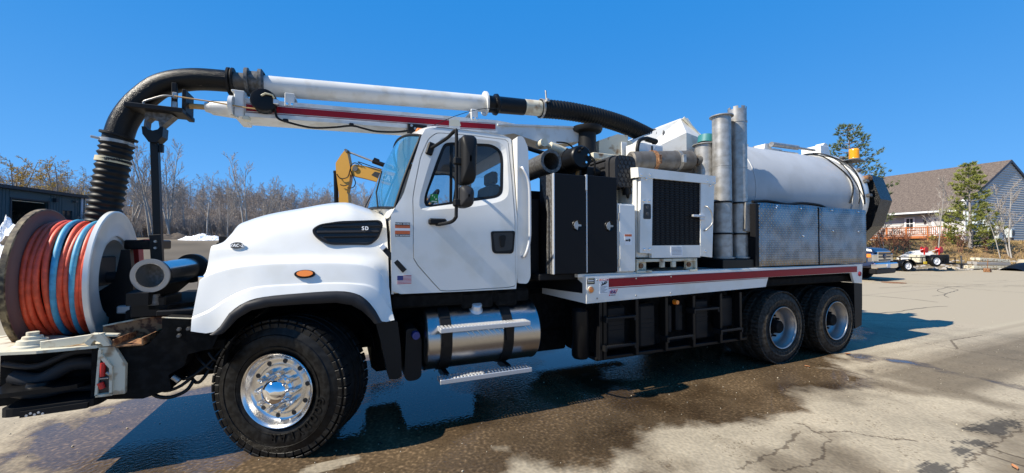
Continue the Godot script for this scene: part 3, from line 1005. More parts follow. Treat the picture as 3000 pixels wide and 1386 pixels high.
func chassis(t: Node) -> void:
	var b := MB.new()
	for z: float in [-0.79, -1.65]:
		b.bx(-0.95, 8.9, 0.78, 1.04, z - 0.04, z + 0.04)
	for i in 9:
		b.bx(-0.5 + i * 1.1, -0.38 + i * 1.1, 0.80, 1.0, -1.62, -0.82)
	part("frame_rail", b, M.underbody, t)
	b = MB.new()
	b.bx(-0.35, 0.95, 0.62, 1.75, -1.65, -0.78, 0.05)
	b.cyl(Vector3(0.0, 0.55, -2.1), Vector3(0.0, 0.55, -0.35), 0.09, 0.09, 12)
	b.bx(0.6, 2.3, 0.70, 1.16, -1.75, -0.70, 0.05)
	part("engine_block", b, M.underbody, t)
	# floor and belly below the cab
	b = MB.new()
	b.bx(0.86, 2.3, 1.10, 1.235, -2.2, -0.22, 0.02)
	b.bx(1.55, 1.88, 1.06, 1.22, -0.34, -0.2, 0.02)
	b.bx(1.92, 2.15, 1.06, 1.22, -0.34, -0.2, 0.02)
	part("cab_underside", b, M.underbody, t)
	# battery and reservoir box behind the front wheel
	b = MB.new()
	b.side_prism(rounded(v2([1.0, 0.91, 1.10, 0.91, 1.145, 0.80, 1.145, 0.45, 1.10, 0.42, 1.02, 0.42, 0.985, 0.46]), 0.03), -0.55, -0.19)
	var rb := part("fluid_reservoir", b, M.black_plastic, t)
	b = MB.new()
	b.cyl(Vector3(1.085, 0.85, -0.2), Vector3(1.085, 0.85, -0.14), 0.04, 0.036, 14)
	part("reservoir_cap", b, M.flag_blue, rb)
	# mudflap behind the front wheel
	b = MB.new()
	b.side_prism(v2([0.715, 1.03, 0.905, 1.015, 0.935, 0.78, 0.945, 0.52, 0.90, 0.50, 0.835, 0.51, 0.78, 0.78]), -0.40, -0.05)
	part("mudflap", b, M.rubber, t)
	# fuel tank and its steps
	b = MB.new()
	var fc := Vector3(1.16, 0.775, -0.40)
	b.lathe(fc, Vector3.RIGHT, [Vector2(0, 0), Vector2(0, 0.27), Vector2(0.012, 0.31), Vector2(0.03, 0.325), Vector2(0.045, 0.32), Vector2(1.18, 0.32), Vector2(1.20, 0.325), Vector2(1.215, 0.31), Vector2(1.225, 0.27), Vector2(1.225, 0.0)], 48)
	var ft := part("fuel_tank", b, M.brushed, t)
	for x: float in [1.36, 2.00]:
		b = MB.new()
		b.lathe(Vector3(x - 0.05, 0.775, -0.40), Vector3.RIGHT, [Vector2(0, 0.318), Vector2(0, 0.332), Vector2(0.105, 0.332), Vector2(0.105, 0.318)], 48)
		part("tank_strap", b, M.rubber, ft)
		b = MB.new()
		b.side_prism(v2([x - 0.045, 0.93, x + 0.055, 0.93, x + 0.05, 0.80, x + 0.03, 0.74, x - 0.03, 0.74]), -0.10, -0.055)
		b.side_prism(v2([x - 0.02, 0.48, x + 0.03, 0.48, x + 0.03, 0.42, x - 0.02, 0.42]), -0.35, -0.10)
		part("step_hanger", b, M.black_paint, ft)
	b = MB.new()
	b.lathe(Vector3(1.70, 1.045, -0.235), Vector3(0, 1, 0.62), [Vector2(-0.03, 0.085), Vector2(0.0, 0.075), Vector2(0.012, 0.06), Vector2(0.02, 0.055), Vector2(0.065, 0.053), Vector2(0.075, 0.04), Vector2(0.075, 0)], 20)
	part("fuel_cap", b, M.step_metal, ft)
	for k in 10:
		b = MB.new()
		var x: float = 1.56 + k * 0.055 if k < 8 else 2.19 + (k - 8) * 0.05
		b.bar(Vector3(x, 0.86, -0.089), Vector3(x + 0.055, 0.80, -0.079), 0.006, 0.006, Vector3.BACK)
		part("tank_mark", b, M.step_metal, ft)
	for k in 2:
		var y: float = 0.93 if k == 0 else 0.46
		var x0: float = 1.28
		var x1: float = 2.20 if k == 0 else 2.215
		b = MB.new()
		b.bx(x0, x1, y - 0.042, y, 0.005, 0.02, 0.003)
		b.bx(x0, x1, y - 0.042, y, -0.13, -0.115, 0.003)
		b.bx(x0, x0 + 0.012, y - 0.042, y, -0.115, 0.005, 0.003)
		b.bx(x1 - 0.012, x1, y - 0.042, y, -0.115, 0.005, 0.003)
		# perforated tread: rungs with gaps between
		var n := 26
		for i in n:
			var x := lerpf(x0 + 0.02, x1 - 0.02, (i + 0.5) / n)
			b.bx(x - 0.010, x + 0.010, y - 0.008, y + 0.004, -0.115, 0.005, 0.003)
		b.bx(x0, x1, y - 0.006, y - 0.001, -0.075, -0.035, 0.002)
		part("step", b, M.step_metal, t)
	# black water tanks hung along the sides, framed by uprights, with hand and foot bars
	b = MB.new()
	b.bx(3.05, 5.5, 0.40, 1.06, -0.75, -0.30, 0.03)
	b.bx(2.45, 5.6, 0.42, 1.12, -2.30, -1.75, 0.05)
	b.bx(2.35, 5.6, 0.62, 1.15, -1.75, -0.72, 0.05)
	b.bx(2.3, 3.1, 0.36, 1.1, -2.2, -0.78, 0.02)
	b.bx(0.72, 1.15, 0.40, 0.9, -1.9, -0.62, 0.05)
	part("tank_backing", b, M.underbody, t)
	b = MB.new()
	b.lathe(Vector3(2.95, 0.41, -0.22), Vector3.UP, [Vector2(0, 0), Vector2(0, 0.08), Vector2(0.03, 0.10), Vector2(0.54, 0.10), Vector2(0.58, 0.07), Vector2(0.58, 0)], 24)
	part("air_reservoir", b, M.black_paint, t)
	for e: Array in [[3.26, 3.55, 0.465, 0.985], [3.745, 4.01, 0.445, 0.98], [4.20, 4.28, 0.59, 0.95], [4.36, 4.47, 0.59, 0.95], [4.665, 4.925, 0.455, 0.985], [5.14, 5.40, 0.57, 0.998]]:
		b = MB.new()
		b.bx(e[0], e[1], e[2], e[3], -0.32, -0.15, 0.03)
		var p := part("water_tank", b, M.black_plastic, t)
		b = MB.new()
		for k in 3:
			b.bx(e[0] + 0.02, e[1] - 0.02, lerpf(e[2], e[3], 0.45 + 0.1 * k), lerpf(e[2], e[3], 0.45 + 0.1 * k) + 0.006, -0.155, -0.146, 0.001)
		part("moulded_rib", b, M.black_plastic, p)
	for x: float in [3.12, 3.18, 3.64, 4.10, 4.56, 5.05, 5.43]:
		b = MB.new()
		b.bx(x - 0.022, x + 0.022, 0.40, 1.06, -0.16, -0.06, 0.006)
		part("upright", b, M.black_paint, t)
	b = MB.new()
	b.bx(3.08, 5.6, 0.385, 0.425, -0.4, -0.10, 0.006)
	part("lower_rail", b, M.black_paint, t)
	for e: Array in [[3.16, 3.56, 0.88], [3.15, 3.56, 0.56], [4.07, 4.47, 0.57], [4.51, 4.93, 0.885], [4.99, 5.375, 0.58]]:
		b = MB.new()
		b.bx(e[0], e[1], e[2] - 0.02, e[2] + 0.008, -0.035, 0.0, 0.006)
		for k in 14:
			var x := lerpf(e[0] + 0.02, e[1] - 0.02, (k + 0.5) / 14.0)
			b.bx(x - 0.005, x + 0.005, e[2] + 0.004, e[2] + 0.013, -0.032, -0.003, 0.002)
		for x: float in [e[0], e[1]]:
			b.side_prism(v2([x - 0.012, e[2] + 0.01, x + 0.012, e[2] + 0.01, x + 0.012, e[2] - 0.05, x - 0.012, e[2] - 0.05]), -0.14, -0.003)
		part("rung", b, M.black_plastic, t)
	b = MB.new()
	b.cyl(Vector3(4.262, 0.988, -0.10), Vector3(4.262, 0.988, -0.045), 0.032, 0.026, 16)
	part("marker_lamp", b, M.amber, t)
	# tail mudflap and rear underparts
	b = MB.new()
	b.side_prism(v2([8.20, 1.075, 8.44, 1.055, 8.43, 0.7, 8.40, 0.36, 8.21, 0.32]), -0.75, -0.08)
	part("mudflap", b, M.rubber, t)
	b = MB.new()
	b.cyl(Vector3(6.24, 0.50, -2.3), Vector3(6.24, 0.50, -0.25), 0.10, 0.10, 12)
	b.cyl(Vector3(7.555, 0.50, -2.3), Vector3(7.555, 0.50, -0.25), 0.10, 0.10, 12)
	b.bx(6.0, 6.5, 0.3, 0.75, -1.45, -1.0, 0.1)
	b.bx(7.3, 7.8, 0.3, 0.75, -1.45, -1.0, 0.1)
	b.bx(5.7, 8.4, 1.10, 1.22, -2.35, -0.1, 0.02)
	part("rear_axle", b, M.underbody, t)

func bed(t: Node) -> void:
	# white side skirt with its cut-out over the rear wheels
	var b := MB.new()
	b.side_prism(v2([2.877, 1.36, 8.285, 1.384, 8.255, 1.078, 8.04, 1.086, 7.965, 1.255, 5.915, 1.25, 5.86, 1.118, 2.885, 1.062]), -0.03, 0.0)
	b.bx(2.80, 8.27, 1.345, 1.385, -2.44, -0.032, 0.004)
	b.bx(8.22, 8.27, 1.08, 1.34, -2.44, -0.032, 0.004)
	# mitred corner panel running forward under the cabinet
	b.flat4(Vector3(2.877, 1.36, -0.001), Vector3(2.885, 1.062, -0.001), Vector3(2.72, 1.10, -0.72), Vector3(2.72, 1.36, -0.72), Vector3(-1, 0, 0.2))
	b.side_prism(v2([2.877, 1.36, 8.285, 1.384, 8.255, 1.078, 8.04, 1.086, 7.965, 1.255, 5.915, 1.25, 5.86, 1.118, 2.885, 1.062]), -2.44, -2.41)
	var o := part("bed_skirt", b, M.white_paint, t)
	b = MB.new()
	b.flat4(Vector3(2.868, 1.37, -0.05), Vector3(2.868, 1.17, -0.05), Vector3(2.70, 1.17, -0.74), Vector3(2.70, 1.37, -0.74), Vector3(-1, 0, 0.2))
	b.bx(2.36, 2.84, 1.32, 1.39, -0.72, -0.10, 0.01)
	part("corner_shroud", b, M.cabinet_black, o)
	b = MB.new()
	b.bx(2.885, 4.115, 1.085, 1.345, 0.0, 0.004, 0.002)
	part("access_panel", b, M.white_paint, o)
	b = MB.new()
	b.side_prism(v2([3.18, 1.230, 3.18, 1.3225, 5.885, 1.347, 8.115, 1.352, 8.112, 1.262, 5.918, 1.252]), 0.003, 0.006)
	part("red_stripe", b, M.red_stripe, o)
	b = MB.new()
	b.side_prism(v2([3.18, 1.214, 3.18, 1.222, 5.90, 1.244, 5.905, 1.238]), 0.003, 0.0065)
	b.side_prism(v2([3.18, 1.3265, 3.18, 1.330, 8.115, 1.360, 8.115, 1.356]), 0.003, 0.0065)
	part("pinstripe", b, M.maroon_line, o)
	for p: Array in [[3.027, 1.314], [3.569, 1.314], [4.105, 1.316], [3.023, 1.112], [3.567, 1.115], [4.10, 1.115], [2.905, 1.33]]:
		b = MB.new()
		b.lathe(Vector3(p[0], p[1], 0.003), Vector3.BACK, [Vector2(0, 0.012), Vector2(0.004, 0.010), Vector2(0.006, 0.0)], 10)
		part("screw", b, M.galvanised, o)
	b = MB.new()
	b.lathe(Vector3(2.94, 1.211, 0.003), Vector3.BACK, [Vector2(0, 0.043), Vector2(0.012, 0.040), Vector2(0.012, 0.032)], 24)
	part("marker_lamp_base", b, M.cream_worn, o)
	b = MB.new()
	b.lathe(Vector3(2.94, 1.211, 0.008), Vector3.BACK, [Vector2(0, 0.032), Vector2(0.012, 0.027), Vector2(0.017, 0.0)], 24)
	part("marker_lamp", b, M.amber, o)
	b = MB.new()
	b.lathe(Vector3(8.194, 1.228, 0.0), Vector3.BACK, [Vector2(0, 0.040), Vector2(0.012, 0.036), Vector2(0.016, 0.0)], 24)
	part("side_reflector", b, M.red_stripe, o)
	# decals on the access panel
	b = MB.new()
	b.bx(2.893, 2.990, 1.272, 1.342, 0.003, 0.006, 0.0)
	var d := part("brass_plate", b, M.ink, o)
	for k in 3:
		b = MB.new()
		b.bx(2.902, 2.978, 1.325 - k * 0.02, 1.335 - k * 0.02, 0.005, 0.0075, 0.0)
		part("printed_line", b, M.band_tan if k != 1 else M.decal_white, d)
	b = MB.new()
	b.bx(3.054, 3.171, 1.161, 1.324, 0.003, 0.006, 0.0)
	d = part("danger_decal", b, M.decal_white, o)
	b = MB.new()
	b.bx(3.054, 3.171, 1.302, 1.324, 0.005, 0.0075, 0.0)
	part("decal_header", b, M.flag_red, d)
	label3("lettering", "DANGER", 0.014, Vector3(3.12, 1.313, 0.0085), M.decal_white, d)
	b = MB.new()
	b.side_prism(v2([3.064, 1.307, 3.078, 1.307, 3.071, 1.319]), 0.006, 0.0085)
	part("warning_triangle", b, M.decal_white, d)
	b = MB.new()
	b.bar(Vector3(3.075, 1.255, 0.007), Vector3(3.145, 1.275, 0.007), 0.004, 0.012, Vector3.UP, 0.0)
	b.bar(Vector3(3.105, 1.265, 0.007), Vector3(3.135, 1.295, 0.007), 0.004, 0.012, Vector3.UP, 0.0)
	b.bar(Vector3(3.095, 1.262, 0.007), Vector3(3.088, 1.290, 0.007), 0.004, 0.009, Vector3.UP, 0.0)
	b.cyl(Vector3(3.15, 1.288, 0.006), Vector3(3.15, 1.288, 0.009), 0.009, 0.009, 12)
	part("falling_figure", b, M.ink, d)
	b = MB.new()
	for k in 7:
		b.bx(3.064, 3.160 - 0.02 * float(k % 3), 1.238 - k * 0.011, 1.241 - k * 0.011, 0.0055, 0.0075, 0.0)
	part("printed_line", b, M.grey_steel, d)
	b = MB.new()
	b.bx(3.178, 3.279, 1.128, 1.207, 0.003, 0.006, 0.0)
	d = part("country_decal", b, M.decal_white, o)
	for k in 5:
		b = MB.new()
		b.bar(Vector3(3.19 + k * 0.02, 1.150, 0.0065), Vector3(3.19 + k * 0.02 + 0.03, 1.203, 0.0065), 0.002, 0.007, Vector3.UP, 0.0)
		part("stripe", b, M.flag_red, d)
	label3("lettering", "USA", 0.032, Vector3(3.229, 1.174, 0.009), M.flag_blue, d)
	b = MB.new()
	b.bx(3.182, 3.198, 1.131, 1.145, 0.005, 0.0075, 0.0)
	part("maker_mark", b, M.flag_red, d)
	b = MB.new()
	b.bx(3.204, 3.272, 1.134, 1.142, 0.005, 0.0075, 0.0)
	part("printed_line", b, M.ink, d)

func cabinet(t: Node) -> void:
	var b := MB.new()
	b.bx(2.497, 3.305, 1.392, 2.462, -0.36, -0.022, 0.01)
	var o := part("tool_cabinet", b, M.cabinet_black, t)
	# slanted front flank, grey with wear
	b = MB.new()
	b.flat4(Vector3(2.478, 2.46, -0.02), Vector3(2.478, 1.392, -0.02), Vector3(2.478, 1.392, -0.17), Vector3(2.478, 2.05, -0.14), Vector3.LEFT)
	b.flat3(Vector3(2.478, 2.46, -0.02), Vector3(2.478, 2.05, -0.14), Vector3(2.478, 2.24, -0.22), Vector3.LEFT)
	b.flat3(Vector3(2.478, 2.46, -0.02), Vector3(2.478, 2.24, -0.22), Vector3(2.478, 2.47, -0.30), Vector3.LEFT)
	part("cabinet_flank", b, M.grey_steel, o)
	b = MB.new()
	b.bx(2.475, 2.492, 1.392, 2.462, -0.028, 0.004, 0.003)
	part("edge_trim", b, M.step_metal, o)
	for k in 2:
		b = MB.new()
		var x0: float = 2.492 if k == 0 else 2.905
		var x1: float = 2.878 if k == 0 else 3.303
		b.bx(x0, x1, 1.394 + 0.004 * k, 2.462 + 0.008 * k, -0.02, 0.004, 0.008)
		var dr := part("cabinet_door", b, M.cabinet_black, o)
		var c := Vector3(2.765 if k == 0 else 3.19, 1.915, 0.004)
		b = MB.new()
		b.lathe(c, Vector3.BACK, [Vector2(0, 0.062), Vector2(0.006, 0.058), Vector2(0.002, 0.05), Vector2(-0.002, 0.0)], 28)
		part("latch_plate", b, M.black_paint, dr)
		b = MB.new()
		b.prism(v2([-0.045, 0.0, -0.03, 0.035, 0.0, 0.05, 0.01, 0.012, 0.048, 0.008, 0.048, -0.01, 0.01, -0.012, 0.0, -0.05, -0.03, -0.035]), c + Vector3(0, 0, 0.003), Vector3.RIGHT, Vector3.UP, Vector3(0, 0, 0.01))
		part("latch_handle", b, M.galvanised, dr)
	b = MB.new()
	b.bx(2.88, 2.903, 2.30, 2.475, -0.02, 0.006, 0.003)
	b.bx(2.89, 2.903, 1.40, 2.30, -0.02, 0.002, 0.003)
	part("edge_trim", b, M.step_metal, o)
	b = MB.new()
	b.bx(2.30, 2.477, 1.30, 2.22, -0.9, -0.32, 0.01)
	part("side_shroud", b, M.cabinet_black, t)
	# narrow white cabinet
	b = MB.new()
	b.bx(3.316, 3.565, 1.388, 2.178, -0.36, -0.012, 0.01)
	o = part("narrow_cabinet", b, M.white_paint, t)
	b = MB.new()
	b.bx(3.335, 3.558, 1.40, 2.165, -0.012, 0.006, 0.006)
	part("cabinet_door", b, M.white_paint, o)
	for y: float in [2.03, 1.50]:
		b = MB.new()
		b.cyl(Vector3(3.33, y - 0.04, 0.002), Vector3(3.33, y + 0.04, 0.002), 0.011, 0.011, 10)
		part("hinge", b, M.galvanised, o)
	b = MB.new()
	b.bx(3.405, 3.505, 1.70, 1.825, 0.005, 0.008, 0.0)
	var d := part("warning_decal", b, M.decal_white, o)
	b = MB.new()
	b.bx(3.405, 3.505, 1.80, 1.825, 0.007, 0.0095, 0.0)
	part("decal_header", b, M.orange_decal, d)
	b = MB.new()
	b.bx(3.415, 3.45, 1.745, 1.765, 0.007, 0.0095, 0.0)
	b.cyl(Vector3(3.47, 1.757, 0.007), Vector3(3.47, 1.757, 0.0095), 0.016, 0.016, 14)
	part("pictogram", b, M.ink, d)
	# filler behind: the white body wall between the cabinets and the machinery
	b = MB.new()
	b.bx(3.30, 3.62, 1.39, 2.43, -0.40, -0.365, 0.004)
	part("body_panel", b, M.cream_worn, t)
	b = MB.new()
	b.bx(2.5, 5.6, 1.39, 2.36, -2.2, -0.62, 0.02)
	part("machinery_bay", b, M.underbody, t)

func genset(t: Node) -> void:
	# front frame of the enclosed engine: two white uprights, a sill and a hood over a black punched plate
	var b := MB.new()
	b.side_prism(v2([3.642, 1.61, 3.665, 2.515, 3.845, 2.50, 3.823, 1.60]), -0.06, -0.012)
	b.side_prism(v2([4.622, 1.56, 4.645, 2.498, 4.885, 2.494, 4.83, 1.54]), -0.06, -0.012)
	b.side_prism(v2([3.82, 1.548, 3.823, 1.695, 4.625, 1.70, 4.62, 1.545]), -0.06, -0.013)
	b.bx(3.645, 4.85, 1.55, 2.50, -1.0, -0.075, 0.01)
	var o := part("engine_enclosure", b, M.white_paint, t)
	b = MB.new()
	b.side_prism(v2([3.62, 2.50, 3.612, 2.615, 4.90, 2.60, 4.895, 2.495]), -0.06, 0.0)
	b.flat4(Vector3(3.612, 2.615, 0.0), Vector3(4.90, 2.60, 0.0), Vector3(4.90, 2.70, -0.55), Vector3(3.62, 2.69, -0.55), Vector3.UP)
	b.flat4(Vector3(3.62, 2.69, -0.55), Vector3(4.90, 2.70, -0.55), Vector3(4.90, 2.62, -1.0), Vector3(3.62, 2.60, -1.0), Vector3.UP)
	b.flat4(Vector3(3.612, 2.615, 0), Vector3(3.62, 2.69, -0.55), Vector3(3.62, 2.5, -0.55), Vector3(3.62, 2.505, 0), Vector3.LEFT)
	b.flat4(Vector3(4.90, 2.60, 0), Vector3(4.90, 2.70, -0.55), Vector3(4.90, 2.5, -0.55), Vector3(4.895, 2.495, 0), Vector3.RIGHT)
	part("enclosure_roof", b, M.white_paint, o)
	b = MB.new()
	b.bx(3.82, 4.65, 1.695, 2.515, -0.07, -0.045, 0.0)
	part("grille_backing", b, M.ink, o)
	b = MB.new()
	for i in 27:
		var y := 1.705 + i * 0.0305
		b.bx(3.825, 4.645, y - 0.0095, y + 0.0095, -0.044, -0.030, 0.002)
	for i in 11:
		var x := 3.835 + i * 0.08
		b.bx(x - 0.012, x + 0.012, 1.70, 2.51, -0.044, -0.0325, 0.002)
	part("grille", b, M.cabinet_black, o)
	# gauge window
	b = MB.new()
	b.side_prism(rounded(v2([3.695, 2.01, 3.70, 2.19, 3.81, 2.19, 3.81, 2.01]), 0.02), -0.013, -0.008)
	var gw := part("gauge_window", b, M.ink, o)
	for k in 2:
		b = MB.new()
		b.cyl(Vector3(3.755, 2.15 - k * 0.08, -0.009), Vector3(3.755, 2.15 - k * 0.08, -0.004), 0.022, 0.022, 14)
		part("gauge", b, M.grey_steel, gw)
	b = MB.new()
	b.tube(spline([Vector3(4.715, 2.20, -0.012), Vector3(4.72, 2.18, 0.03), Vector3(4.765, 2.10, 0.045), Vector3(4.77, 1.98, 0.045), Vector3(4.70, 1.90, 0.02), Vector3(4.69, 1.885, -0.012)], 4), 0.011, 8)
	part("pull_handle", b, M.galvanised, o)
	b = MB.new()
	b.bx(4.47, 4.68, 2.055, 2.085, -0.01, 0.022, 0.005)
	b.bx(4.60, 4.68, 2.02, 2.10, -0.01, 0.012, 0.005)
	part("latch", b, M.step_metal, o)
	for p: Array in [[3.66, 2.53], [3.735, 2.485], [3.79, 2.54], [4.74, 2.53], [4.80, 2.475], [4.86, 2.525], [3.70, 1.65], [3.78, 1.655], [4.70, 1.62], [3.70, 2.22], [3.78, 2.225]]:
		b = MB.new()
		b.lathe(Vector3(p[0], p[1], -0.013), Vector3.BACK, [Vector2(0, 0.014), Vector2(0.018, 0.012), Vector2(0.024, 0.0)], 10)
		part("bolt", b, M.chrome, o)
	b = MB.new()
	b.bx(4.12, 4.31, 1.57, 1.685, -0.013, -0.010, 0.0)
	var pl := part("data_plate", b, M.decal_white, o)
	b = MB.new()
	for k in 6:
		b.bx(4.135, 4.295, 1.585 + k * 0.016, 1.589 + k * 0.016, -0.0105, -0.0085, 0.0)
	part("printed_line", b, M.grey_steel, pl)
	# skid frame
	b = MB.new()
	b.bx(3.60, 4.575, 1.50, 1.535, -0.12, -0.02, 0.004)
	b.bx(3.60, 3.83, 1.372, 1.40, -0.14, -0.015, 0.004)
	b.bx(4.45, 4.575, 1.372, 1.40, -0.14, -0.015, 0.004)
	b.bx(3.60, 3.63, 1.40, 1.50, -0.12, -0.02, 0.004)
	b.bx(4.545, 4.575, 1.40, 1.50, -0.12, -0.02, 0.004)
	b.bx(3.63, 3.78, 1.40, 1.50, -0.10, -0.06, 0.004)
	b.bx(4.43, 4.545, 1.40, 1.50, -0.10, -0.06, 0.004)
	var sk := part("skid_frame", b, M.cream_worn, t)
	for x: float in [3.69, 4.46]:
		b = MB.new()
		b.lathe(Vector3(x, 1.455, -0.06), Vector3.BACK, [Vector2(0, 0.03), Vector2(0.02, 0.03), Vector2(0.02, 0.014), Vector2(0.01, 0.0)], 16)
		part("bushing", b, M.rust_plate, sk)
	for x: float in [4.0, 4.18]:
		b = MB.new()
		b.bx(x - 0.03, x + 0.03, 1.43, 1.50, -0.05, -0.015, 0.004)
		part("fork_stop", b, M.cream_worn, sk)

func stacks(t: Node) -> void:
	# two loose suction tubes standing in their holder
	for k in 2:
		var c := Vector3(5.335 if k == 0 else 5.66, 0, -0.25)
		var top: float = 3.52 if k == 0 else 3.65
		var b := MB.new()
		b.pipe(c + Vector3(0, 1.53, 0), c + Vector3(0, top, 0), 0.121, 0.006, 36)
		if k == 0:
			b.lathe(c + Vector3(0, top - 0.012, 0), Vector3.UP, [Vector2(0, 0.118), Vector2(0, 0.155), Vector2(0.012, 0.155), Vector2(0.012, 0.113), Vector2(0, 0.113)], 36)
		b.lathe(c + Vector3(0, 1.87, 0), Vector3.UP, [Vector2(0, 0.121), Vector2(0.002, 0.126), Vector2(0.012, 0.126), Vector2(0.014, 0.121)], 36)
		b.lathe(c + Vector3(0, 2.80, 0), Vector3.UP, [Vector2(0, 0.121), Vector2(0.002, 0.124), Vector2(0.01, 0.124), Vector2(0.012, 0.121)], 36)
		if k == 1:
			b.lathe(c + Vector3(0, 3.46, 0), Vector3.UP, [Vector2(0, 0.121), Vector2(0, 0.128), Vector2(0.02, 0.128), Vector2(0.02, 0.121)], 36)
			# notched upper rim
			for i in 7:
				b.lathe(c + Vector3(0, top, 0), Vector3.UP, [Vector2(0, 0.121), Vector2(0.035, 0.121), Vector2(0.035, 0.115), Vector2(0, 0.115)], 4, TAU * i / 7.0, TAU * (i + 0.6) / 7.0)
		b.lathe(c + Vector3(0, 1.515, 0), Vector3.UP, [Vector2(0, 0.0), Vector2(0, 0.15), Vector2(0.02, 0.15), Vector2(0.02, 0.0)], 32)
		var tb := thing("suction_tube", ["left of two tall grey metal suction tubes, with wide rim on top", "right, taller of two grey metal suction tubes, with notched top"][k], "suction tube", Vector3(c.x, 1.515, c.z), 0.0, "suction tubes stowed upright on the truck")
		var tm := part("tube", b, M.galvanised, tb)
		tm.position = -tb.position
	var b := MB.new()
	for y: float in [2.30, 1.86]:
		for x: float in [5.335, 5.66]:
			b.lathe(Vector3(x, y - 0.012, -0.25), Vector3.UP, [Vector2(0, 0.122), Vector2(0, 0.136), Vector2(0.024, 0.136), Vector2(0.024, 0.122)], 32)
		b.bx(5.11, 5.90, y - 0.012, y + 0.012, -0.42, -0.36, 0.004)
	b.bx(5.485, 5.51, 1.5, 2.32, -0.42, -0.30, 0.006)
	b.bx(5.08, 5.82, 1.36, 1.505, -0.42, -0.05, 0.006)
	b.bx(4.95, 5.80, 1.36, 2.3, -0.50, -0.43, 0.006)
	part("tube_rack", b, M.black_paint, t)
	b = MB.new()
	b.side_prism(v2([5.60, 1.90, 5.76, 1.88, 5.79, 2.32, 5.62, 2.30]), -0.125, -0.105)
	part("clamp_plate", b, M.galvanised, t)

func toolboxes(t: Node) -> void:
	# two tread-plate lockers along the side
	var b := MB.new()
	b.bx(5.70, 8.47, 1.40, 2.285, -0.42, -0.025, 0.01)
	var base := part("locker_body", b, M.cabinet_black, t)
	for k in 2:
		b = MB.new()
		# a sheet door, slightly buckled, with folded edges
		var xa: float = 5.76 if k == 0 else 7.155
		var xb: float = 7.12 if k == 0 else 8.475
		var bk := FastNoiseLite.new()
		bk.seed = 61 + k
		bk.frequency = 0.8
		var rows: Array = []
		for i in 19:
			var row := PackedVector3Array()
			for j in 29:
				var u := j / 28.0
				var v := i / 18.0
				var x := lerpf(xa, xb, u)
				var y := lerpf(1.403, 2.292 - 0.005 * k, v)
				var ed := minf(minf(u, 1.0 - u) * 1.36, minf(v, 1.0 - v) * 0.9)
				var z := 0.004 + 0.006 * bk.get_noise_2d(x * 2.0, y * 2.0) - 0.022 * (1.0 - smoothstep(0.0, 0.03, ed))
				if k == 0:
					z -= 0.012 * (1.0 - smoothstep(0.08, 0.20, u + 0.02 * sin(v * 7.0)))
				else:
					z -= 0.014 * smoothstep(0.86, 0.94, u)
				row.append(Vector3(x, y, z))
			rows.append(row)
		b.grid(rows, Vector3.BACK)
		var d := part("tread_plate_door", b, M.diamond_plate, base)
		# raised lozenges, row by row, alternately turned
		b = MB.new()
		var nx := int((xb - xa) / 0.032)
		for i in 27:
			for j in nx:
				var u := (j + 0.5) / nx
				var v := (i + 0.5) / 27.0
				var fu := u * 28.0
				var fv := v * 18.0
				var iu := mini(int(fu), 27)
				var iv := mini(int(fv), 17)
				var p: Vector3 = rows[iv][iu].lerp(rows[iv][iu + 1], fu - iu).lerp(rows[iv + 1][iu].lerp(rows[iv + 1][iu + 1], fu - iu), fv - iv)
				var t2 := 1.0 if (i + j) % 2 == 0 else -1.0
				var al := Vector3(0.7071, 0.7071 * t2, 0) * 0.0165
				var ac := Vector3(-0.7071 * t2, 0.7071, 0) * 0.0058
				var tp := p + Vector3(0, 0, 0.0035)
				p.z -= 0.001
				b.flat3(p - al, p + ac, tp, Vector3(0, 0, 1))
				b.flat3(p + ac, p + al, tp, Vector3(0, 0, 1))
				b.flat3(p + al, p - ac, tp, Vector3(0, 0, 1))
				b.flat3(p - ac, p - al, tp, Vector3(0, 0, 1))
		tag(part("tread_lozenge", b, M.tread_bright, d), "", "", "", "stuff")
		var x0: float = 5.76 if k == 0 else 7.155
		var ps: Array = [[0.33, 0.83], [0.9, 1.8], [0.35, 1.86 - 1.403 + 0.4], [0.95, 0.43]] if k == 0 else [[0.28, 0.84], [1.02, 0.84], [0.30, 0.52], [1.0, 0.52]]
		for p: Array in ps:
			if p[1] > 0.87:
				p[1] = 0.84
			b = MB.new()
			b.lathe(Vector3(x0 + p[0], 1.403 + p[1], 0.004), Vector3.BACK, [Vector2(0, 0.014), Vector2(0.012, 0.012), Vector2(0.014, 0.0)], 10)
			part("bolt", b, M.chrome, d)
	b = MB.new()
	b.tube(spline([Vector3(5.75, 2.315, -0.1), Vector3(6.1, 2.34, -0.12), Vector3(6.5, 2.31, -0.1), Vector3(6.9, 2.345, -0.12), Vector3(7.3, 2.33, -0.1), Vector3(7.55, 2.30, -0.14)], 4), 0.022, 8)
	part("hydraulic_hose", b, M.rubber, base)

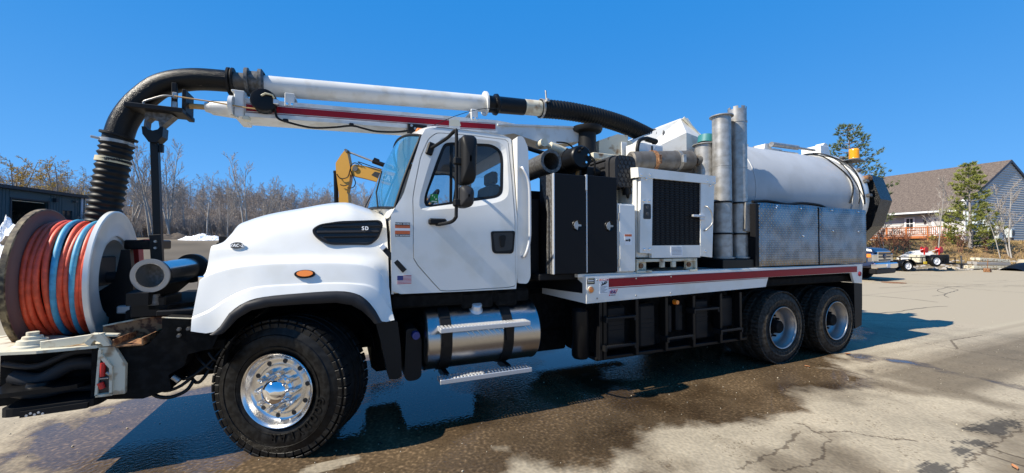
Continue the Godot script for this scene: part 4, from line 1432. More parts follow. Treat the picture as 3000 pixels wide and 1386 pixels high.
func debris_tank(t: Node) -> void:
	var c := Vector3(0, 2.575, -1.22)
	var b := MB.new()
	b.lathe(Vector3(5.55, 2.575, -1.22), Vector3.RIGHT, [Vector2(0, 0), Vector2(0.02, 0.5), Vector2(0.15, 0.74), Vector2(0.40, 0.85), Vector2(0.62, 0.88), Vector2(3.20, 0.88), Vector2(3.20, 0.90), Vector2(3.26, 0.90), Vector2(3.26, 0.87), Vector2(3.48, 0.875), Vector2(3.48, 0.4), Vector2(3.5, 0)], 96)
	var o := part("debris_tank", b, M.tank_white, t)
	b = MB.new()
	b.lathe(Vector3(6.17, 2.575, -1.22), Vector3.RIGHT, [Vector2(0, 0.88), Vector2(0.005, 0.888), Vector2(0.03, 0.888), Vector2(0.035, 0.88)], 96)
	part("weld_ring", b, M.tank_white, o)
	# rear door ring
	b = MB.new()
	b.lathe(Vector3(9.02, 2.575, -1.22), Vector3.RIGHT, [Vector2(0, 0.85), Vector2(0, 0.93), Vector2(0.14, 0.945), Vector2(0.17, 0.93), Vector2(0.17, 0.86), Vector2(0.30, 0.70), Vector2(0.38, 0.4), Vector2(0.40, 0.0)], 96)
	part("tank_door", b, M.white_paint, o)
	for k in 5:
		b = MB.new()
		var a: float = [0.95, 0.80, 0.55, 0.30, 0.02][k]
		b.box(Vector3(9.12, 2.575 + sin(a) * 0.965, -1.22 + cos(a) * 0.965), Vector3(0.10, 0.05, 0.06), Basis(Vector3.RIGHT, PI / 2 - a), 0.01)
		part("door_clamp", b, M.grey_steel, o)
	# black hoses that follow the rim
	for k in 3:
		b = MB.new()
		var path: Array = []
		for i in 19:
			var a := lerpf(1.75, -0.15, i / 18.0)
			var r: float = 0.905 + 0.02 * k + 0.015 * sin(a * 7.0 + k * 2.0)
			path.append(Vector3(8.70 + 0.14 * k + 0.04 * sin(a * 5.0 + k), 2.575 + sin(a) * r, -1.22 + cos(a) * r))
		b.tube(path, 0.012 if k != 1 else 0.008, 7)
		part("hydraulic_hose", b, M.rubber, o)
	# saddle under the tank
	b = MB.new()
	b.bx(5.8, 9.0, 1.39, 1.95, -1.75, -0.70, 0.02)
	part("tank_cradle", b, M.underbody, t)
	# lifting frame on top, with the door cylinders
	b = MB.new()
	b.side_prism(v2([7.55, 3.42, 7.60, 3.58, 7.72, 3.60, 7.80, 3.50, 8.30, 3.47, 8.32, 3.40]), -1.32, -1.12)
	b.side_prism(v2([8.55, 3.44, 8.85, 3.50, 9.15, 3.56, 9.20, 3.70, 9.42, 3.71, 9.44, 3.42, 9.1, 3.38]), -1.36, -1.08)
	b.bx(9.16, 9.44, 3.40, 3.70, -1.40, -1.04, 0.01)
	var f := part("door_hinge_frame", b, M.white_paint, o)
	for z: float in [-1.06, -1.38]:
		b = MB.new()
		b.cyl(Vector3(7.68, 3.565, z), Vector3(8.45, 3.575, z), 0.045, 0.045, 14)
		b.cyl(Vector3(8.45, 3.575, z), Vector3(9.0, 3.58, z), 0.022, 0.022, 10)
		part("lift_cylinder", b, M.galvanised, f)
	b = MB.new()
	b.side_prism(v2([9.36, 3.42, 9.40, 3.72, 9.50, 3.80, 9.60, 3.78, 9.72, 3.50, 9.66, 3.30]), -1.30, -1.14)
	part("hinge_arm", b, M.white_paint, f)
	b = MB.new()
	b.tube([Vector3(6.95, 3.44, -1.22), Vector3(6.95, 3.55, -1.22), Vector3(7.25, 3.55, -1.22), Vector3(7.25, 3.44, -1.22)], 0.018, 8)
	part("lifting_eye", b, M.white_paint, o)
	# amber beacon on its bracket
	b = MB.new()
	b.bx(8.95, 9.40, 3.262, 3.275, -0.64, -0.40, 0.004)
	b.bx(9.10, 9.16, 3.0, 3.262, -0.62, -0.56, 0.004)
	var bb := part("beacon_bracket", b, M.grey_steel, o)
	b = MB.new()
	b.lathe(Vector3(9.22, 3.276, -0.52), Vector3.UP, [Vector2(0, 0), Vector2(0, 0.105), Vector2(0.03, 0.095), Vector2(0.045, 0.085), Vector2(0.045, 0)], 24)
	part("beacon_base", b, M.grey_steel, bb)
	b = MB.new()
	var pr: Array = [Vector2(0, 0.078)]
	for i in 8:
		pr.append(Vector2(0.012 + i * 0.02, 0.080))
		pr.append(Vector2(0.022 + i * 0.02, 0.075))
	pr.append_array([Vector2(0.18, 0.072), Vector2(0.19, 0.055), Vector2(0.193, 0)])
	b.lathe(Vector3(9.22, 3.318, -0.52), Vector3.UP, pr, 28)
	part("beacon_lens", b, M.beacon_amber, bb)
	# faceted black splash shield round the rear door
	var ang := [[3.0, -0.335], [2.53, -0.20], [2.04, -0.34], [1.66, -0.66], [1.52, -1.22], [1.66, -1.78], [2.04, -2.10], [2.53, -2.24], [3.0, -2.105]]
	b = MB.new()
	for i in 8:
		var p := Vector2(ang[i][0], ang[i][1])
		var q := Vector2(ang[i + 1][0], ang[i + 1][1])
		var cc := Vector2(2.55, -1.22)
		var pi_ := p.lerp(cc, 0.27)
		var qi := q.lerp(cc, 0.27)
		var po := p.lerp(cc, 0.05)
		var qo := q.lerp(cc, 0.05)
		var out := Vector3(0, (p.x + q.x) * 0.5 - cc.x, (p.y + q.y) * 0.5 - cc.y)
		b.flat4(Vector3(9.36, p.x, p.y), Vector3(9.36, q.x, q.y), Vector3(9.88, qo.x, qo.y), Vector3(9.88, po.x, po.y), out)
		b.flat4(Vector3(9.36, p.x, p.y), Vector3(9.36, q.x, q.y), Vector3(9.34, qi.x, qi.y), Vector3(9.34, pi_.x, pi_.y), Vector3.LEFT)
		b.flat4(Vector3(9.88, po.x, po.y), Vector3(9.88, qo.x, qo.y), Vector3(9.86, qi.x, qi.y), Vector3(9.86, pi_.x, pi_.y), Vector3.RIGHT)
		b.flat4(Vector3(9.34, pi_.x, pi_.y), Vector3(9.34, qi.x, qi.y), Vector3(9.86, qi.x, qi.y), Vector3(9.86, pi_.x, pi_.y), -out)
	for i in [0, 8]:
		var p := Vector2(ang[i][0], ang[i][1])
		var cc := Vector2(2.55, -1.22)
		var pi_ := p.lerp(cc, 0.27)
		var po := p.lerp(cc, 0.05)
		b.flat4(Vector3(9.36, p.x, p.y), Vector3(9.34, pi_.x, pi_.y), Vector3(9.86, pi_.x, pi_.y), Vector3(9.88, po.x, po.y), Vector3.UP)
	part("splash_shield", b, M.liner_black, t)
	b = MB.new()
	b.box(Vector3(9.25, 2.93, -0.34), Vector3(0.18, 0.08, 0.09), Basis.IDENTITY, 0.02)
	part("door_latch", b, M.rust_plate, o)

func machinery(t: Node) -> void:
	# everything that shows between the cab and the tank, above the cabinets
	var b := MB.new()
	b.pipe(Vector3(2.64, 2.655, -1.5), Vector3(2.64, 2.668, -0.36), 0.128, 0.026, 36)
	b.lathe(Vector3(2.64, 2.668, -0.385), Vector3.BACK, [Vector2(0, 0.128), Vector2(0, 0.136), Vector2(0.05, 0.136), Vector2(0.05, 0.10)], 36)
	part("inlet_pipe", b, M.grey_steel, t)
	b = MB.new()
	b.lathe(Vector3(3.03, 2.745, -1.25), Vector3.BACK, [Vector2(0, 0), Vector2(0.0, 0.12), Vector2(0.03, 0.145), Vector2(0.92, 0.145), Vector2(0.95, 0.14), Vector2(0.965, 0.125), Vector2(0.97, 0.0)], 36)
	var s := part("silencer", b, M.black_paint, t)
	for z: float in [-0.55, -0.85]:
		b = MB.new()
		b.lathe(Vector3(3.03, 2.745, z), Vector3.BACK, [Vector2(0, 0.145), Vector2(0, 0.152), Vector2(0.03, 0.152), Vector2(0.03, 0.145)], 36)
		part("silencer_strap", b, M.black_plastic, s)
	for p: Array in [[0.0, 0.10, 0.0], [0.06, 0.02, 1.0], [0.03, -0.07, 1.0], [-0.04, 0.06, 0.0]]:
		b = MB.new()
		b.cyl(Vector3(3.03 + p[0], 2.745 + p[1], -0.285), Vector3(3.03 + p[0], 2.745 + p[1], -0.245), 0.018, 0.014, 10)
		part("port_plug", b, M.chrome if p[2] > 0.5 else M.black_plastic, s)
	b = MB.new()
	b.tube(spline([Vector3(3.12, 2.76, -0.26), Vector3(3.16, 2.70, -0.23), Vector3(3.18, 2.60, -0.25), Vector3(3.20, 2.48, -0.30)], 4), 0.012, 7)
	b.tube(spline([Vector3(3.1, 2.95, -0.75), Vector3(3.02, 2.90, -0.6), Vector3(2.98, 2.80, -0.56), Vector3(3.0, 2.6, -0.55)], 4), 0.014, 7)
	part("air_line", b, M.rubber, s)
	b = MB.new()
	b.cyl(Vector3(3.10, 2.45, -0.5), Vector3(3.10, 2.62, -0.5), 0.025, 0.025, 10)
	part("copper_pipe", b, M.rope_tan, t)
	b = MB.new()
	for p: Array in [[3.22, -0.45, 0.3], [2.9, -0.5, 0.16], [3.4, -0.6, 0.22], [3.3, -0.9, 0.35]]:
		b = MB.new()
		b.bx(p[0] - 0.06, p[0] + 0.06, 2.36, 2.36 + p[2], p[1] - 0.06, p[1] + 0.06, 0.01)
		part("valve_block", b, M.black_plastic, t)
	# engine air cleaner with its perforated intake end
	b = MB.new()
	b.prism(rounded(v2([-0.16, -0.21, -0.16, 0.19, 0.16, 0.19, 0.16, -0.21]), 0.10, 5), Vector3(3.53, 2.60, -0.66), Vector3.RIGHT, Vector3.UP, Vector3(0, 0, 0.42))
	var f := part("air_cleaner", b, M.flare_plastic, t)
	b = MB.new()
	b.prism(rounded(v2([-0.155, -0.20, -0.155, 0.18, 0.155, 0.18, 0.155, -0.20]), 0.09, 5), Vector3(3.545, 2.595, -0.24), Vector3.RIGHT, Vector3.UP, Vector3(0, 0, 0.10))
	part("intake_cover", b, M.flare_plastic, f)
	b = MB.new()
	for i in 7:
		for k in 4:
			var y := 2.43 + i * 0.052
			var x := 3.455 + k * 0.058 + 0.029 * (i % 2)
			if x < 3.66:
				b.cyl(Vector3(x, y, -0.138), Vector3(x, y, -0.132), 0.023, 0.023, 6)
	part("intake_hole", b, M.ink, f)
	for i in 4:
		b = MB.new()
		b.bx(3.36, 3.70, 2.46 + i * 0.09, 2.475 + i * 0.09, -0.62, -0.30, 0.004)
		part("cleaner_rib", b, M.black_plastic, f)
	for y: float in [2.52, 2.68]:
		b = MB.new()
		b.bx(3.355, 3.385, y - 0.03, y + 0.03, -0.42, -0.30, 0.006)
		part("clip", b, M.flare_plastic, f)
	b = MB.new()
	b.cyl(Vector3(3.60, 2.40, -0.2), Vector3(3.62, 2.32, -0.2), 0.05, 0.06, 14)
	b.cyl(Vector3(3.62, 2.33, -0.2), Vector3(3.63, 2.27, -0.2), 0.025, 0.012, 10)
	part("dust_valve", b, M.rubber, f)
	b = MB.new()
	b.tube(spline([Vector3(3.40, 2.62, -0.45), Vector3(3.30, 2.60, -0.5), Vector3(3.25, 2.50, -0.6), Vector3(3.25, 2.36, -0.7)], 4), 0.07, 12)
	part("intake_duct", b, M.rubber, f)
	# boom pedestal with its slewing ring
	b = MB.new()
	b.cyl(Vector3(3.60, 2.3, -1.02), Vector3(3.60, 3.30, -1.02), 0.135, 0.125, 28)
	b.lathe(Vector3(3.60, 3.28, -1.02), Vector3.UP, [Vector2(0, 0.12), Vector2(0.02, 0.20), Vector2(0.05, 0.215), Vector2(0.085, 0.215), Vector2(0.09, 0.20), Vector2(0.09, 0)], 36)
	b.bx(3.38, 3.50, 2.4, 3.05, -1.12, -0.92, 0.01)
	var pd := part("boom_pedestal", b, M.grey_steel, t)
	pd.material_override = M.black_plastic
	# white cross beam and boxes
	b = MB.new()
	b.bx(3.55, 5.2, 2.88, 2.965, -0.90, -0.80, 0.008)
	part("cross_beam", b, M.cream_worn, t)
	b = MB.new()
	b.side_prism(v2([3.79, 2.97, 3.79, 3.20, 4.12, 3.33, 4.31, 3.33, 4.31, 2.97]), -1.35, -1.0)
	b.side_prism(v2([4.31, 2.97, 4.31, 3.27, 4.42, 3.27, 4.50, 3.18, 4.50, 2.97]), -1.3, -1.05)
	var bx2 := part("valve_cabinet", b, M.cream_worn, t)
	b = MB.new()
	b.bx(4.18, 4.28, 3.02, 3.22, -1.0, -0.985, 0.004)
	part("cabinet_hatch", b, M.white_paint, bx2)
	b = MB.new()
	b.bx(4.22, 4.70, 2.85, 3.15, -0.95, -0.70, 0.012)
	var wb := part("oil_reservoir", b, M.white_paint, t)
	b = MB.new()
	b.bx(4.47, 4.50, 3.03, 3.12, -0.70, -0.692, 0.002)
	part("sight_glass", b, M.ink, wb)
	b = MB.new()
	b.bx(4.53, 4.68, 3.02, 3.12, -0.70, -0.697, 0.0)
	part("notice", b, M.step_metal, wb)
	b = MB.new()
	b.tube(spline([Vector3(4.25, 2.9, -0.72), Vector3(4.22, 3.05, -0.70), Vector3(4.28, 3.18, -0.72), Vector3(4.42, 3.235, -0.75), Vector3(4.50, 3.235, -0.78)], 5), 0.027, 10)
	b.cyl(Vector3(4.45, 3.235, -0.77), Vector3(4.66, 3.225, -0.80), 0.04, 0.04, 10)
	b.cyl(Vector3(4.62, 3.14, -0.8), Vector3(4.62, 3.23, -0.8), 0.03, 0.03, 10)
	part("return_hose", b, M.rubber, wb)
	# muffler with band clamps, its elbow and stack
	b = MB.new()
	var a := Vector3(4.10, 2.87, -0.72)
	var e := Vector3(5.10, 2.935, -0.56)
	var L := (e - a).length()
	b.lathe(a, e - a, [Vector2(0, 0), Vector2(0.0, 0.11), Vector2(0.02, 0.135), Vector2(L - 0.03, 0.145), Vector2(L, 0.12), Vector2(L, 0)], 36)
	var mf := part("muffler", b, M.muffler_metal, t)
	for u: float in [0.33, 0.72]:
		b = MB.new()
		b.lathe(a.lerp(e, u), e - a, [Vector2(0, 0.138), Vector2(0, 0.150), Vector2(0.05, 0.150), Vector2(0.05, 0.138)], 36)
		b.box(a.lerp(e, u) + Vector3(0.02, 0.0, 0.155), Vector3(0.06, 0.12, 0.03), Basis.IDENTITY, 0.006)
		part("band_clamp", b, M.rust_plate if u < 0.5 else M.galvanised, mf)
	b = MB.new()
	b.cyl(e - Vector3(0.02, 0, 0), e + Vector3(0.09, 0.01, 0.02), 0.055, 0.055, 16)
	b.cyl(e + Vector3(0.05, 0, 0.02), e + Vector3(0.09, 0.0, 0.02), 0.075, 0.075, 16)
	part("muffler_outlet", b, M.rust_plate, mf)
	b = MB.new()
	b.tube(spline([e + Vector3(0.06, 0.0, 0.02), e + Vector3(0.13, 0.01, 0.04), e + Vector3(0.22, 0.09, 0.06), e + Vector3(0.26, 0.2, 0.06)], 4), 0.075, 16)
	part("exhaust_elbow", b, M.muffler_metal, mf)
	b = MB.new()
	b.pipe(Vector3(5.33, 2.4, -0.52), Vector3(5.33, 3.18, -0.52), 0.142, 0.006, 32)
	b.lathe(Vector3(5.33, 3.17, -0.52), Vector3.UP, [Vector2(0, 0.136), Vector2(0, 0.175), Vector2(0.012, 0.175), Vector2(0.012, 0.13)], 32)
	var ex := part("exhaust_stack", b, M.galvanised, t)
	b = MB.new()
	b.lathe(Vector3(5.36, 3.20, -0.52), Vector3(0.18, 1, 0), [Vector2(0, 0.125), Vector2(0.11, 0.125), Vector2(0.115, 0.105), Vector2(0.115, 0)], 28)
	part("plastic_cap", b, M.teal_cap, ex)
	# debris inlet housing: a gabled white box in front of the tank
	b = MB.new()
	var P: Array = [Vector3(4.38, 2.98, -1.02), Vector3(4.38, 3.26, -1.12), Vector3(5.40, 3.74, -1.05), Vector3(5.47, 3.73, -0.95), Vector3(5.18, 3.40, -0.72), Vector3(5.18, 2.9, -0.72), Vector3(5.85, 2.9, -0.72), Vector3(5.75, 3.30, -0.72)]
	b.flat4(P[0], P[1], Vector3(5.28, 3.68, -0.92), P[4], Vector3(-0.6, 0.1, 0.7))
	b.flat3(P[0], P[4], P[5], Vector3(-0.6, 0.1, 0.7))
	b.flat3(P[0], P[5], Vector3(4.38, 2.9, -1.02), Vector3(-0.6, 0.1, 0.7))
	b.flat4(P[4], Vector3(5.28, 3.68, -0.92), P[7], P[6], Vector3(0.1, 0.1, 1))
	b.flat3(P[4], P[6], P[5], Vector3(0.1, 0.1, 1))
	b.flat4(P[1], Vector3(5.28, 3.68, -0.92), P[3], P[2], Vector3.UP)
	b.flat4(Vector3(5.28, 3.68, -0.92), P[3], Vector3(5.80, 3.12, -0.80), P[7], Vector3(0.7, 0.5, 0.5))
	b.flat4(P[3], P[2], Vector3(5.86, 3.1, -1.3), Vector3(5.80, 3.12, -0.80), Vector3(0.7, 0.6, 0))
	b.flat4(P[1], P[2], Vector3(5.40, 3.74, -1.5), Vector3(4.38, 3.26, -1.5), Vector3.UP)
	b.flat4(P[0], P[1], Vector3(4.38, 3.26, -1.5), Vector3(4.38, 2.98, -1.5), Vector3.LEFT)
	b.flat4(P[2], Vector3(5.40, 3.74, -1.5), Vector3(5.86, 3.1, -1.5), Vector3(5.86, 3.1, -1.3), Vector3.RIGHT)
	b.flat4(Vector3(4.38, 2.9, -1.5), Vector3(4.38, 3.26, -1.5), Vector3(5.40, 3.74, -1.5), Vector3(5.86, 2.9, -1.5), Vector3.FORWARD)
	var h := part("inlet_housing", b, M.cream_worn, t)
	h.material_override = M.boom_white
	b = MB.new()
	b.bar(Vector3(5.32, 3.70, -0.90), Vector3(5.70, 3.24, -0.74), 0.10, 0.03, Vector3(0.3, 0.5, 0.8))
	part("cover_flange", b, M.cream_worn, h)
	b = MB.new()
	b.side_prism(v2([5.46, 3.73, 5.55, 3.745, 5.84, 3.20, 5.78, 3.12]), -1.1, -1.06)
	part("cover_edge", b, M.grey_steel, h)
	b = MB.new()
	b.bar(Vector3(4.985, 3.05, -0.78), Vector3(5.075, 3.38, -0.83), 0.018, 0.004, Vector3(-0.6, 0.1, 0.7))
	part("rust_streak", b, M.rope_tan, h)
	b = MB.new()
	b.cyl(Vector3(5.72, 3.40, -0.95), Vector3(5.86, 3.41, -0.93), 0.03, 0.03, 10)
	b.cyl(Vector3(5.76, 3.36, -0.95), Vector3(5.76, 3.47, -0.95), 0.025, 0.025, 10)
	part("valve", b, M.grey_steel, h)

func boom(t: Node) -> void:
	# telescopic boom resting above the cab, rising slightly to the rear
	var Y := func(x: float, y0: float) -> float: return y0 + (x + 0.47) * 0.0455
	var b := MB.new()
	var zz0 := -1.36
	var zz1 := -1.05
	var prof := v2([-0.475, Y.call(-0.475, 2.995), -0.475, Y.call(-0.475, 3.183), 2.25, Y.call(2.25, 3.183), 2.60, 3.285, 3.55, 3.385, 3.62, 3.30, 3.55, 3.18, 3.05, 3.075, 2.86, 3.085, 2.48, 3.165, 2.25, Y.call(2.25, 2.985)])
	b.side_prism(prof, zz0, zz1)
	var o := part("boom", b, M.boom_white, t)
	b = MB.new()
	b.side_prism(v2([-0.47, Y.call(-0.47, 2.992), -0.47, Y.call(-0.47, 3.025), 2.25, Y.call(2.25, 3.025), 2.25, Y.call(2.25, 2.992)]), zz1 - 0.02, zz1 + 0.022)
	b.side_prism(v2([2.25, 3.262, 3.5, 3.375, 3.5, 3.35, 2.25, 3.24]), zz1 - 0.02, zz1 + 0.02)
	part("boom_flange", b, M.boom_white, o)
	for k in 2:
		b = MB.new()
		var x0: float = -0.465 if k == 0 else 1.755
		var x1: float = 1.615 if k == 0 else 2.222
		b.side_prism(v2([x0, Y.call(x0, 3.055), x0, Y.call(x0, 3.122), x1, Y.call(x1, 3.13), x1, Y.call(x1, 3.066)]), zz1 - 0.001, zz1 + 0.003)
		part("red_stripe", b, M.red_stripe, o)
		b = MB.new()
		b.side_prism(v2([x0, Y.call(x0, 3.040), x0, Y.call(x0, 3.046), x1, Y.call(x1, 3.057), x1, Y.call(x1, 3.052)]), zz1 - 0.001, zz1 + 0.003)
		b.side_prism(v2([x0, Y.call(x0, 3.130), x0, Y.call(x0, 3.134), x1, Y.call(x1, 3.144), x1, Y.call(x1, 3.140)]), zz1 - 0.001, zz1 + 0.003)
		part("pinstripe", b, M.maroon_line, o)
	# worn patch where the stripe is rubbed off
	b = MB.new()
	b.side_prism(v2([1.615, 3.165, 1.63, 3.235, 1.74, 3.245, 1.765, 3.175]), zz1 - 0.001, zz1 + 0.0035)
	part("worn_patch", b, M.cream_worn, o)
	# boom nose: collar, taper and rod
	b = MB.new()
	b.bx(-0.565, -0.475, 2.975, 3.235, -1.40, -1.02, 0.012)
	b.bx(-0.585, -0.475, 3.225, 3.245, -1.40, -1.02, 0.004)
	b.cyl(Vector3(-0.60, 3.085, -1.05), Vector3(-0.565, 3.085, -1.05), 0.10, 0.10, 20)
	part("boom_collar", b, M.boom_white, o)
	b = MB.new()
	b.lathe(Vector3(-0.83, 3.08, -1.17), Vector3(1, 0.02, 0), [Vector2(0, 0), Vector2(0, 0.045), Vector2(0.04, 0.055), Vector2(0.06, 0.07), Vector2(0.25, 0.085), Vector2(0.27, 0.085)], 24)
	part("inner_boom_end", b, M.boom_white, o)
	b = MB.new()
	b.cyl(Vector3(-0.98, 3.072, -1.17), Vector3(-0.80, 3.08, -1.17), 0.026, 0.026, 14)
	part("extension_rod", b, M.rope_tan, o)
	b = MB.new()
	b.tube([Vector3(-1.03, 3.11, -1.03), Vector3(-0.7, 3.088, -1.0), Vector3(-0.45, 3.065, -0.98), Vector3(-0.36, 3.06, -0.965)], 0.007, 6)
	part("wire_rope", b, M.rope_tan, o)
	b = MB.new()
	b.tube([Vector3(-0.62, 3.08, -1.03), Vector3(-0.59, 3.0, -1.02), Vector3(-0.52, 2.97, -1.02)], 0.008, 6)
	b.bx(-0.49, -0.43, 2.955, 3.0, -1.1, -1.02, 0.008)
	part("boom_lug", b, M.cream_worn, o)
	# control cable reel
	b = MB.new()
	b.lathe(Vector3(-0.305, 3.156, -1.04), Vector3(0.06, 0, 1), [Vector2(0, 0), Vector2(0, 0.115), Vector2(0.075, 0.118), Vector2(0.095, 0.110), Vector2(0.10, 0.09), Vector2(0.10, 0.0)], 36)
	var cr := part("cable_reel", b, M.black_paint, o)
	b = MB.new()
	b.tube([Vector3(-0.315, 3.19, -0.93), Vector3(-0.28, 3.215, -0.925), Vector3(-0.22, 3.21, -0.93), Vector3(-0.205, 3.18, -0.94)], 0.010, 7)
	part("cable_end", b, M.band_tan, cr)
	b = MB.new()
	b.bx(-0.215, -0.165, 3.125, 3.175, -0.98, -0.93, 0.006)
	part("junction_box", b, M.step_metal, cr)
	b = MB.new()
	b.tube(spline([Vector3(-0.202, 3.13, -0.96), Vector3(-0.20, 3.05, -1.0), Vector3(-0.178, 3.0, -1.0), Vector3(-0.108, 2.975, -1.0), Vector3(0.06, 2.946, -1.0), Vector3(0.18, 2.945, -1.0), Vector3(0.36, 2.975, -1.0), Vector3(0.52, 3.010, -1.0), Vector3(0.64, 2.995, -1.0), Vector3(0.78, 2.978, -1.0), Vector3(1.0, 2.998, -1.0), Vector3(1.13, 3.03, -1.0)], 4), 0.011, 8)
	part("cable", b, M.rubber, o)
	for p: Array in [[-0.11, 2.985], [0.515, 3.02]]:
		b = MB.new()
		b.box(Vector3(p[0], p[1], -1.0), Vector3(0.05, 0.035, 0.04), Basis.IDENTITY, 0.008)
		part("cable_clip", b, M.black_plastic, o)
	b = MB.new()
	b.bx(1.115, 1.34, 3.012, 3.115, -1.06, -1.0, 0.006)
	part("bracket", b, M.black_plastic, o)
	for p: Array in [[1.16, 3.09], [1.20, 3.06]]:
		b = MB.new()
		b.cyl(Vector3(p[0], p[1], -1.0), Vector3(p[0], p[1], -0.99), 0.015, 0.015, 10)
		part("bolt", b, M.galvanised, o)
	# saddles carrying the suction pipe
	for k in 2:
		var x0: float = -0.13 if k == 0 else 1.895
		var y0: float = 3.15 if k == 0 else 3.265
		b = MB.new()
		b.bx(x0, x0 + 0.09, y0, y0 + 0.145, -1.075, -1.045, 0.006)
		b.bx(x0, x0 + 0.10, y0 + 0.10, y0 + 0.125, -1.40, -1.075, 0.006)
		b.bx(x0 + 0.01, x0 + 0.10, y0, y0 + 0.12, -1.40, -1.37, 0.006)
		var sd := part("pipe_saddle", b, M.boom_white, o)
		for q in 2:
			b = MB.new()
			b.lathe(Vector3(x0 + 0.025 + q * 0.045, y0 + 0.025, -1.046), Vector3.BACK, [Vector2(0, 0.016), Vector2(0.014, 0.013), Vector2(0.016, 0)], 10)
			part("bolt", b, M.chrome, sd)
	# hydraulic lift cylinder under the boom's heel
	b = MB.new()
	b.cyl(Vector3(2.88, 3.065, -0.95), Vector3(2.88, 3.065, -1.1), 0.055, 0.055, 20)
	b.cyl(Vector3(2.92, 3.055, -1.0), Vector3(3.0, 3.03, -1.0), 0.03, 0.03, 12)
	var lc := part("cylinder_eye", b, M.cream_worn, o)
	b = MB.new()
	b.cyl(Vector3(2.99, 3.035, -1.0), Vector3(3.45, 2.92, -1.0), 0.062, 0.066, 20)
	part("lift_cylinder", b, M.cream_worn, o)
	b = MB.new()
	b.tube(spline([Vector3(3.05, 3.08, -0.93), Vector3(3.2, 3.08, -0.92), Vector3(3.32, 3.02, -0.92), Vector3(3.42, 2.98, -0.94)], 4), 0.010, 6)
	b.tube(spline([Vector3(2.15, 3.03, -0.9), Vector3(2.5, 2.98, -0.92), Vector3(2.8, 2.93, -0.95), Vector3(3.3, 2.86, -0.95)], 4), 0.03, 8)
	part("hydraulic_hose", b, M.rubber, o)
	# white suction pipe on top
	b = MB.new()
	b.pipe(Vector3(-0.35, 3.393, -1.22), Vector3(2.14, 3.565, -1.22), 0.106, 0.006, 40)
	b.lathe(Vector3(2.125, 3.564, -1.22), Vector3(2.49, 0.172, 0), [Vector2(0, 0.1), Vector2(0, 0.155), Vector2(0.025, 0.155), Vector2(0.025, 0.1)], 36)
	var sp := part("suction_pipe", b, M.boom_white, t)
	b = MB.new()
	b.lathe(Vector3(-0.50, 3.405, -1.22), Vector3(1, 0.069, 0), [Vector2(0, 0.105), Vector2(0, 0.145), Vector2(0.03, 0.145), Vector2(0.03, 0.115), Vector2(0.12, 0.118), Vector2(0.12, 0.145), Vector2(0.15, 0.145), Vector2(0.17, 0.112)], 32)
	part("dented_collar", b, M.grey_steel, sp)
	b = MB.new()
	b.cyl(Vector3(-0.66, 3.388, -1.22), Vector3(-0.46, 3.398, -1.22), 0.097, 0.097, 32)
	part("steel_spool", b, M.muffler_metal, sp)
	b = MB.new()
	b.lathe(Vector3(2.15, 3.566, -1.22), Vector3(1, 0.06, 0), [Vector2(0, 0.10), Vector2(0, 0.135), Vector2(0.02, 0.11), Vector2(0.11, 0.108), Vector2(0.12, 0.135), Vector2(0.15, 0.14), Vector2(0.165, 0.12), Vector2(0.19, 0.11), Vector2(0.55, 0.108)], 36)
	part("black_sleeve", b, M.liner_black, sp)
	b = MB.new()
	b.cyl(Vector3(2.69, 3.602, -1.22), Vector3(2.98, 3.618, -1.22), 0.104, 0.106, 32, false)
	part("worn_spool", b, M.cream_worn, sp)
	# ribbed rear hose sagging to the inlet housing
	b = MB.new()
	var cp := spline([Vector3(2.95, 3.617, -1.22), Vector3(3.4, 3.642, -1.22), Vector3(3.9, 3.622, -1.21), Vector3(4.35, 3.56, -1.19), Vector3(4.70, 3.46, -1.16), Vector3(4.93, 3.37, -1.13)], 40)
	var rad: Array = []
	for i in cp.size():
		rad.append(0.124 - 0.008 * cos(i * PI * 0.5))
	b.tube(cp, rad, 24)
	var rh := part("ribbed_hose", b, M.rubber, t)
	b = MB.new()
	b.lathe(Vector3(2.955, 3.617, -1.22), Vector3(1, 0.05, 0), [Vector2(0, 0.126), Vector2(0, 0.134), Vector2(0.03, 0.134), Vector2(0.03, 0.126)], 32)
	b.bar(Vector3(3.0, 3.72, -1.12), Vector3(3.0, 3.85, -1.14), 0.02, 0.02, Vector3.RIGHT)
	b.bx(2.98, 3.03, 3.67, 3.72, -1.13, -1.07, 0.008)
	part("hose_clamp", b, M.galvanised, rh)
	b = MB.new()
	b.lathe(Vector3(4.86, 3.40, -1.14), Vector3(0.9, -0.36, 0.12), [Vector2(0, 0.13), Vector2(0.0, 0.15), Vector2(0.05, 0.15), Vector2(0.05, 0.13), Vector2(0.09, 0.13), Vector2(0.09, 0.20), Vector2(0.12, 0.20), Vector2(0.12, 0.0)], 32)
	part("hose_flange", b, M.grey_steel, rh)
	# lined elbow bending down ahead of the hood
	b = MB.new()
	var ctr := [Vector3(-1.497, 2.735, -1.22), Vector3(-1.466, 2.86, -1.22), Vector3(-1.402, 3.0, -1.22), Vector3(-1.325, 3.115, -1.22), Vector3(-1.22, 3.235, -1.22), Vector3(-1.108, 3.305, -1.22), Vector3(-0.997, 3.345, -1.22), Vector3(-0.882, 3.370, -1.22), Vector3(-0.735, 3.384, -1.22), Vector3(-0.64, 3.389, -1.22)]
	b.tube(spline(ctr, 4), 0.106, 32)
	var el := part("elbow", b, M.liner_black, t)
	b = MB.new()
	b.lathe(Vector3(-0.655, 3.388, -1.22), Vector3(1, 0.03, 0), [Vector2(0, 0.10), Vector2(0, 0.138), Vector2(0.02, 0.138), Vector2(0.025, 0.125), Vector2(0.04, 0.14), Vector2(0.055, 0.138), Vector2(0.055, 0.1)], 32)
	b.bx(-0.65, -0.61, 3.245, 3.275, -1.27, -1.17, 0.008)
	part("flange", b, M.black_plastic, el)
	b = MB.new()
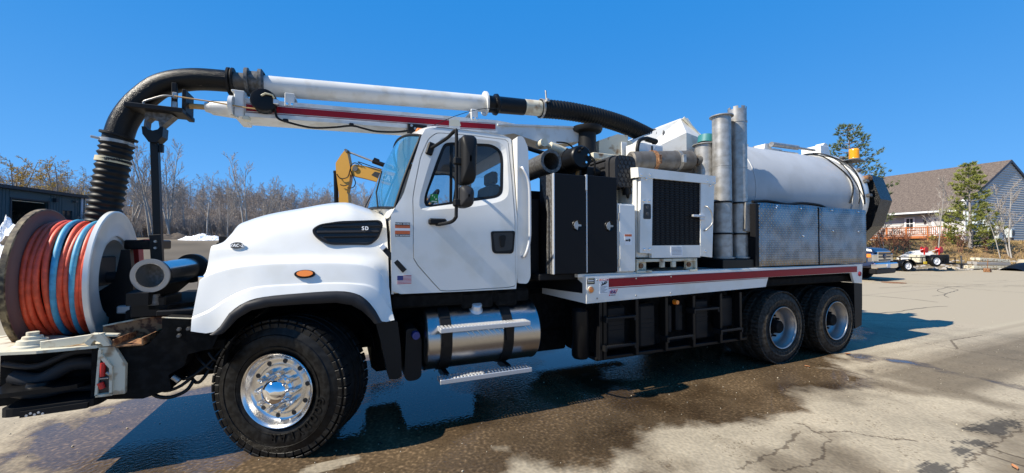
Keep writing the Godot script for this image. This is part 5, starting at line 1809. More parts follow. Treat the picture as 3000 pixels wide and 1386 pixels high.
	b.lathe(Vector3(-1.50, 2.715, -1.22), Vector3(0.24, 1, 0), [Vector2(0, 0.1), Vector2(0, 0.135), Vector2(0.018, 0.135), Vector2(0.018, 0.1)], 32)
	part("flange", b, M.black_plastic, el)
	# hanging ribbed hose with its metal bands
	b = MB.new()
	var hp := spline([Vector3(-1.50, 2.72, -1.22), Vector3(-1.515, 2.60, -1.22), Vector3(-1.54, 2.40, -1.22), Vector3(-1.565, 2.2, -1.22), Vector3(-1.59, 2.0, -1.22), Vector3(-1.61, 1.82, -1.22)], 14)
	rad = []
	for i in hp.size():
		rad.append(0.116 - 0.010 * cos(float(i) * PI / 2.0) if i > 8 else 0.110)
	b.tube(hp, rad, 28)
	var hh := part("ribbed_hose", b, M.rubber, t)
	b = MB.new()
	b.lathe(Vector3(-1.515, 2.645, -1.22), Vector3(0.13, 1, 0), [Vector2(0, 0.11), Vector2(0, 0.120), Vector2(0.035, 0.120), Vector2(0.035, 0.11)], 32)
	b.box(Vector3(-1.60, 2.675, -1.14), Vector3(0.12, 0.022, 0.022), Basis(Vector3.BACK, -0.2), 0.005)
	b.box(Vector3(-1.39, 2.635, -1.17), Vector3(0.10, 0.018, 0.018), Basis(Vector3.BACK, -0.2), 0.005)
	part("hose_clamp", b, M.galvanised, hh)
	b = MB.new()
	b.lathe(Vector3(-1.538, 2.465, -1.22), Vector3(0.13, 1, 0), [Vector2(0, 0.112), Vector2(0, 0.123), Vector2(0.045, 0.123), Vector2(0.045, 0.112)], 32)
	var bnd := part("hose_band", b, M.band_tan, hh)
	# the band's name, which hangs upside down
	var word := "GUZZLER"
	for i in word.length():
		var a := 1.16 + 0.135 * (i - 3)
		var nd := Vector3(cos(a), 0, sin(a))
		label3("lettering", word[i], 0.026, Vector3(-1.535, 2.487, -1.22) + nd * 0.1245, M.ink, bnd, Basis(Vector3.DOWN.cross(nd), Vector3.DOWN, nd))
	# boom prop: bracket under the elbow, clevis and post
	b = MB.new()
	b.box(Vector3(-1.16, 2.968, -1.10), Vector3(0.42, 0.045, 0.26), Basis(Vector3.BACK, 0.0), 0.006)
	b.bx(-1.075, -1.035, 2.96, 3.26, -1.13, -1.09, 0.005)
	b.bx(-0.985, -0.955, 2.95, 3.20, -1.28, -1.06, 0.006)
	b.bx(-1.0, -0.95, 2.945, 2.99, -1.3, -1.05, 0.006)
	var pb := part("elbow_bracket", b, M.black_plastic, el)
	for y: float in [3.13, 3.04]:
		b = MB.new()
		b.bx(-1.06, -1.02, y - 0.03, y + 0.03, -1.09, -1.06, 0.006)
		part("u_bolt", b, M.galvanised, pb)
	b = MB.new()
	b.tube(spline([Vector3(-1.06, 3.115, -1.06), Vector3(-1.12, 3.11, -1.06), Vector3(-1.2, 3.07, -1.06), Vector3(-1.265, 3.03, -1.06), Vector3(-1.25, 2.99, -1.06)], 4), 0.009, 6)
	part("wire_rope", b, M.galvanised, pb)
	b = MB.new()
	b.side_prism(v2([-1.25, 2.945, -1.06, 2.945, -1.04, 2.93, -1.145, 2.80, -1.155, 2.865, -1.185, 2.89, -1.215, 2.89, -1.24, 2.86, -1.245, 2.80, -1.262, 2.79]), -1.16, -1.06)
	part("prop_plate", b, M.grey_steel, pb)
	b = MB.new()
	b.side_prism(v2([-1.272, 2.80, -1.245, 2.80, -1.225, 2.775, -1.19, 2.77, -1.155, 2.785, -1.14, 2.81, -1.115, 2.81, -1.12, 2.72, -1.165, 2.66, -1.22, 2.66, -1.265, 2.73]), -1.17, -1.05)
	b.bar(Vector3(-1.195, 2.68, -1.11), Vector3(-1.135, 1.30, -1.11), 0.06, 0.058, Vector3.RIGHT)
	b.bx(-1.16, -1.13, 2.58, 2.66, -1.13, -1.09, 0.004)
	b.bx(-1.42, -1.14, 1.66, 1.75, -1.36, -1.15, 0.01)
	var po := part("boom_prop", b, M.black_paint, t)
	b = MB.new()
	b.bar(Vector3(-1.165, 1.80, -1.068), Vector3(-1.13, 1.28, -1.068), 0.018, 0.085, Vector3.RIGHT)
	part("prop_splice", b, M.black_plastic, po)
	for y: float in [1.735, 1.675]:
		b = MB.new()
		b.cyl(Vector3(-1.157, y, -1.06), Vector3(-1.157, y, -1.045), 0.013, 0.011, 8)
		part("bolt", b, M.galvanised, po)
	b = MB.new()
	b.side_prism(v2([-1.48, 1.74, -1.36, 1.76, -1.36, 1.70, -1.41, 1.66, -1.40, 1.50, -1.38, 1.3, -1.45, 1.3, -1.46, 1.6]), -1.5, -1.4)
	part("red_bracket", b, M.red_paint, po)

func front_gear(t: Node) -> void:
	# hose reel swung round so that its axle lies along the truck
	var C := Vector3(-1.43, 1.409, -1.11)
	var R := 0.60
	var ax := Vector3(0.993, 0.0, -0.117).normalized()
	var b := MB.new()
	b.lathe(C - ax * 0.03, ax, [Vector2(-0.005, 0.34), Vector2(-0.005, 0.585), Vector2(-0.012, R), Vector2(0.018, R), Vector2(0.024, R - 0.008), Vector2(0.024, 0.585), Vector2(0.016, 0.56), Vector2(0.004, 0.43), Vector2(0.012, 0.40), Vector2(0.012, 0.374), Vector2(-0.10, 0.355), Vector2(-0.20, 0.33), Vector2(-0.20, 0.0)], 72)
	var rl := part("hose_reel", b, M.white_paint, t)
	b = MB.new()
	b.lathe(C - ax * 0.452, ax, [Vector2(-0.03, 0.0), Vector2(-0.03, 0.57), Vector2(-0.02, R), Vector2(0.014, R), Vector2(0.018, R - 0.01)], 72)
	part("reel_flange_rim", b, M.reel_rim, rl)
	b = MB.new()
	b.lathe(C - ax * 0.452, ax, [Vector2(0.017, R - 0.008), Vector2(0.010, 0.56), Vector2(0.02, 0.53), Vector2(0.05, 0.46), Vector2(0.06, 0.30)], 72)
	part("reel_flange_face", b, M.reel_maroon, rl)
	b = MB.new()
	b.cyl(C - ax * 0.46, C - ax * 0.03, 0.40, 0.40, 48, false)
	part("reel_drum", b, M.ink, rl)
	var cols := ["r", "r", "r", "r", "b", "r", "r", "b", "r", "r"]
	for i in cols.size():
		b = MB.new()
		var off := 0.388 - i * 0.0358
		var r0: float = 0.475 + [0.0, 0.006, 0.012, 0.010, 0.018, 0.008, 0.004, 0.022, 0.014, 0.012][i]
		var path: Array = []
		for k in 65:
			var a := TAU * k / 64.0
			var wob := 0.016 * sin(a * 1.0 + i * 0.6) + 0.008 * sin(a * 3.0 + i * 1.7)
			path.append(C - ax * (off + wob * 0.6) + (Vector3.UP * cos(a) + ax.cross(Vector3.UP) * sin(a)) * (r0 + wob * 0.3))
		b.tube(path, 0.0212, 10, false)
		part("hose_coil", b, M.hose_blue if cols[i] == "b" else M.hose_red, rl)
	# reel bearing, motor and black frame
	b = MB.new()
	b.cyl(C - ax * 0.2, C + ax * 0.05, 0.05, 0.05, 16)
	b.box(C + Vector3(-0.10, 0.06, 0.03), Vector3(0.06, 0.26, 0.30), Basis.IDENTITY, 0.01)
	part("reel_motor", b, M.flare_plastic, rl)
	b = MB.new()
	b.side_prism(v2([-1.50, 1.30, -1.40, 1.38, -1.36, 1.66, -1.30, 1.66, -1.27, 1.30, -1.05, 1.14, -1.05, 1.0, -1.50, 1.0]), -1.02, -0.96)
	part("reel_support", b, M.black_paint, t)
	b = MB.new()
	b.bx(-1.36, -1.18, 1.10, 1.17, -1.02, -0.90, 0.01)
	part("hydraulic_fitting", b, M.step_metal, t)
	# suction nozzle lying across the front in its bracket
	b = MB.new()
	var a := Vector3(-1.008, 1.45, -0.55)
	var e := Vector3(-0.905, 1.476, -1.20)
	b.pipe(a, e, 0.104, 0.006, 40)
	var nz := part("suction_nozzle", b, M.polished, t)
	for q in 2:
		b = MB.new()
		b.lathe(a.lerp(e, q * 0.97), e - a, [Vector2(0, 0.098), Vector2(0, 0.138), Vector2(0.014, 0.138), Vector2(0.014, 0.10)], 40)
		part("nozzle_flange", b, M.nozzle_grey, nz)
	b = MB.new()
	b.lathe(a.lerp(e, 0.03), e - a, [Vector2(0, 0.105), Vector2(0, 0.132), Vector2(0.02, 0.132), Vector2(0.02, 0.105)], 40)
	b.lathe(a.lerp(e, 0.90), e - a, [Vector2(0, 0.105), Vector2(0, 0.140), Vector2(0.03, 0.140), Vector2(0.03, 0.105)], 40)
	part("clamp_ring", b, M.black_plastic, nz)
	b = MB.new()
	b.cyl(a.lerp(e, 0.25), a.lerp(e, 0.26), 0.098, 0.098, 32)
	part("pipe_inside", b, M.grey_steel, nz)
	b = MB.new()
	b.prism(v2([0.0, -0.20, 0.75, -0.06, 0.75, -0.14, 0.28, -0.30, 0.0, -0.30]), a + Vector3(0, 0.06, 0.02), (e - a).normalized(), Vector3.UP, Vector3(-0.14, 0, 0))
	b.bx(-1.15, -0.92, 1.10, 1.27, -0.95, -0.60, 0.01)
	part("nozzle_cradle", b, M.black_paint, t)
	b = MB.new()
	b.cyl(Vector3(-1.0, 1.2, -0.62), Vector3(-1.0, 1.29, -0.62), 0.045, 0.035, 8)
	part("pivot_bolt", b, M.grey_steel, t)
	# heavy black front frame
	b = MB.new()
	b.prism(v2([-1.16, -0.62, -0.90, -0.58, -0.78, -0.75, -0.62, -0.75, -0.62, -1.9, -1.16, -1.9]), Vector3(0, 1.165, 0), Vector3.RIGHT, Vector3.BACK, Vector3(0, 0.03, 0))
	b.bx(-1.2, -0.45, 1.05, 1.16, -1.75, -0.65, 0.01)
	b.side_prism(v2([-1.25, 0.93, -0.93, 0.93, -0.845, 1.04, -0.845, 1.13, -0.60, 1.10, -0.47, 1.0, -0.52, 0.86, -0.68, 0.83, -0.70, 0.74, -0.80, 0.68, -0.78, 0.57, -0.95, 0.52, -1.25, 0.56]), -0.66, -0.32)
	b.bx(-0.70, -0.44, 0.84, 0.92, -0.62, -0.36, 0.01)
	b.side_prism(v2([-1.25, 1.0, -0.60, 1.0, -0.60, 0.56, -1.25, 0.56]), -0.95, -0.665)
	b.side_prism(v2([-1.85, 0.96, -1.2, 0.96, -1.2, 0.52, -1.85, 0.52]), -1.9, -0.55)
	part("front_frame", b, M.underbody, t)
	b = MB.new()
	b.cyl(Vector3(-0.80, 1.09, -2.0), Vector3(-0.42, 1.09, -0.5), 0.05, 0.05, 12)
	b.bx(-0.95, -0.40, 1.115, 1.165, -1.8, -0.5, 0.01)
	part("front_crossmember", b, M.black_paint, t)
	for p: Array in [[-0.735, 1.035], [-0.675, 1.035], [-0.735, 0.985]]:
		b = MB.new()
		b.cyl(Vector3(p[0], p[1], -0.32), Vector3(p[0], p[1], -0.295), 0.016, 0.014, 6)
		part("bolt", b, M.grey_steel, t)
	b = MB.new()
	b.side_prism(v2([-1.33, 1.045, -0.945, 1.115, -0.735, 1.072, -0.735, 0.95, -1.33, 0.93]), -0.66, -0.645)
	var fp := part("frame_plate", b, M.rust_plate, t)
	b = MB.new()
	b.bar(Vector3(-1.33, 1.046, -0.645), Vector3(-0.945, 1.116, -0.645), 0.02, 0.012)
	b.bar(Vector3(-0.945, 1.116, -0.645), Vector3(-0.735, 1.073, -0.645), 0.02, 0.012)
	b.bar(Vector3(-0.845, 1.135, -0.315), Vector3(-0.60, 1.105, -0.315), 0.012, 0.008)
	part("plate_edge", b, M.cream_worn, fp)
	b = MB.new()
	b.bx(-1.115, -0.955, 0.935, 0.947, -0.64, -0.29, 0.002)
	b.bx(-1.125, -1.113, 0.935, 0.995, -0.64, -0.29, 0.002)
	b.bx(-0.957, -0.945, 0.935, 0.995, -0.64, -0.29, 0.002)
	part("rusty_channel", b, M.rust_plate, t)
	# cream swing arm with its pivot cap
	b = MB.new()
	b.prism(v2([-2.15, 0.98, -1.95, 0.46, -1.70, 0.28, -1.50, 0.24, -1.20, 0.27, -1.16, 0.36, -1.30, 0.50, -1.9, 1.02]), Vector3(0, 0.945, 0), Vector3.RIGHT, Vector3.FORWARD, Vector3(0, 0.02, 0))
	b.bar(Vector3(-1.52, 0.985, -0.32), Vector3(-1.20, 1.02, -0.30), 0.015, 0.06)
	b.bar(Vector3(-1.25, 1.04, -0.32), Vector3(-1.10, 1.02, -0.33), 0.05, 0.02)
	var arm := part("swing_arm", b, M.cream_worn, t)
	b = MB.new()
	b.lathe(Vector3(-1.62, 0.964, -0.43), Vector3.UP, [Vector2(0, 0.10), Vector2(0.015, 0.095), Vector2(0.02, 0.08), Vector2(0.05, 0.075), Vector2(0.055, 0.055), Vector2(0.075, 0.05), Vector2(0.08, 0.032), Vector2(0.105, 0.032), Vector2(0.105, 0.0)], 28)
	part("pivot_cap", b, M.cream_worn, arm)
	# tow hook housing
	b = MB.new()
	b.side_prism(v2([-1.27, 0.99, -1.22, 1.045, -1.18, 1.048, -1.13, 0.955, -1.165, 0.955, -1.185, 0.985, -1.215, 1.005, -1.235, 0.975, -1.235, 0.955]), -0.33, -0.27)
	b.side_prism(v2([-1.195, 0.945, -1.11, 0.94, -1.045, 0.80, -1.045, 0.585, -1.20, 0.587, -1.212, 0.62]), -0.40, -0.285)
	b.side_prism(v2([-1.19, 0.93, -1.175, 0.93, -1.19, 0.60, -1.205, 0.60]), -0.285, -0.265)
	b.side_prism(v2([-1.175, 0.90, -1.11, 0.80, -1.11, 0.60, -1.125, 0.60, -1.128, 0.79, -1.18, 0.87]), -0.285, -0.265)
	b.side_prism(v2([-1.20, 0.587, -1.11, 0.587, -1.11, 0.605, -1.20, 0.605]), -0.285, -0.265)
	var hk := part("outrigger_housing", b, M.cream_worn, t)
	b = MB.new()
	b.side_prism(v2([-1.183, 0.865, -1.13, 0.79, -1.13, 0.61, -1.19, 0.61]), -0.2855, -0.282)
	part("housing_recess", b, M.ink, hk)
	b = MB.new()
	b.cyl(Vector3(-1.165, 0.835, -0.272), Vector3(-1.168, 0.735, -0.272), 0.016, 0.016, 10)
	b.cyl(Vector3(-1.178, 0.69, -0.272), Vector3(-1.163, 0.645, -0.272), 0.02, 0.016, 10)
	part("red_pin", b, M.red_paint, hk)
	b = MB.new()
	b.bx(-1.18, -1.13, 0.715, 0.725, -0.285, -0.262, 0.002)
	b.cyl(Vector3(-1.145, 0.76, -0.275), Vector3(-1.125, 0.74, -0.275), 0.012, 0.012, 8)
	part("steel_pin", b, M.galvanised, hk)
	# lower bar and skid ahead of the wheel
	b = MB.new()
	b.prism(rounded(v2([-1.70, 0.26, -1.20, 0.27, -1.18, 0.75, -1.70, 0.9]), 0.08), Vector3(0, 0.52, 0), Vector3.RIGHT, Vector3.FORWARD, Vector3(0, 0.055, 0))
	b.side_prism(v2([-1.58, 0.512, -1.58, 0.552, -1.235, 0.562, -1.235, 0.522]), -0.27, -0.25)
	var lb := part("lower_bar", b, M.black_plastic, t)
	b = MB.new()
	b.prism(rounded(v2([-1.75, 0.26, -1.30, 0.30, -1.30, 0.9, -1.9, 0.9]), 0.1), Vector3(0, 0.655, 0), Vector3.RIGHT, Vector3.FORWARD, Vector3(0, 0.03, 0))
	b.cyl(Vector3(-1.57, 0.685, -0.42), Vector3(-1.57, 0.705, -0.42), 0.07, 0.065, 20)
	part("lower_plate", b, M.black_paint, t)
	for k in 5:
		b = MB.new()
		b.cyl(Vector3(-1.545 + k * 0.02, 0.523 + 0.012 * (k % 2), -0.25), Vector3(-1.545 + k * 0.02, 0.523 + 0.012 * (k % 2), -0.246), 0.008, 0.008, 6)
		part("bar_hole", b, M.step_metal, lb)
	# hoses looping under the frame
	b = MB.new()
	b.tube(spline([Vector3(-0.95, 0.62, -0.4), Vector3(-0.90, 0.53, -0.36), Vector3(-0.80, 0.50, -0.34), Vector3(-0.70, 0.53, -0.36), Vector3(-0.66, 0.60, -0.4)], 5), 0.014, 8)
	b.tube(spline([Vector3(-0.72, 0.60, -0.45), Vector3(-0.60, 0.68, -0.4), Vector3(-0.52, 0.76, -0.4), Vector3(-0.46, 0.80, -0.5)], 5), 0.016, 8)
	b.tube(spline([Vector3(-0.55, 0.82, -0.35), Vector3(-0.50, 0.76, -0.33), Vector3(-0.42, 0.72, -0.4)], 5), 0.012, 8)
	part("hydraulic_hose", b, M.rubber, t)
	# more hoses, a cylinder and fittings crowded inside the bumper
	for hs: Array in [[-1.75, 0.74, -1.28, 0.78, 0.05], [-1.80, 0.84, -1.25, 0.87, 0.022], [-1.78, 0.63, -1.28, 0.60, 0.03]]:
		b = MB.new()
		b.tube(spline([Vector3(hs[0], hs[1], -0.50), Vector3(lerpf(hs[0], hs[2], 0.35), hs[1] - 0.03, -0.46), Vector3(lerpf(hs[0], hs[2], 0.7), hs[3] + 0.02, -0.47), Vector3(hs[2], hs[3], -0.5)], 4), hs[4], 10)
		part("bumper_hose", b, M.flare_plastic, t)
	for hs: Array in [[-0.72, 0.62, -0.42, 0.90], [-0.64, 0.58, -0.50, 0.80], [-0.86, 0.55, -0.60, 0.70], [-0.60, 0.74, -0.45, 0.72]]:
		b = MB.new()
		b.tube(spline([Vector3(hs[0] - 0.1, hs[1] + 0.08, -0.5), Vector3(hs[0], hs[1], -0.38), Vector3((hs[0] + hs[2]) * 0.5, (hs[1] + hs[3]) * 0.5 - 0.05, -0.36), Vector3(hs[2], hs[3], -0.42)], 4), 0.013, 7)
		part("hydraulic_hose", b, M.rubber, t)
	b = MB.new()
	b.cyl(Vector3(-0.78, 0.66, -0.34), Vector3(-0.74, 0.62, -0.34), 0.02, 0.02, 8)
	part("hose_fitting", b, M.galvanised, t)

func truck() -> void:
	var t := thing("vacuum_truck", "large white sewer vacuum truck with long boom, hose reel and grey tank", "vacuum truck")
	hood(t)
	cab(t)
	chassis(t)
	wheel(t, Vector3(-0.025, 0.537, -0.05), 0.566, 0.42, -0.47, "front")
	wheel(t, Vector3(0.0, 0.55, -2.39), 0.556, 0.42, PI - 0.47, "front")
	for x: float in [6.24, 7.555]:
		for k in 2:
			wheel(t, Vector3(x, 0.515, -0.01 - 0.34 * k), 0.521, 0.28, 0.0, "rear")
			wheel(t, Vector3(x, 0.515, -2.43 + 0.34 * k), 0.521, 0.28, PI, "rear")
	bed(t)
	cabinet(t)
	genset(t)
	stacks(t)
	toolboxes(t)
	debris_tank(t)
	machinery(t)
	boom(t)
	front_gear(t)

func ss(a: float, b: float, x: float) -> float:
	return smoothstep(a, b, x)

func land(x: float, z: float) -> float:
	# the lot is level; it climbs to the wood behind and to the lawn of the house
	var h := 0.0
	var back := -z
	h += 2.7 * ss(20.0, 62.0, back) * (1.0 - ss(25.0, 45.0, x))
	h += 11.0 * ss(75.0, 165.0, back - 0.12 * x)
	var d := (x - 0.48) * 0.395 - (z - 3.54) * 0.919
	h += 1.9 * ss(26.5, 33.0, d) * ss(24.0, 32.0, x) * (1.0 - 0.6 * ss(20.0, 62.0, back) * (1.0 - ss(25.0, 45.0, x)))
	return h

func ground() -> void:
	var TX0 := -5.0
	var TX1 := 13.0
	var TZ0 := -6.0
	var TZ1 := 3.0
	var W := 2048
	var H := 1024
	# wet patches: centre x, z, half-lengths, turn
	var blobs := [[3.3, -1.15, 5.6, 1.95, 0.0], [2.45, 0.5, 1.1, 0.62, -0.15], [4.05, 0.40, 1.4, 0.68, 0.06], [5.85, 0.38, 0.95, 0.55, 0.2], [2.5, 1.28, 0.24, 0.22, 0.0], [1.1, 0.5, 1.0, 0.55, 0.1], [0.15, 0.75, 0.6, 0.35, 0.0], [-0.2, -0.9, 1.5, 0.95, 0.2], [9.1, -0.9, 1.4, 0.55, 0.0], [7.7, 0.2, 0.35, 0.2, 0.0]]
	var dry := [[0.38, 0.20, 0.22, 0.07, -0.1]]
	var dark := [[5.80, 1.91, 0.13, 0.05, 0.5], [5.45, 2.02, 0.18, 0.085, 0.3], [5.15, 2.04, 0.22, 0.06, 0.0], [4.62, 2.08, 0.28, 0.07, 0.1], [6.05, 1.98, 0.3, 0.10, -0.1], [3.1, 1.25, 0.06, 0.03, 0.2]]
	var streak := [[7.9, 0.25, 7.95, 0.9], [7.95, 0.9, 7.84, 1.6], [7.84, 1.6, 7.75, 3.2]]
	var cracks: Array = [
		[4.44, 1.18, 4.47, 1.23, 4.41, 1.45, 4.35, 1.53, 4.17, 1.56, 4.08, 1.64, 3.73, 1.69, 3.45, 1.62], [4.3, 1.31, 4.1, 1.38, 3.89, 1.44, 3.6, 1.47, 3.2, 1.5], [4.41, 1.40, 4.58, 1.44, 4.7, 1.51, 4.8, 1.63, 4.98, 1.78, 5.06, 1.85],
		[9.69, -3.5, 9.69, 0.1, 9.64, 0.8, 9.6, 1.5, 9.58, 3.0], [6.66, 0.0, 6.70, 0.75], [5.45, 2.12, 5.46, 3.0], [5.27, 2.12, 5.33, 3.0], [3.9, 2.20, 4.65, 2.17, 5.46, 2.12, 6.3, 2.10, 9.0, 2.05],
		[10.6, -2.6, 11.2, -1.3, 12.5, -0.6], [9.7, -1.6, 10.6, -2.2, 11.9, -3.4], [9.7, 0.6, 10.4, 0.3, 11.5, 0.35]]
	var nz := FastNoiseLite.new()
	nz.seed = 21
	nz.frequency = 0.004
	nz.fractal_octaves = 5
	var nb := FastNoiseLite.new()
	nb.seed = 22
	nb.frequency = 0.02
	nb.fractal_octaves = 4
	var nf := FastNoiseLite.new()
	nf.seed = 23
	nf.frequency = 0.22
	nf.fractal_octaves = 3
	var A := nz.get_image(W, H, false, false, true).get_data()
	var B := nb.get_image(W, H, false, false, true).get_data()
	var F := nf.get_image(W, H, false, false, true).get_data()
	var crack := PackedByteArray()
	crack.resize(W * H)
	var px := (TX1 - TX0) / W
	rng.seed = 5
	for c: Array in cracks:
		var fine := c.size() > 8
		for i in range(0, c.size() - 2, 2):
			var p := Vector2(c[i], c[i + 1])
			var q := Vector2(c[i + 2], c[i + 3])
			var n := int((q - p).length() / px * 1.5) + 1
			for k in n:
				var u := float(k) / n
				var o := p.lerp(q, u)
				o += Vector2(sin(o.y * 31.0 + o.x * 17.0), cos(o.x * 29.0 - o.y * 13.0)) * (0.012 if fine else 0.004)
				var ix := int((o.x - TX0) / px)
				var iz := int((o.y - TZ0) / px)
				var r: int = 1 if rng.randf() > (0.88 if fine else 0.35) else 0
				if fine and rng.randf() < 0.02:
					r = rng.randi_range(1, 2)
				for a in range(-r, r + 1):
					for b in range(-r, r + 1):
						if a * a + b * b <= r * r + 1 and ix + a >= 0 and ix + a < W and iz + b >= 0 and iz + b < H:
							crack[(iz + b) * W + ix + a] = 255
	var col := PackedByteArray()
	col.resize(W * H * 3)
	var ro := PackedByteArray()
	ro.resize(W * H)
	var hi := PackedByteArray()
	hi.resize(W * H)
	var shape := func(e: Array, x: float, z: float) -> float:
		var dx: float = x - e[0]
		var dz: float = z - e[1]
		var cs := cos(e[4])
		var sn := sin(e[4])
		var u: float = (dx * cs + dz * sn) / e[2]
		var v: float = (dz * cs - dx * sn) / e[3]
		return 1.0 - sqrt(u * u + v * v)
	# wetness on a coarse grid first, then read back with noise
	var GW := 512
	var GH := 256
	var wet_g := PackedFloat32Array()
	wet_g.resize(GW * GH)
	var dark_g := PackedFloat32Array()
	dark_g.resize(GW * GH)
	for j in GH:
		for i in GW:
			var x := TX0 + (TX1 - TX0) * i / GW
			var z := TZ0 + (TZ1 - TZ0) * j / GH
			var w := -1.0
			for e: Array in blobs:
				var s: float = shape.call(e, x, z)
				w = maxf(w, clampf(s * e[3] * 2.6, -1.0, 1.0))
			for e: Array in dry:
				var s: float = shape.call(e, x, z)
				w = minf(w, 0.35 - s * 0.9)
			for e: Array in streak:
				var p := Vector2(x, z)
				var q := Geometry2D.get_closest_point_to_segment(p, Vector2(e[0], e[1]), Vector2(e[2], e[3]))
				w = maxf(w, 0.16 - (p - q).length() * 1.6)
			wet_g[j * GW + i] = w
			var d := -1.0
			for e: Array in dark:
				d = maxf(d, shape.call(e, x, z))
			dark_g[j * GW + i] = d
	for j in H:
		var gj := mini(j * GH / H, GH - 1)
		for i in W:
			var k := j * W + i
			var g := gj * GW + mini(i * GW / W, GW - 1)
			var a := A[k] / 255.0 - 0.5
			var b := B[k] / 255.0 - 0.5
			var f := F[k] / 255.0 - 0.5
			var edge := minf(minf(i, W - 1 - i) / 120.0, minf(j, H - 1 - j) / 120.0)
			edge = minf(edge, 1.0)
			var w := wet_g[g] + (a * 0.8 + b * 0.7)
			w = clampf(w * 2.5 + 0.15, 0.0, 1.0) * edge
			var d := clampf((dark_g[g] + a * 1.3 + b * 1.9 + f * 1.2) * 2.6, 0.0, 0.85)
			# dry concrete: pale tan, mottled
			var m := (1.0 + (a * 0.36 + b * 0.34) * edge) * (1.0 + f * 0.55 * edge)
			var cr := 0.350 * m
			var cg := 0.298 * m
			var cb := 0.215 * m
			# wet: darker and browner, with pale aggregate
			var ag := 1.0 + (maxf(0.0, f - 0.12) * 7.0 if f > 0.12 else f * 1.2)
			var wr := 0.092 * ag * (1.0 + a * 0.8)
			var wg := 0.062 * ag * (1.0 + a * 0.8)
			var wb := 0.034 * ag * (1.0 + a * 0.8)
			cr = lerpf(cr, wr, w)
			cg = lerpf(cg, wg, w)
			cb = lerpf(cb, wb, w)
			cr = lerpf(cr, 0.035, d)
			cg = lerpf(cg, 0.032, d)
			cb = lerpf(cb, 0.030, d)
			if crack[k] > 0:
				cr *= 0.45
				cg *= 0.42
				cb *= 0.40
			# small dark flecks
			if b > 0.13 and f > 0.14 and edge > 0.5:
				cr *= 0.5
				cg *= 0.48
				cb *= 0.45
			var q := k * 3
			col[q] = int(clampf(pow(cr, 0.4545) * 255.0, 0.0, 255.0))
			col[q + 1] = int(clampf(pow(cg, 0.4545) * 255.0, 0.0, 255.0))
			col[q + 2] = int(clampf(pow(cb, 0.4545) * 255.0, 0.0, 255.0))
			var pool := clampf((w - 0.9) * 10.0, 0.0, 1.0) * clampf(a * 6.0 + 0.3, 0.0, 1.0)
			var r := lerpf(0.95, lerpf(0.27, 0.04, pool), w)
			ro[k] = int(r * 255.0)
			hi[k] = int(clampf(128.0 + (f * 150.0 + b * 20.0) * edge * lerpf(1.0, 0.15, pool) - (70.0 if crack[k] > 0 else 0.0), 0.0, 255.0))
	var m := mat("lot_surface", Color.WHITE, 1.0)
	m.albedo_texture = ImageTexture.create_from_image(Image.create_from_data(W, H, false, Image.FORMAT_RGB8, col))
	m.roughness_texture = ImageTexture.create_from_image(Image.create_from_data(W, H, false, Image.FORMAT_L8, ro))
	m.texture_repeat = false
	m.metallic_specular = 0.40
	bump(m, ImageTexture.create_from_image(Image.create_from_data(W, H, false, Image.FORMAT_L8, hi)), 0.7)
	m.vertex_color_use_as_albedo = true
	m.detail_enabled = true
	m.detail_blend_mode = BaseMaterial3D.BLEND_MODE_MUL
	m.detail_albedo = noise_tex(0.010, Color(0.70, 0.68, 0.66), Color(1, 1, 1), 24, 6, 512, 0.2, 0.6)
	m.detail_uv_layer = BaseMaterial3D.DETAIL_UV_2
	m.uv2_triplanar = true
	m.uv2_world_triplanar = true
	m.uv2_scale = Vector3.ONE * 0.14
	# one sheet to the horizon, finer near the lot
	var xs: Array = [-1500.0, -700.0, -400.0, -250.0, -180.0]
	var x := -150.0
	while x < 130.0:
		xs.append(x)
		x += 1.5 if x > -40.0 and x < 75.0 else 4.0
	xs.append_array([130.0, 180.0, 300.0, 600.0, 1500.0])
	var zs_: Array = [-1500.0, -700.0, -400.0, -300.0, -240.0]
	var z := -210.0
	while z < 30.0:
		zs_.append(z)
		z += 1.5 if z > -70.0 else 4.0
	zs_.append_array([30.0, 60.0, 150.0, 500.0, 1500.0])
	var st := SurfaceTool.new()
	st.begin(Mesh.PRIMITIVE_TRIANGLES)
	var vn := FastNoiseLite.new()
	vn.seed = 31
	vn.frequency = 0.06
	vn.fractal_octaves = 4
	for j in zs_.size():
		for i in xs.size():
			var X: float = xs[i]
			var Z: float = zs_[j]
			var e := 0.5
			var n := Vector3(land(X - e, Z) - land(X + e, Z), 2 * e, land(X, Z - e) - land(X, Z + e)).normalized()
			st.set_normal(n)
			st.set_uv(Vector2((X - TX0) / (TX1 - TX0), (Z - TZ0) / (TZ1 - TZ0)))
			# base colours: pale concrete on the right, dark dirt and asphalt to the rear, dead grass on the mound, leaf litter in the wood
			var v := vn.get_noise_2d(X, Z)
			var c := Vector3(1, 1, 1)
			var dirt := ss(7.0, 11.0, -Z - 0.28 * maxf(0.0, X) + v * 2.0)
			c = c.lerp(Vector3(0.36, 0.35, 0.36) * (1.0 + v * 0.9), dirt)
			var d := (X - 0.48) * 0.395 - (Z - 3.54) * 0.919
			var lawn := ss(26.2, 27.5, d + v * 1.2) * ss(22.0, 28.0, X)
			var grass := Vector3(0.62, 0.46, 0.30).lerp(Vector3(0.50, 0.50, 0.26), clampf(0.5 + v * 2.0, 0, 1))
			grass = grass.lerp(Vector3(0.30, 0.26, 0.22), 1.0 - ss(27.0, 29.5, d + v * 1.5))
			c = c.lerp(grass, lawn)
			c = c.lerp(Vector3(0.26, 0.21, 0.18) * (1.0 + v), ss(50.0, 62.0, -Z + v * 4.0) * (1.0 - lawn))
			st.set_color(Color(c.x, c.y, c.z))
			st.add_vertex(Vector3(X, land(X, Z), Z))
	var nx := xs.size()
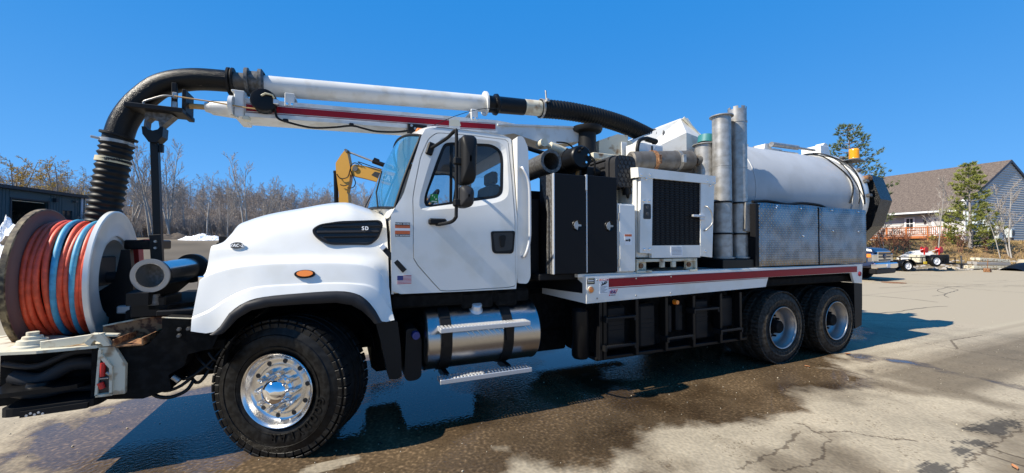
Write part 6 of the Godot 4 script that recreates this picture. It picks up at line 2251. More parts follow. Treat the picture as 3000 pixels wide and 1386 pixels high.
	for j in zs_.size() - 1:
		for i in nx - 1:
			var a := j * nx + i
			for q in [a, a + 1, a + nx + 1, a, a + nx + 1, a + nx]:
				st.add_index(q)
	var g := put("ground", st.commit(), m)
	tag(g, "pale cracked concrete lot, wet brown round the truck, rising to lawn and woodland", "ground", "", "structure")

func litter() -> void:
	# small stones lie all over the lot
	rng.seed = 77
	var b := MB.new()
	b.ball(Vector3.ZERO, Vector3(0.5, 0.32, 0.42), 6, 4)
	var mm := MultiMesh.new()
	mm.transform_format = MultiMesh.TRANSFORM_3D
	mm.mesh = b.mesh()
	mm.instance_count = 900
	for i in 900:
		var x := rng.randf_range(-3.0, 14.0)
		var z := rng.randf_range(-3.0, 2.8)
		var s := rng.randf_range(0.004, 0.011) * (1.0 + 1.2 * pow(rng.randf(), 8.0))
		mm.set_instance_transform(i, Transform3D(Basis(Vector3.UP, rng.randf() * TAU).scaled(Vector3.ONE * s), Vector3(x, s * 0.2, z)))
	var o := MultiMeshInstance3D.new()
	o.name = "gravel"
	o.multimesh = mm
	o.material_override = mat("pebble", lin(0.42, 0.37, 0.28), 0.9)
	add_child(o, true)
	tag(o, "scattered grit and small stones on the concrete", "gravel", "", "stuff")
	mat("dry_leaf", lin(0.36, 0.16, 0.07), 0.8)
	var spots := [[7.61, 0.10, 0.06, "curled orange leaf on the wet edge beside the rearmost wheel"], [6.39, 0.21, 0.035, "small brown leaf on the dry concrete below the front tandem wheel"], [5.17, 2.33, 0.035, "pale orange leaf at the lower right on the slab joint"]]
	for s: Array in spots:
		b = MB.new()
		var rows: Array = []
		for i in 5:
			var row := PackedVector3Array()
			for k in 5:
				var u := i / 4.0
				var v := k / 2.0 - 1.0
				row.append(Vector3((u - 0.5) * 2.0, 0.12 + 0.25 * v * v + 0.2 * u * u, v * 0.5 * sin(PI * clampf(u, 0.04, 0.96))) * float(s[2]))
			rows.append(row)
		b.grid(rows, Vector3.UP)
		var l := part("fallen_leaf", b, M.dry_leaf, self)
		l.position = Vector3(s[0], 0.003, s[1])
		l.rotation.y = rng.randf() * TAU
		tag(l, s[3], "leaf", "fallen leaves on the lot")
	b = MB.new()
	b.cyl(Vector3(0, 0.002, 0), Vector3(0, 0.012, 0), 0.42, 0.42, 28)
	var mh := part("manhole_cover", b, M.rust_plate, self)
	mh.position = Vector3(23.1, land(23.1, -5.6), -5.6)
	tag(mh, "round rusty manhole cover in the lot in front of the pickup", "manhole cover")

func branchy(seed_: int, height: float, spread: float, levels: int, twig_r: float, upright: float, trunk_r: float, fork := 1) -> Array:
	# a leafless tree: [trunk and limbs, twigs]
	var r := RandomNumberGenerator.new()
	r.seed = seed_
	var wood := MB.new()
	var fine := MB.new()
	var stack: Array = []
	for f in fork:
		var lean := Vector3(r.randf_range(-0.25, 0.25), 1, r.randf_range(-0.25, 0.25)) * (1.0 if fork > 1 else 0.3)
		lean.y = 1.0
		stack.append([Vector3(r.randf_range(-0.2, 0.2) * (fork - 1), -0.2, r.randf_range(-0.2, 0.2) * (fork - 1)), lean.normalized(), height * r.randf_range(0.8, 1.0) if f > 0 else height, trunk_r, 0])
	while stack.size():
		var e: Array = stack.pop_back()
		var p: Vector3 = e[0]
		var d: Vector3 = e[1]
		var L: float = e[2]
		var rad: float = e[3]
		var lv: int = e[4]
		var n := 6 if lv == 0 else (4 if lv == 1 else 3)
		var path: Array = [p]
		var radii: Array = [rad]
		for i in n:
			d = (d + Vector3(r.randf_range(-1, 1), r.randf_range(-0.6, 1) * upright, r.randf_range(-1, 1)) * (0.09 if lv == 0 else 0.17)).normalized()
			p += d * (L / n)
			path.append(p)
			radii.append(lerpf(rad, maxf(rad * 0.22, twig_r * 0.5), float(i + 1) / n))
		if lv < 2:
			wood.tube(path, radii, 6 if lv == 0 else 4, false)
		else:
			fine.tube(path, radii, 3, false)
		if lv < levels:
			var kids: int = [13, 8, 6, 5][lv]
			for k in kids:
				var u := lerpf(0.28 if lv == 0 else 0.15, 0.99, (k + r.randf()) / kids)
				var idx := mini(int(u * n), n - 1)
				var q: Vector3 = path[idx].lerp(path[idx + 1], u * n - idx)
				var dir: Vector3 = (path[idx + 1] - path[idx]).normalized()
				var az := r.randf() * TAU
				var s := MB.side(dir)
				var out := s * cos(az) + dir.cross(s) * sin(az)
				var kd := (dir * r.randf_range(0.55, 0.95) + out * spread * r.randf_range(0.7, 1.2) + Vector3.UP * 0.25 * upright).normalized()
				var kl := L * (1.0 - u * 0.62) * r.randf_range(0.30, 0.46) * (1.0 if lv == 0 else 1.15)
				var kr := maxf(lerpf(rad, rad * 0.3, u) * 0.42, twig_r)
				stack.append([q, kd, kl, kr, lv + 1])
	return [wood.mesh(), fine.mesh()]

func needle_tree(seed_: int, height: float, width: float, from: float, dense := 1.0) -> Array:
	# a young white pine: whorls of limbs, each carrying tufts of needles
	var r := RandomNumberGenerator.new()
	r.seed = seed_
	var wood := MB.new()
	var green := MB.new()
	wood.tube([Vector3(0, -0.3, 0), Vector3(0.05, height * 0.5, 0.03), Vector3(0, height, 0)], [height * 0.016 + 0.04, height * 0.01, 0.015], 7)
	var whorls := int(height * 2.5)
	for i in whorls:
		var u := lerpf(from, 0.985, float(i) / (whorls - 1))
		var y := height * u
		var limbs := r.randi_range(4, 6)
		for k in limbs:
			if r.randf() < 0.12:
				continue
			var az := TAU * (k + r.randf() * 0.7) / limbs + i * 0.7
			var L := width * pow(1.0 - u, 0.7) * r.randf_range(0.65, 1.2) + 0.25
			if from > 0.1 and u < from + 0.2:
				L *= r.randf_range(0.6, 1.0)
			var out := Vector3(cos(az), 0, sin(az))
			var p0 := Vector3(0, y, 0)
			var path: Array = [p0, p0 + out * L * 0.4 + Vector3(0, L * 0.06, 0), p0 + out * L * 0.75 + Vector3(0, L * 0.18, 0), p0 + out * L + Vector3(0, L * 0.36, 0)]
			wood.tube(path, [0.03, 0.022, 0.014, 0.008], 4, false)
			var tufts := int((8 + L * 17.0) * dense)
			for t in tufts:
				var v := lerpf(0.22, 1.0, sqrt(r.randf()))
				var idx := mini(int(v * 3.0), 2)
				var q: Vector3 = path[idx].lerp(path[idx + 1], v * 3.0 - idx)
				q += Vector3(r.randf_range(-1, 1), r.randf_range(-0.4, 0.6), r.randf_range(-1, 1)) * (0.10 + L * 0.15 * (1.1 - v * 0.6))
				var dir := (out * 0.7 + Vector3(r.randf_range(-0.7, 0.7), r.randf_range(0.2, 1.0), r.randf_range(-0.7, 0.7))).normalized()
				for n in 7:
					var nd := (dir + Vector3(r.randf_range(-1, 1), r.randf_range(-0.6, 0.8), r.randf_range(-1, 1)) * 0.65).normalized()
					var s := nd.cross(Vector3(r.randf_range(-1, 1), r.randf_range(-1, 1), r.randf_range(-1, 1))).normalized() * 0.030
					var tip := q + nd * r.randf_range(0.16, 0.30)
					green.tri(q - s, q + s, tip)
	return [wood.mesh(), green.mesh()]

func woodland() -> void:
	mat("bark_grey", lin(0.25, 0.225, 0.205), 0.9)
	mat("bark_pale", lin(0.34, 0.315, 0.285), 0.9)
	mat("twig", lin(0.29, 0.245, 0.215), 0.9)
	mat("twig_light", lin(0.36, 0.315, 0.275), 0.9)
	mat("willow_twig", lin(0.42, 0.28, 0.06), 0.9)
	mat("needle", lin(0.085, 0.112, 0.036), 0.75)
	mat("needle_light", lin(0.20, 0.215, 0.042), 0.75)
	for k: String in ["needle", "needle_light"]:
		M[k].backlight_enabled = true
		M[k].backlight = M[k].albedo_color * 0.8
	var kinds: Array = []
	kinds.append(branchy(101, 11.0, 0.55, 3, 0.014, 0.9, 0.12, 2))    # pale sapling, two stems
	kinds.append(branchy(102, 9.5, 0.70, 3, 0.014, 0.6, 0.11))       # single stem
	kinds.append(branchy(103, 11.5, 0.50, 3, 0.014, 1.0, 0.11, 3))   # three stems
	kinds.append(branchy(104, 12.0, 1.2, 3, 0.022, 0.1, 0.13))      # broad wood tree
	kinds.append(branchy(105, 10.5, 1.1, 3, 0.022, 0.15, 0.10, 3))
	var protos: Array = []
	for i in 5:
		var t := Node3D.new()
		t.name = "proto"
		put("trunk", kinds[i][0], M.bark_pale if i < 3 else M.bark_grey, t)
		put("crown", kinds[i][1], M.twig_light if i < 3 else M.twig, t)
		protos.append(t)
	# trees one can tell apart along the far edge of the lot, left to right
	var list := [
		[-27.0, -62.0, 1, 0.8, "bare tree at the far left behind the end of the dark metal building"],
		[-24.2, -58.0, 2, 0.95, "bare tree just right of the hanging ribbed hose, stems leaning left"],
		[-21.6, -57.5, 0, 1.15, "tall bare tree half hidden by the black boom prop"],
		[-19.6, -56.8, 2, 1.08, "tall pale multi-stemmed bare tree right of the black boom prop"],
		[-18.6, -58.0, 1, 0.75, "short bare tree close behind the pale multi-stemmed tree"],
		[-15.5, -55.2, 1, 0.86, "slim single-stemmed bare tree standing above the snowbank"],
		[-13.4, -55.4, 1, 0.72, "low bushy bare tree left of the white hood's front corner"],
		[-11.1, -54.0, 0, 0.98, "upright pale bare tree above the middle of the hood"],
		[-9.6, -53.2, 2, 0.68, "group of thin pale stems above the hood, left of the excavator"],
		[-7.4, -54.5, 1, 0.8, "bare tree close left of the excavator arm"],
		[3.6, -52.5, 0, 0.72, "bare tree seen between the excavator arm and the windscreen"]]
	for e: Array in list:
		var c: Node3D = protos[e[2]].duplicate()
		c.name = numbered(self, "bare_tree")
		add_child(c, true)
		c.position = Vector3(e[0], land(e[0], e[1]), e[1])
		c.rotation.y = e[0] * 1.7
		c.scale = Vector3.ONE * e[3]
		tag(c, e[4], "tree", "bare trees along the far edge of the lot")
	# the wood on the slope reads as one mass
	rng.seed = 9
	var forest := Node3D.new()
	for k in 2:
		for part_ in 2:
			pass
	forest.free()
	for k in 2:
		for w in 2:
			rng.seed = 900 + k
			var mm := MultiMesh.new()
			mm.transform_format = MultiMesh.TRANSFORM_3D
			mm.mesh = kinds[3 + k][w]
			var xf: Array = []
			for i in 620:
				var dz := rng.randf_range(64.0, 185.0)
				var x := rng.randf_range(-1.15, 0.32) * dz
				if x < -0.40 * dz and dz < 97.0:
					continue
				var z := -dz
				if x > 30.0:
					continue
				var s := rng.randf_range(0.45, 0.88) * (0.75 if dz < 85.0 else 1.0)
				xf.append(Transform3D(Basis(Vector3.UP, rng.randf() * TAU).scaled(Vector3(s, s * rng.randf_range(0.85, 1.15), s)), Vector3(x, land(x, z), z)))
			mm.instance_count = xf.size()
			for i in xf.size():
				mm.set_instance_transform(i, xf[i])
			var o := MultiMeshInstance3D.new()
			o.name = numbered(self, "woodland" if w == 1 else "woodland_trunks")
			o.multimesh = mm
			o.material_override = M.twig if w == 1 else M.bark_grey
			add_child(o, true)
			tag(o, ["trunks and limbs of the bare wood on the slope behind the lot", "grey-brown twigs of the bare wood covering the slope behind the lot"][w], "woodland", "", "stuff")
	# underbrush along the edge
	var br := branchy(140, 2.2, 1.0, 2, 0.010, 0.6, 0.03, 5)
	for w in 2:
		rng.seed = 71
		var mm := MultiMesh.new()
		mm.transform_format = MultiMesh.TRANSFORM_3D
		mm.mesh = br[w]
		mm.instance_count = 420
		for i in 420:
			var x := rng.randf_range(-34.0, 16.0)
			var z := -58.0 - 0.12 * x * 0.5 - rng.randf() * 9.0
			var s := rng.randf_range(0.6, 1.5)
			mm.set_instance_transform(i, Transform3D(Basis(Vector3.UP, rng.randf() * TAU).scaled(Vector3.ONE * s), Vector3(x, land(x, z), z)))
		var o := MultiMeshInstance3D.new()
		o.name = numbered(self, "underbrush")
		o.multimesh = mm
		o.material_override = M.twig_light if w == 0 else M.twig
		add_child(o, true)
		tag(o, "tangle of leafless brush at the foot of the wood", "underbrush", "", "stuff")
	# yellow willows behind the dark building
	for i in 2:
		var wl := branchy(150 + i, 10.5, 1.2, 3, 0.030, 0.2, 0.16, 4)
		var t := thing("willow_tree", ["large golden-yellow willow in bud behind the dark metal building's garage door", "second yellowish willow at the left edge above the dark building"][i], "tree", Vector3(-46.5 - 9.0 * i, land(-46.5 - 9.0 * i, -92.5 - 4.0 * i), -92.5 - 4.0 * i), 0.0, "yellow willows behind the dark building")
		put("trunk", wl[0], M.bark_grey, t)
		put("crown", wl[1], M.willow_twig, t)
		t.scale = Vector3.ONE * (1.15 if i == 0 else 1.2)
	# pines on the right
	var pines := [
		[36.7, -13.6, 10.2, 3.3, 0.16, 201, "tall dark green pine behind the tank and the black shield"],
		[46.6, -10.3, 6.8, 1.6, 0.03, 202, "small yellow-green pine in front of the grey house corner"]]
	for p: Array in pines:
		var m := needle_tree(p[5], p[2], p[3], p[4], 0.45 if p[5] == 201 else 0.85)
		var t := thing("pine_tree", p[6], "tree", Vector3(p[0], land(p[0], p[1]) - 0.1, p[1]), 0.6)
		put("trunk", m[0], M.bark_grey, t)
		put("crown", m[1], M.needle if p[5] == 201 else M.needle_light, t)
	kinds.append(branchy(160, 6.2, 0.55, 3, 0.010, 0.9, 0.045))
	kinds.append(branchy(161, 5.6, 0.70, 3, 0.010, 0.7, 0.05, 2))
	for i in [5, 6]:
		var t := Node3D.new()
		put("trunk", kinds[i][0], M.bark_pale, t)
		put("crown", kinds[i][1], M.twig_light, t)
		protos.append(t)
	var bare := [
		[41.6, -10.5, 5, 0.95, "slender pale bare tree in front of the orange wooden deck"],
		[47.0, -8.4, 6, 1.0, "bare tree at the right edge in front of the gable wall"],
		[46.0, -8.6, 5, 0.68, "small leaning bare sapling left of the right-edge tree"],
		[39.0, -12.6, 6, 0.8, "bare shrub-like tree between the black shield and the deck"]]
	for e: Array in bare:
		var c: Node3D = protos[e[2]].duplicate()
		c.name = numbered(self, "bare_tree")
		add_child(c, true)
		c.position = Vector3(e[0], land(e[0], e[1]), e[1])
		c.rotation.y = e[0] * 2.3
		c.scale = Vector3.ONE * e[3]
		tag(c, e[4], "tree", "bare trees in front of the house")
	# bushes before the deck and brush on the bank
	mat("red_twig", lin(0.20, 0.085, 0.05), 0.9)
	var which := ["third from the left of the shrubs below the orange deck", "wispy leafless shrub just left of the pale slender tree", "second leafless shrub from the left, under the deck stairs", "dense reddish shrub directly right of the pale slender tree", "low reddish shrub at the left foot of the small pine", "leftmost reddish shrub, beside the black tank shield", "smallest shrub, at the right foot of the small pine"]
	var si := -1
	for e: Array in [[40.0, -12.4, 1.0], [41.0, -11.9, 0.8], [39.3, -12.7, 0.9], [42.4, -11.2, 0.9], [44.6, -10.6, 0.75], [38.5, -13.0, 1.1], [46.9, -9.8, 0.6]]:
		si += 1
		var t := thing("bare_shrub", which[si], "shrub", Vector3(e[0], land(e[0], e[1]), e[1]), e[0] * 3.0, "leafless shrubs before the deck")
		put("stem", br[0], M.red_twig, t)
		put("crown", br[1], M.red_twig, t)
		t.scale = Vector3.ONE * e[2]
	for p: Node3D in protos:
		p.free()

func rock_mesh(seed_: int) -> ArrayMesh:
	var r := FastNoiseLite.new()
	r.seed = seed_
	r.frequency = 0.9
	var b := MB.new()
	var rows: Array = []
	for i in 9:
		var row := PackedVector3Array()
		for k in 15:
			var a := PI * i / 8.0
			var c := TAU * (k % 14) / 14.0
			var p := Vector3(sin(a) * cos(c), cos(a), sin(a) * sin(c))
			row.append(p * (0.5 + 0.22 * r.get_noise_3dv(p * 1.6)))
		rows.append(row)
	b.grid(rows, rows[4][7])
	return b.mesh()

func snow() -> void:
	var m := mat("snow", lin(0.82, 0.84, 0.87), 0.6)
	bump(m, noise_tex(0.02, Color.BLACK, Color.WHITE, 33, 5), 6.0)
	m.uv1_triplanar = true
	m.uv1_scale = Vector3.ONE * 0.5
	mat("dirty_snow", lin(0.55, 0.53, 0.50), 0.8)
	mat("dirt", lin(0.075, 0.058, 0.045), 0.95)
	# heaps: centre, half-lengths, height, seed, material, label
	var heaps := [
		[-22.9, -39.4, 1.5, 1.5, 2.6, 1, "snow", "tall white snow heap in front of the dark building, left of the hose reel"],
		[-24.3, -40.0, 0.9, 1.3, 2.9, 2, "snow", "white snow heap at the left edge of the picture"],
		[-22.2, -37.2, 2.2, 1.2, 1.55, 3, "dirt", "dark dirt-covered heap in front of the white snow heaps"],
		[-21.8, -35.6, 2.0, 1.0, 1.0, 4, "snow", "low bright snow strip at the left edge below the dirt heap"],
		[-14.9, -51.6, 2.4, 1.2, 0.72, 5, "snow", "low snowbank at the lot's far edge left of the white hood"],
		[-18.2, -53.0, 2.3, 1.2, 0.75, 6, "dirt", "brown brush and dirt pile beside the low snowbank"],
		[-10.2, -53.2, 1.8, 1.0, 0.6, 7, "snow", "small snow patch just above the front of the hood"],
		[40.4, -11.2, 2.6, 0.8, 0.35, 8, "dirty_snow", "flat snow strip at the foot of the deck"]]
	for h: Array in heaps:
		var n := FastNoiseLite.new()
		n.seed = h[5]
		n.frequency = 0.8
		n.fractal_octaves = 4
		var b := MB.new()
		var rows: Array = []
		for i in 29:
			var row := PackedVector3Array()
			for k in 29:
				var u := i / 14.0 - 1.0
				var v := k / 14.0 - 1.0
				var d := sqrt(u * u + v * v)
				var x: float = h[0] + u * h[2]
				var z: float = h[1] + v * h[3]
				var y: float = clampf(1.0 - d * d, 0.0, 1.0) * h[4] * (0.8 + 0.55 * n.get_noise_2d(x, z) + 0.25 * n.get_noise_2d(x * 4.0, z * 4.0))
				row.append(Vector3(x - h[0], y + land(x, z) - land(h[0], h[1]) - 0.05, z - h[1]))
			rows.append(row)
		b.grid(rows, Vector3.UP)
		var o := part("snow_heap" if h[6] != "dirt" else "dirt_heap", b, M[h[6]], self)
		o.position = Vector3(h[0], land(h[0], h[1]), h[1])
		tag(o, h[7], "snow heap" if h[6] != "dirt" else "dirt heap")
	# last snow lying in the wood
	var b := MB.new()
	rng.seed = 4
	for i in 26:
		var x := rng.randf_range(-26.0, -8.0)
		var z := rng.randf_range(-75.0, -62.0)
		b.ball(Vector3(x, land(x, z), z), Vector3(rng.randf_range(0.8, 2.6), 0.22, rng.randf_range(0.6, 1.4)), 10, 6)
	tag(part("snow_patches", b, M.snow, self), "remnants of snow lying between the bare trees", "snow", "", "stuff")

func dark_building() -> void:
	var m := mat("teal_siding", lin(0.030, 0.066, 0.080), 0.55)
	mat("teal_trim", lin(0.012, 0.020, 0.028), 0.5)
	mat("dark_opening", lin(0.01, 0.01, 0.012), 0.9)
	mat("downspout_white", lin(0.45, 0.50, 0.58), 0.5)
	var o := Vector3(-27.7, land(-27.7, -57.4) - 0.3, -57.4)
	# its own x runs along the wall from the left end to the right, its z towards the lot
	var d := Vector3(2.1, 0, -8.3).normalized()
	o -= d * 34.0
	var t := thing("metal_building", "long low dark teal metal building with open garage door behind the snow", "building", o)
	var bas := Basis(d, Vector3.UP, d.cross(Vector3.UP))
	t.basis = bas
	var H := 7.1 - o.y
	var b := MB.new()
	# wall built around its openings: door from 7.0 to 3.2 m, window 0.9 to 2.2 m
	var ops := [[22.4, 23.8, 1.3, 3.6], [26.4, 29.8, 0.0, 3.9], [31.4, 32.5, 2.2, 3.2]]
	var at := 0.0
	for e: Array in ops:
		b.bx(at, e[0], 0, H, -0.2, 0, 0)
		b.bx(e[0], e[1], e[3], H, -0.2, 0, 0)
		if e[2] > 0.0:
			b.bx(e[0], e[1], 0, e[2], -0.2, 0, 0)
		at = e[1]
	b.bx(at, 34.0, 0, H, -0.2, 0, 0)
	b.bx(0, 0.2, 0, H, -14.0, -0.2, 0)
	b.bx(33.8, 34.0, 0, H, -14.0, -0.2, 0)
	b.bx(0, 34.0, 0, H, -14.2, -14.0, 0)
	part("wall", b, M.teal_siding, t)
	b = MB.new()
	for i in 112:
		var x := i * 0.3 + 0.1
		var hidden := false
		for e: Array in ops:
			if x > e[0] - 0.03 and x < e[1] + 0.03:
				hidden = true
		if not hidden:
			b.bx(x - 0.02, x + 0.02, 0, H - 0.02, 0.0, 0.025, 0)
	tag(part("siding_rib", b, M.teal_siding, t), "", "", "", "stuff")
	b = MB.new()
	b.bx(-0.4, 34.3, H, H + 0.35, -0.6, 0.45, 0.03)
	b.flat4(Vector3(-0.4, H + 0.35, 0.45), Vector3(34.3, H + 0.35, 0.45), Vector3(34.3, H + 0.9, -7.0), Vector3(-0.4, H + 0.9, -7.0), Vector3.UP)
	b.flat4(Vector3(-0.4, H + 0.9, -7.0), Vector3(34.3, H + 0.9, -7.0), Vector3(34.3, H + 0.3, -14.4), Vector3(-0.4, H + 0.3, -14.4), Vector3.UP)
	part("roof", b, M.teal_trim, t)
	b = MB.new()
	b.bx(26.4, 29.8, 0, 3.9, -6.0, -5.8, 0)
	var gd := part("garage_opening", b, M.dark_opening, t)
	b = MB.new()
	b.bx(26.25, 26.4, 0, 3.95, -0.05, 0.06)
	b.bx(29.8, 29.95, 0, 3.95, -0.05, 0.06)
	b.bx(26.25, 29.95, 3.9, 4.05, -0.05, 0.06)
	part("door_frame", b, M.teal_trim, gd)
	b = MB.new()
	b.bx(26.5, 29.7, 3.74, 3.82, -0.3, -0.22)
	part("raised_door_edge", b, M.cream_worn, gd)
	for e: Array in [ops[0], ops[2]]:
		b = MB.new()
		b.bx(e[0], e[1], e[2], e[3], -0.16, -0.13, 0)
		var w := part("window", b, M.house_glass, t)
		b = MB.new()
		b.bx((e[0] + e[1]) * 0.5 - 0.03, (e[0] + e[1]) * 0.5 + 0.03, e[2], e[3], -0.13, -0.06)
		b.bx(e[0], e[1], (e[2] + e[3]) * 0.5 - 0.03, (e[2] + e[3]) * 0.5 + 0.03, -0.13, -0.07)
		part("window_bar", b, M.teal_trim, w)
	b = MB.new()
	b.bx(33.4, 33.62, 0, H, 0.03, 0.15, 0.02)
	part("downspout", b, M.downspout_white, t)
	b = MB.new()
	b.box(Vector3(30.4, 4.2, 0.2), Vector3(0.25, 0.4, 0.35))
	part("wall_lamp", b, M.teal_trim, t)
	b = MB.new()
	b.box(Vector3(32.6, H - 0.5, 0.2), Vector3(0.25, 0.2, 0.35))
	part("wall_lamp", b, M.grey_steel, t)

func house() -> void:
	var m := mat("roof_shingle", lin(0.165, 0.128, 0.100), 0.9)
	grain(m, noise_tex(0.05, Color(0.72, 0.70, 0.70), Color(1, 1, 1), 41, 5, 256, 0.3, 0.7), 0.35)
	mat("siding_grey", lin(0.46, 0.455, 0.44), 0.7)
	mat("trim_dark", lin(0.045, 0.055, 0.085), 0.6)
	mat("trim_white", lin(0.70, 0.70, 0.70), 0.5)
	m = mat("deck_wood", lin(0.40, 0.125, 0.035), 0.8)
	mat("unit_grey", lin(0.50, 0.55, 0.54), 0.5)
	mat("concrete_dark", lin(0.10, 0.09, 0.085), 0.9)
	var X := 56.5
	var Z := -13.7
	var Y := 1.75
	var t := thing("house", "large house with grey clapboard walls and steep brown shingle roof", "house", Vector3(X, Y, Z), -0.07)
	var eave := 3.85
	var W := 18.6
	var ridge := 8.95
	var D := 30.0
	# clapboards: front wall faces -x, gable faces +z
	var b := MB.new()
	b.bx(0.02, 0.3, 0, eave, -D, -0.02, 0)
	b.bx(W - 0.3, W - 0.02, 0, eave, -D, -0.02, 0)
	b.front_prism(v2([-0.30, 0, -0.02, 0, -0.02, 0.1, -0.30, 0.1]), 0.02, W)
	part("wall", b, M.siding_grey, t)
	b = MB.new()
	b.side_prism(v2([0.02, 0.0, W - 0.02, 0.0, W - 0.02, eave, W * 0.5, ridge - 0.1, 0.02, eave]), -0.30, -0.03)
	part("gable_wall", b, M.siding_grey, t)
	b = MB.new()
	b.side_prism(v2([0.02, 0.0, W - 0.02, 0.0, W - 0.02, eave, W * 0.5, ridge - 0.1, 0.02, eave]), -D, -D + 0.25)
	part("gable_wall", b, M.siding_grey, t)
	var boards := MB.new()
	var lap := 0.25
	var n := int((ridge - 0.2) / lap)
	for i in n:
		var y := i * lap
		var half := W * 0.5
		if y > eave:
			half = W * 0.5 * (ridge - 0.1 - y) / (ridge - 0.1 - eave)
		# each board leans out at its lower edge
		var a := Vector3(W * 0.5 - half, y, 0.02)
		var c := Vector3(W * 0.5 + half, y, 0.02)
		var up := Vector3(0, lap, -0.06)
		boards.flat4(a, c, c + up, a + up, Vector3.BACK)
		boards.flat4(a, c, c - Vector3(0, 0, 0.06), a - Vector3(0, 0, 0.06), Vector3.DOWN)
		if y + lap < eave:
			var p := Vector3(-0.02, y, -D)
			var q := Vector3(-0.02, y, 0)
			var u2 := Vector3(0.045, lap, 0)
			boards.flat4(p, q, q + u2, p + u2, Vector3.LEFT)
			boards.flat4(p, q, q + Vector3(0.045, 0, 0), p + Vector3(0.045, 0, 0), Vector3.DOWN)
	tag(part("clapboard", boards, M.siding_grey, t), "", "", "", "stuff")
	# roof slabs with overhang
	var sl := (ridge - eave) / (W * 0.5)
	b = MB.new()
	for s in 2:
		var x0: float = -0.9 if s == 0 else W + 0.9
		var y0 := eave - 0.9 * sl
		var top := Vector3(W * 0.5, ridge + 0.12, 0)
		var A := Vector3(x0, y0 + 0.12, 0)
		for e: Array in [[0.0, 1], [-0.22, -1]]:
			var dy := Vector3(0, e[0], 0)
			b.flat4(A + dy + Vector3(0, 0, 0.13), top + dy + Vector3(0, 0, 0.13), top + dy + Vector3(0, 0, -D - 0.6), A + dy + Vector3(0, 0, -D - 0.6), Vector3(0, e[1], 0))
	var rf := part("roof", b, M.roof_shingle, t)
	b = MB.new()
	for s in 2:
		var x0: float = -0.9 if s == 0 else W + 0.9
		var A := Vector3(x0, eave - 0.9 * sl - 0.16, 0.13)
		var top := Vector3(W * 0.5, ridge - 0.16, 0.13)
		b.flat4(A, top, top + Vector3(0, 0.29, 0.0), A + Vector3(0, 0.29, 0), Vector3.BACK)
		b.flat4(A + Vector3(0, 0, -0.06), top + Vector3(0, 0, -0.06), top + Vector3(0, 0.29, -0.06), A + Vector3(0, 0.29, -0.06), Vector3.FORWARD)
		b.flat4(A, top, top + Vector3(0, 0, -0.18), A + Vector3(0, 0, -0.18), Vector3.DOWN)
	part("rake_board", b, M.trim_dark, rf)
	b = MB.new()
	b.bx(-0.98, -0.88, eave - 0.9 * sl - 0.10, eave - 0.9 * sl + 0.08, -D - 0.6, 0.13, 0.01)
	part("gutter", b, M.trim_white, rf)
	b = MB.new()
	b.bx(-0.9, 0.02, eave - 0.9 * sl - 0.18, eave - 0.9 * sl - 0.12, -D, 0.10, 0.0)
	part("soffit", b, M.trim_dark, rf)
	b = MB.new()
	b.bx(-0.05, 0.15, 0, eave - 0.3, -0.10, 0.06, 0.01)
	part("corner_post", b, M.trim_white, t)
	# window, lamp and door on the front wall
	b = MB.new()
	b.bx(-0.06, 0.02, 3.44 - Y, 4.54 - Y, -18.02 + 13.7, -17.45 + 13.7, 0)
	var w := part("window", b, M.house_glass, t)
	b = MB.new()
	for e: Array in [[-18.16, -18.02, 3.3, 4.66], [-17.45, -17.31, 3.3, 4.66], [-18.02, -17.45, 4.54, 4.66], [-18.02, -17.45, 3.3, 3.42]]:
		b.bx(-0.11, 0.0, e[2] - Y, e[3] - Y, e[0] + 13.7, e[1] + 13.7, 0.005)
	part("window_frame", b, M.trim_white, w)
	b = MB.new()
	b.bx(-0.09, -0.03, 3.97 - Y, 4.03 - Y, -18.02 + 13.7, -17.45 + 13.7, 0.005)
	b.bx(-0.08, -0.03, 3.44 - Y, 4.54 - Y, -17.76 + 13.7, -17.71 + 13.7, 0.005)
	part("window_bar", b, M.trim_white, w)
	b = MB.new()
	b.bx(-0.08, 0.0, 2.6 - Y, 4.6 - Y, -16.0 + 13.7, -15.0 + 13.7, 0.01)
	var dr := part("door", b, M.trim_white, t)
	b = MB.new()
	b.bx(-0.10, -0.07, 3.6 - Y, 4.4 - Y, -15.8 + 13.7, -15.2 + 13.7, 0.01)
	part("door_panel", b, M.siding_grey, dr)
	b = MB.new()
	b.lathe(Vector3(-0.12, 4.0 - Y, -16.5 + 13.7), Vector3.UP, [Vector2(0, 0.02), Vector2(0.05, 0.11), Vector2(0.3, 0.11), Vector2(0.36, 0.02)], 10)
	part("wall_lamp", b, M.ink, t)
	# electrical meters and conduits on the gable wall
	for e: Array in [[13.4, 1.0, 0.6, 1.2], [14.6, 0.9, 0.7, 0.5]]:
		b = MB.new()
		b.bx(e[0], e[0] + e[2], e[1], e[1] + e[3], 0.03, 0.3, 0.02)
		part("meter_box", b, M.unit_grey, t)
	# wooden deck with stairs and balusters
	var dk := thing("wooden_deck", "orange stained wooden deck with railing along the house's front wall", "deck", Vector3(X, Y, Z) + Basis(Vector3.UP, -0.07) * Vector3(-1.9, 0, -4.4), -0.07)
	b = MB.new()
	b.bx(0, 1.85, 0.75, 0.87, -2.4, 4.2, 0.01)
	b.bx(-0.05, 0.0, 0.6, 0.86, -2.4, 4.2, 0.01)
	part("deck_floor", b, M.deck_wood, dk)
	b = MB.new()
	b.bx(-0.04, 0.06, 1.72, 1.80, -2.4, 4.2, 0.01)
	b.bx(-0.02, 0.04, 0.95, 1.02, -2.4, 4.2, 0.01)
	b.bar(Vector3(0.0, 1.75, -2.4), Vector3(0.0, 0.95, -4.0), 0.08, 0.08)
	b.bar(Vector3(0.0, 0.95, -2.4), Vector3(0.0, 0.20, -4.0), 0.06, 0.06)
	part("handrail", b, M.deck_wood, dk)
	var bal := MB.new()
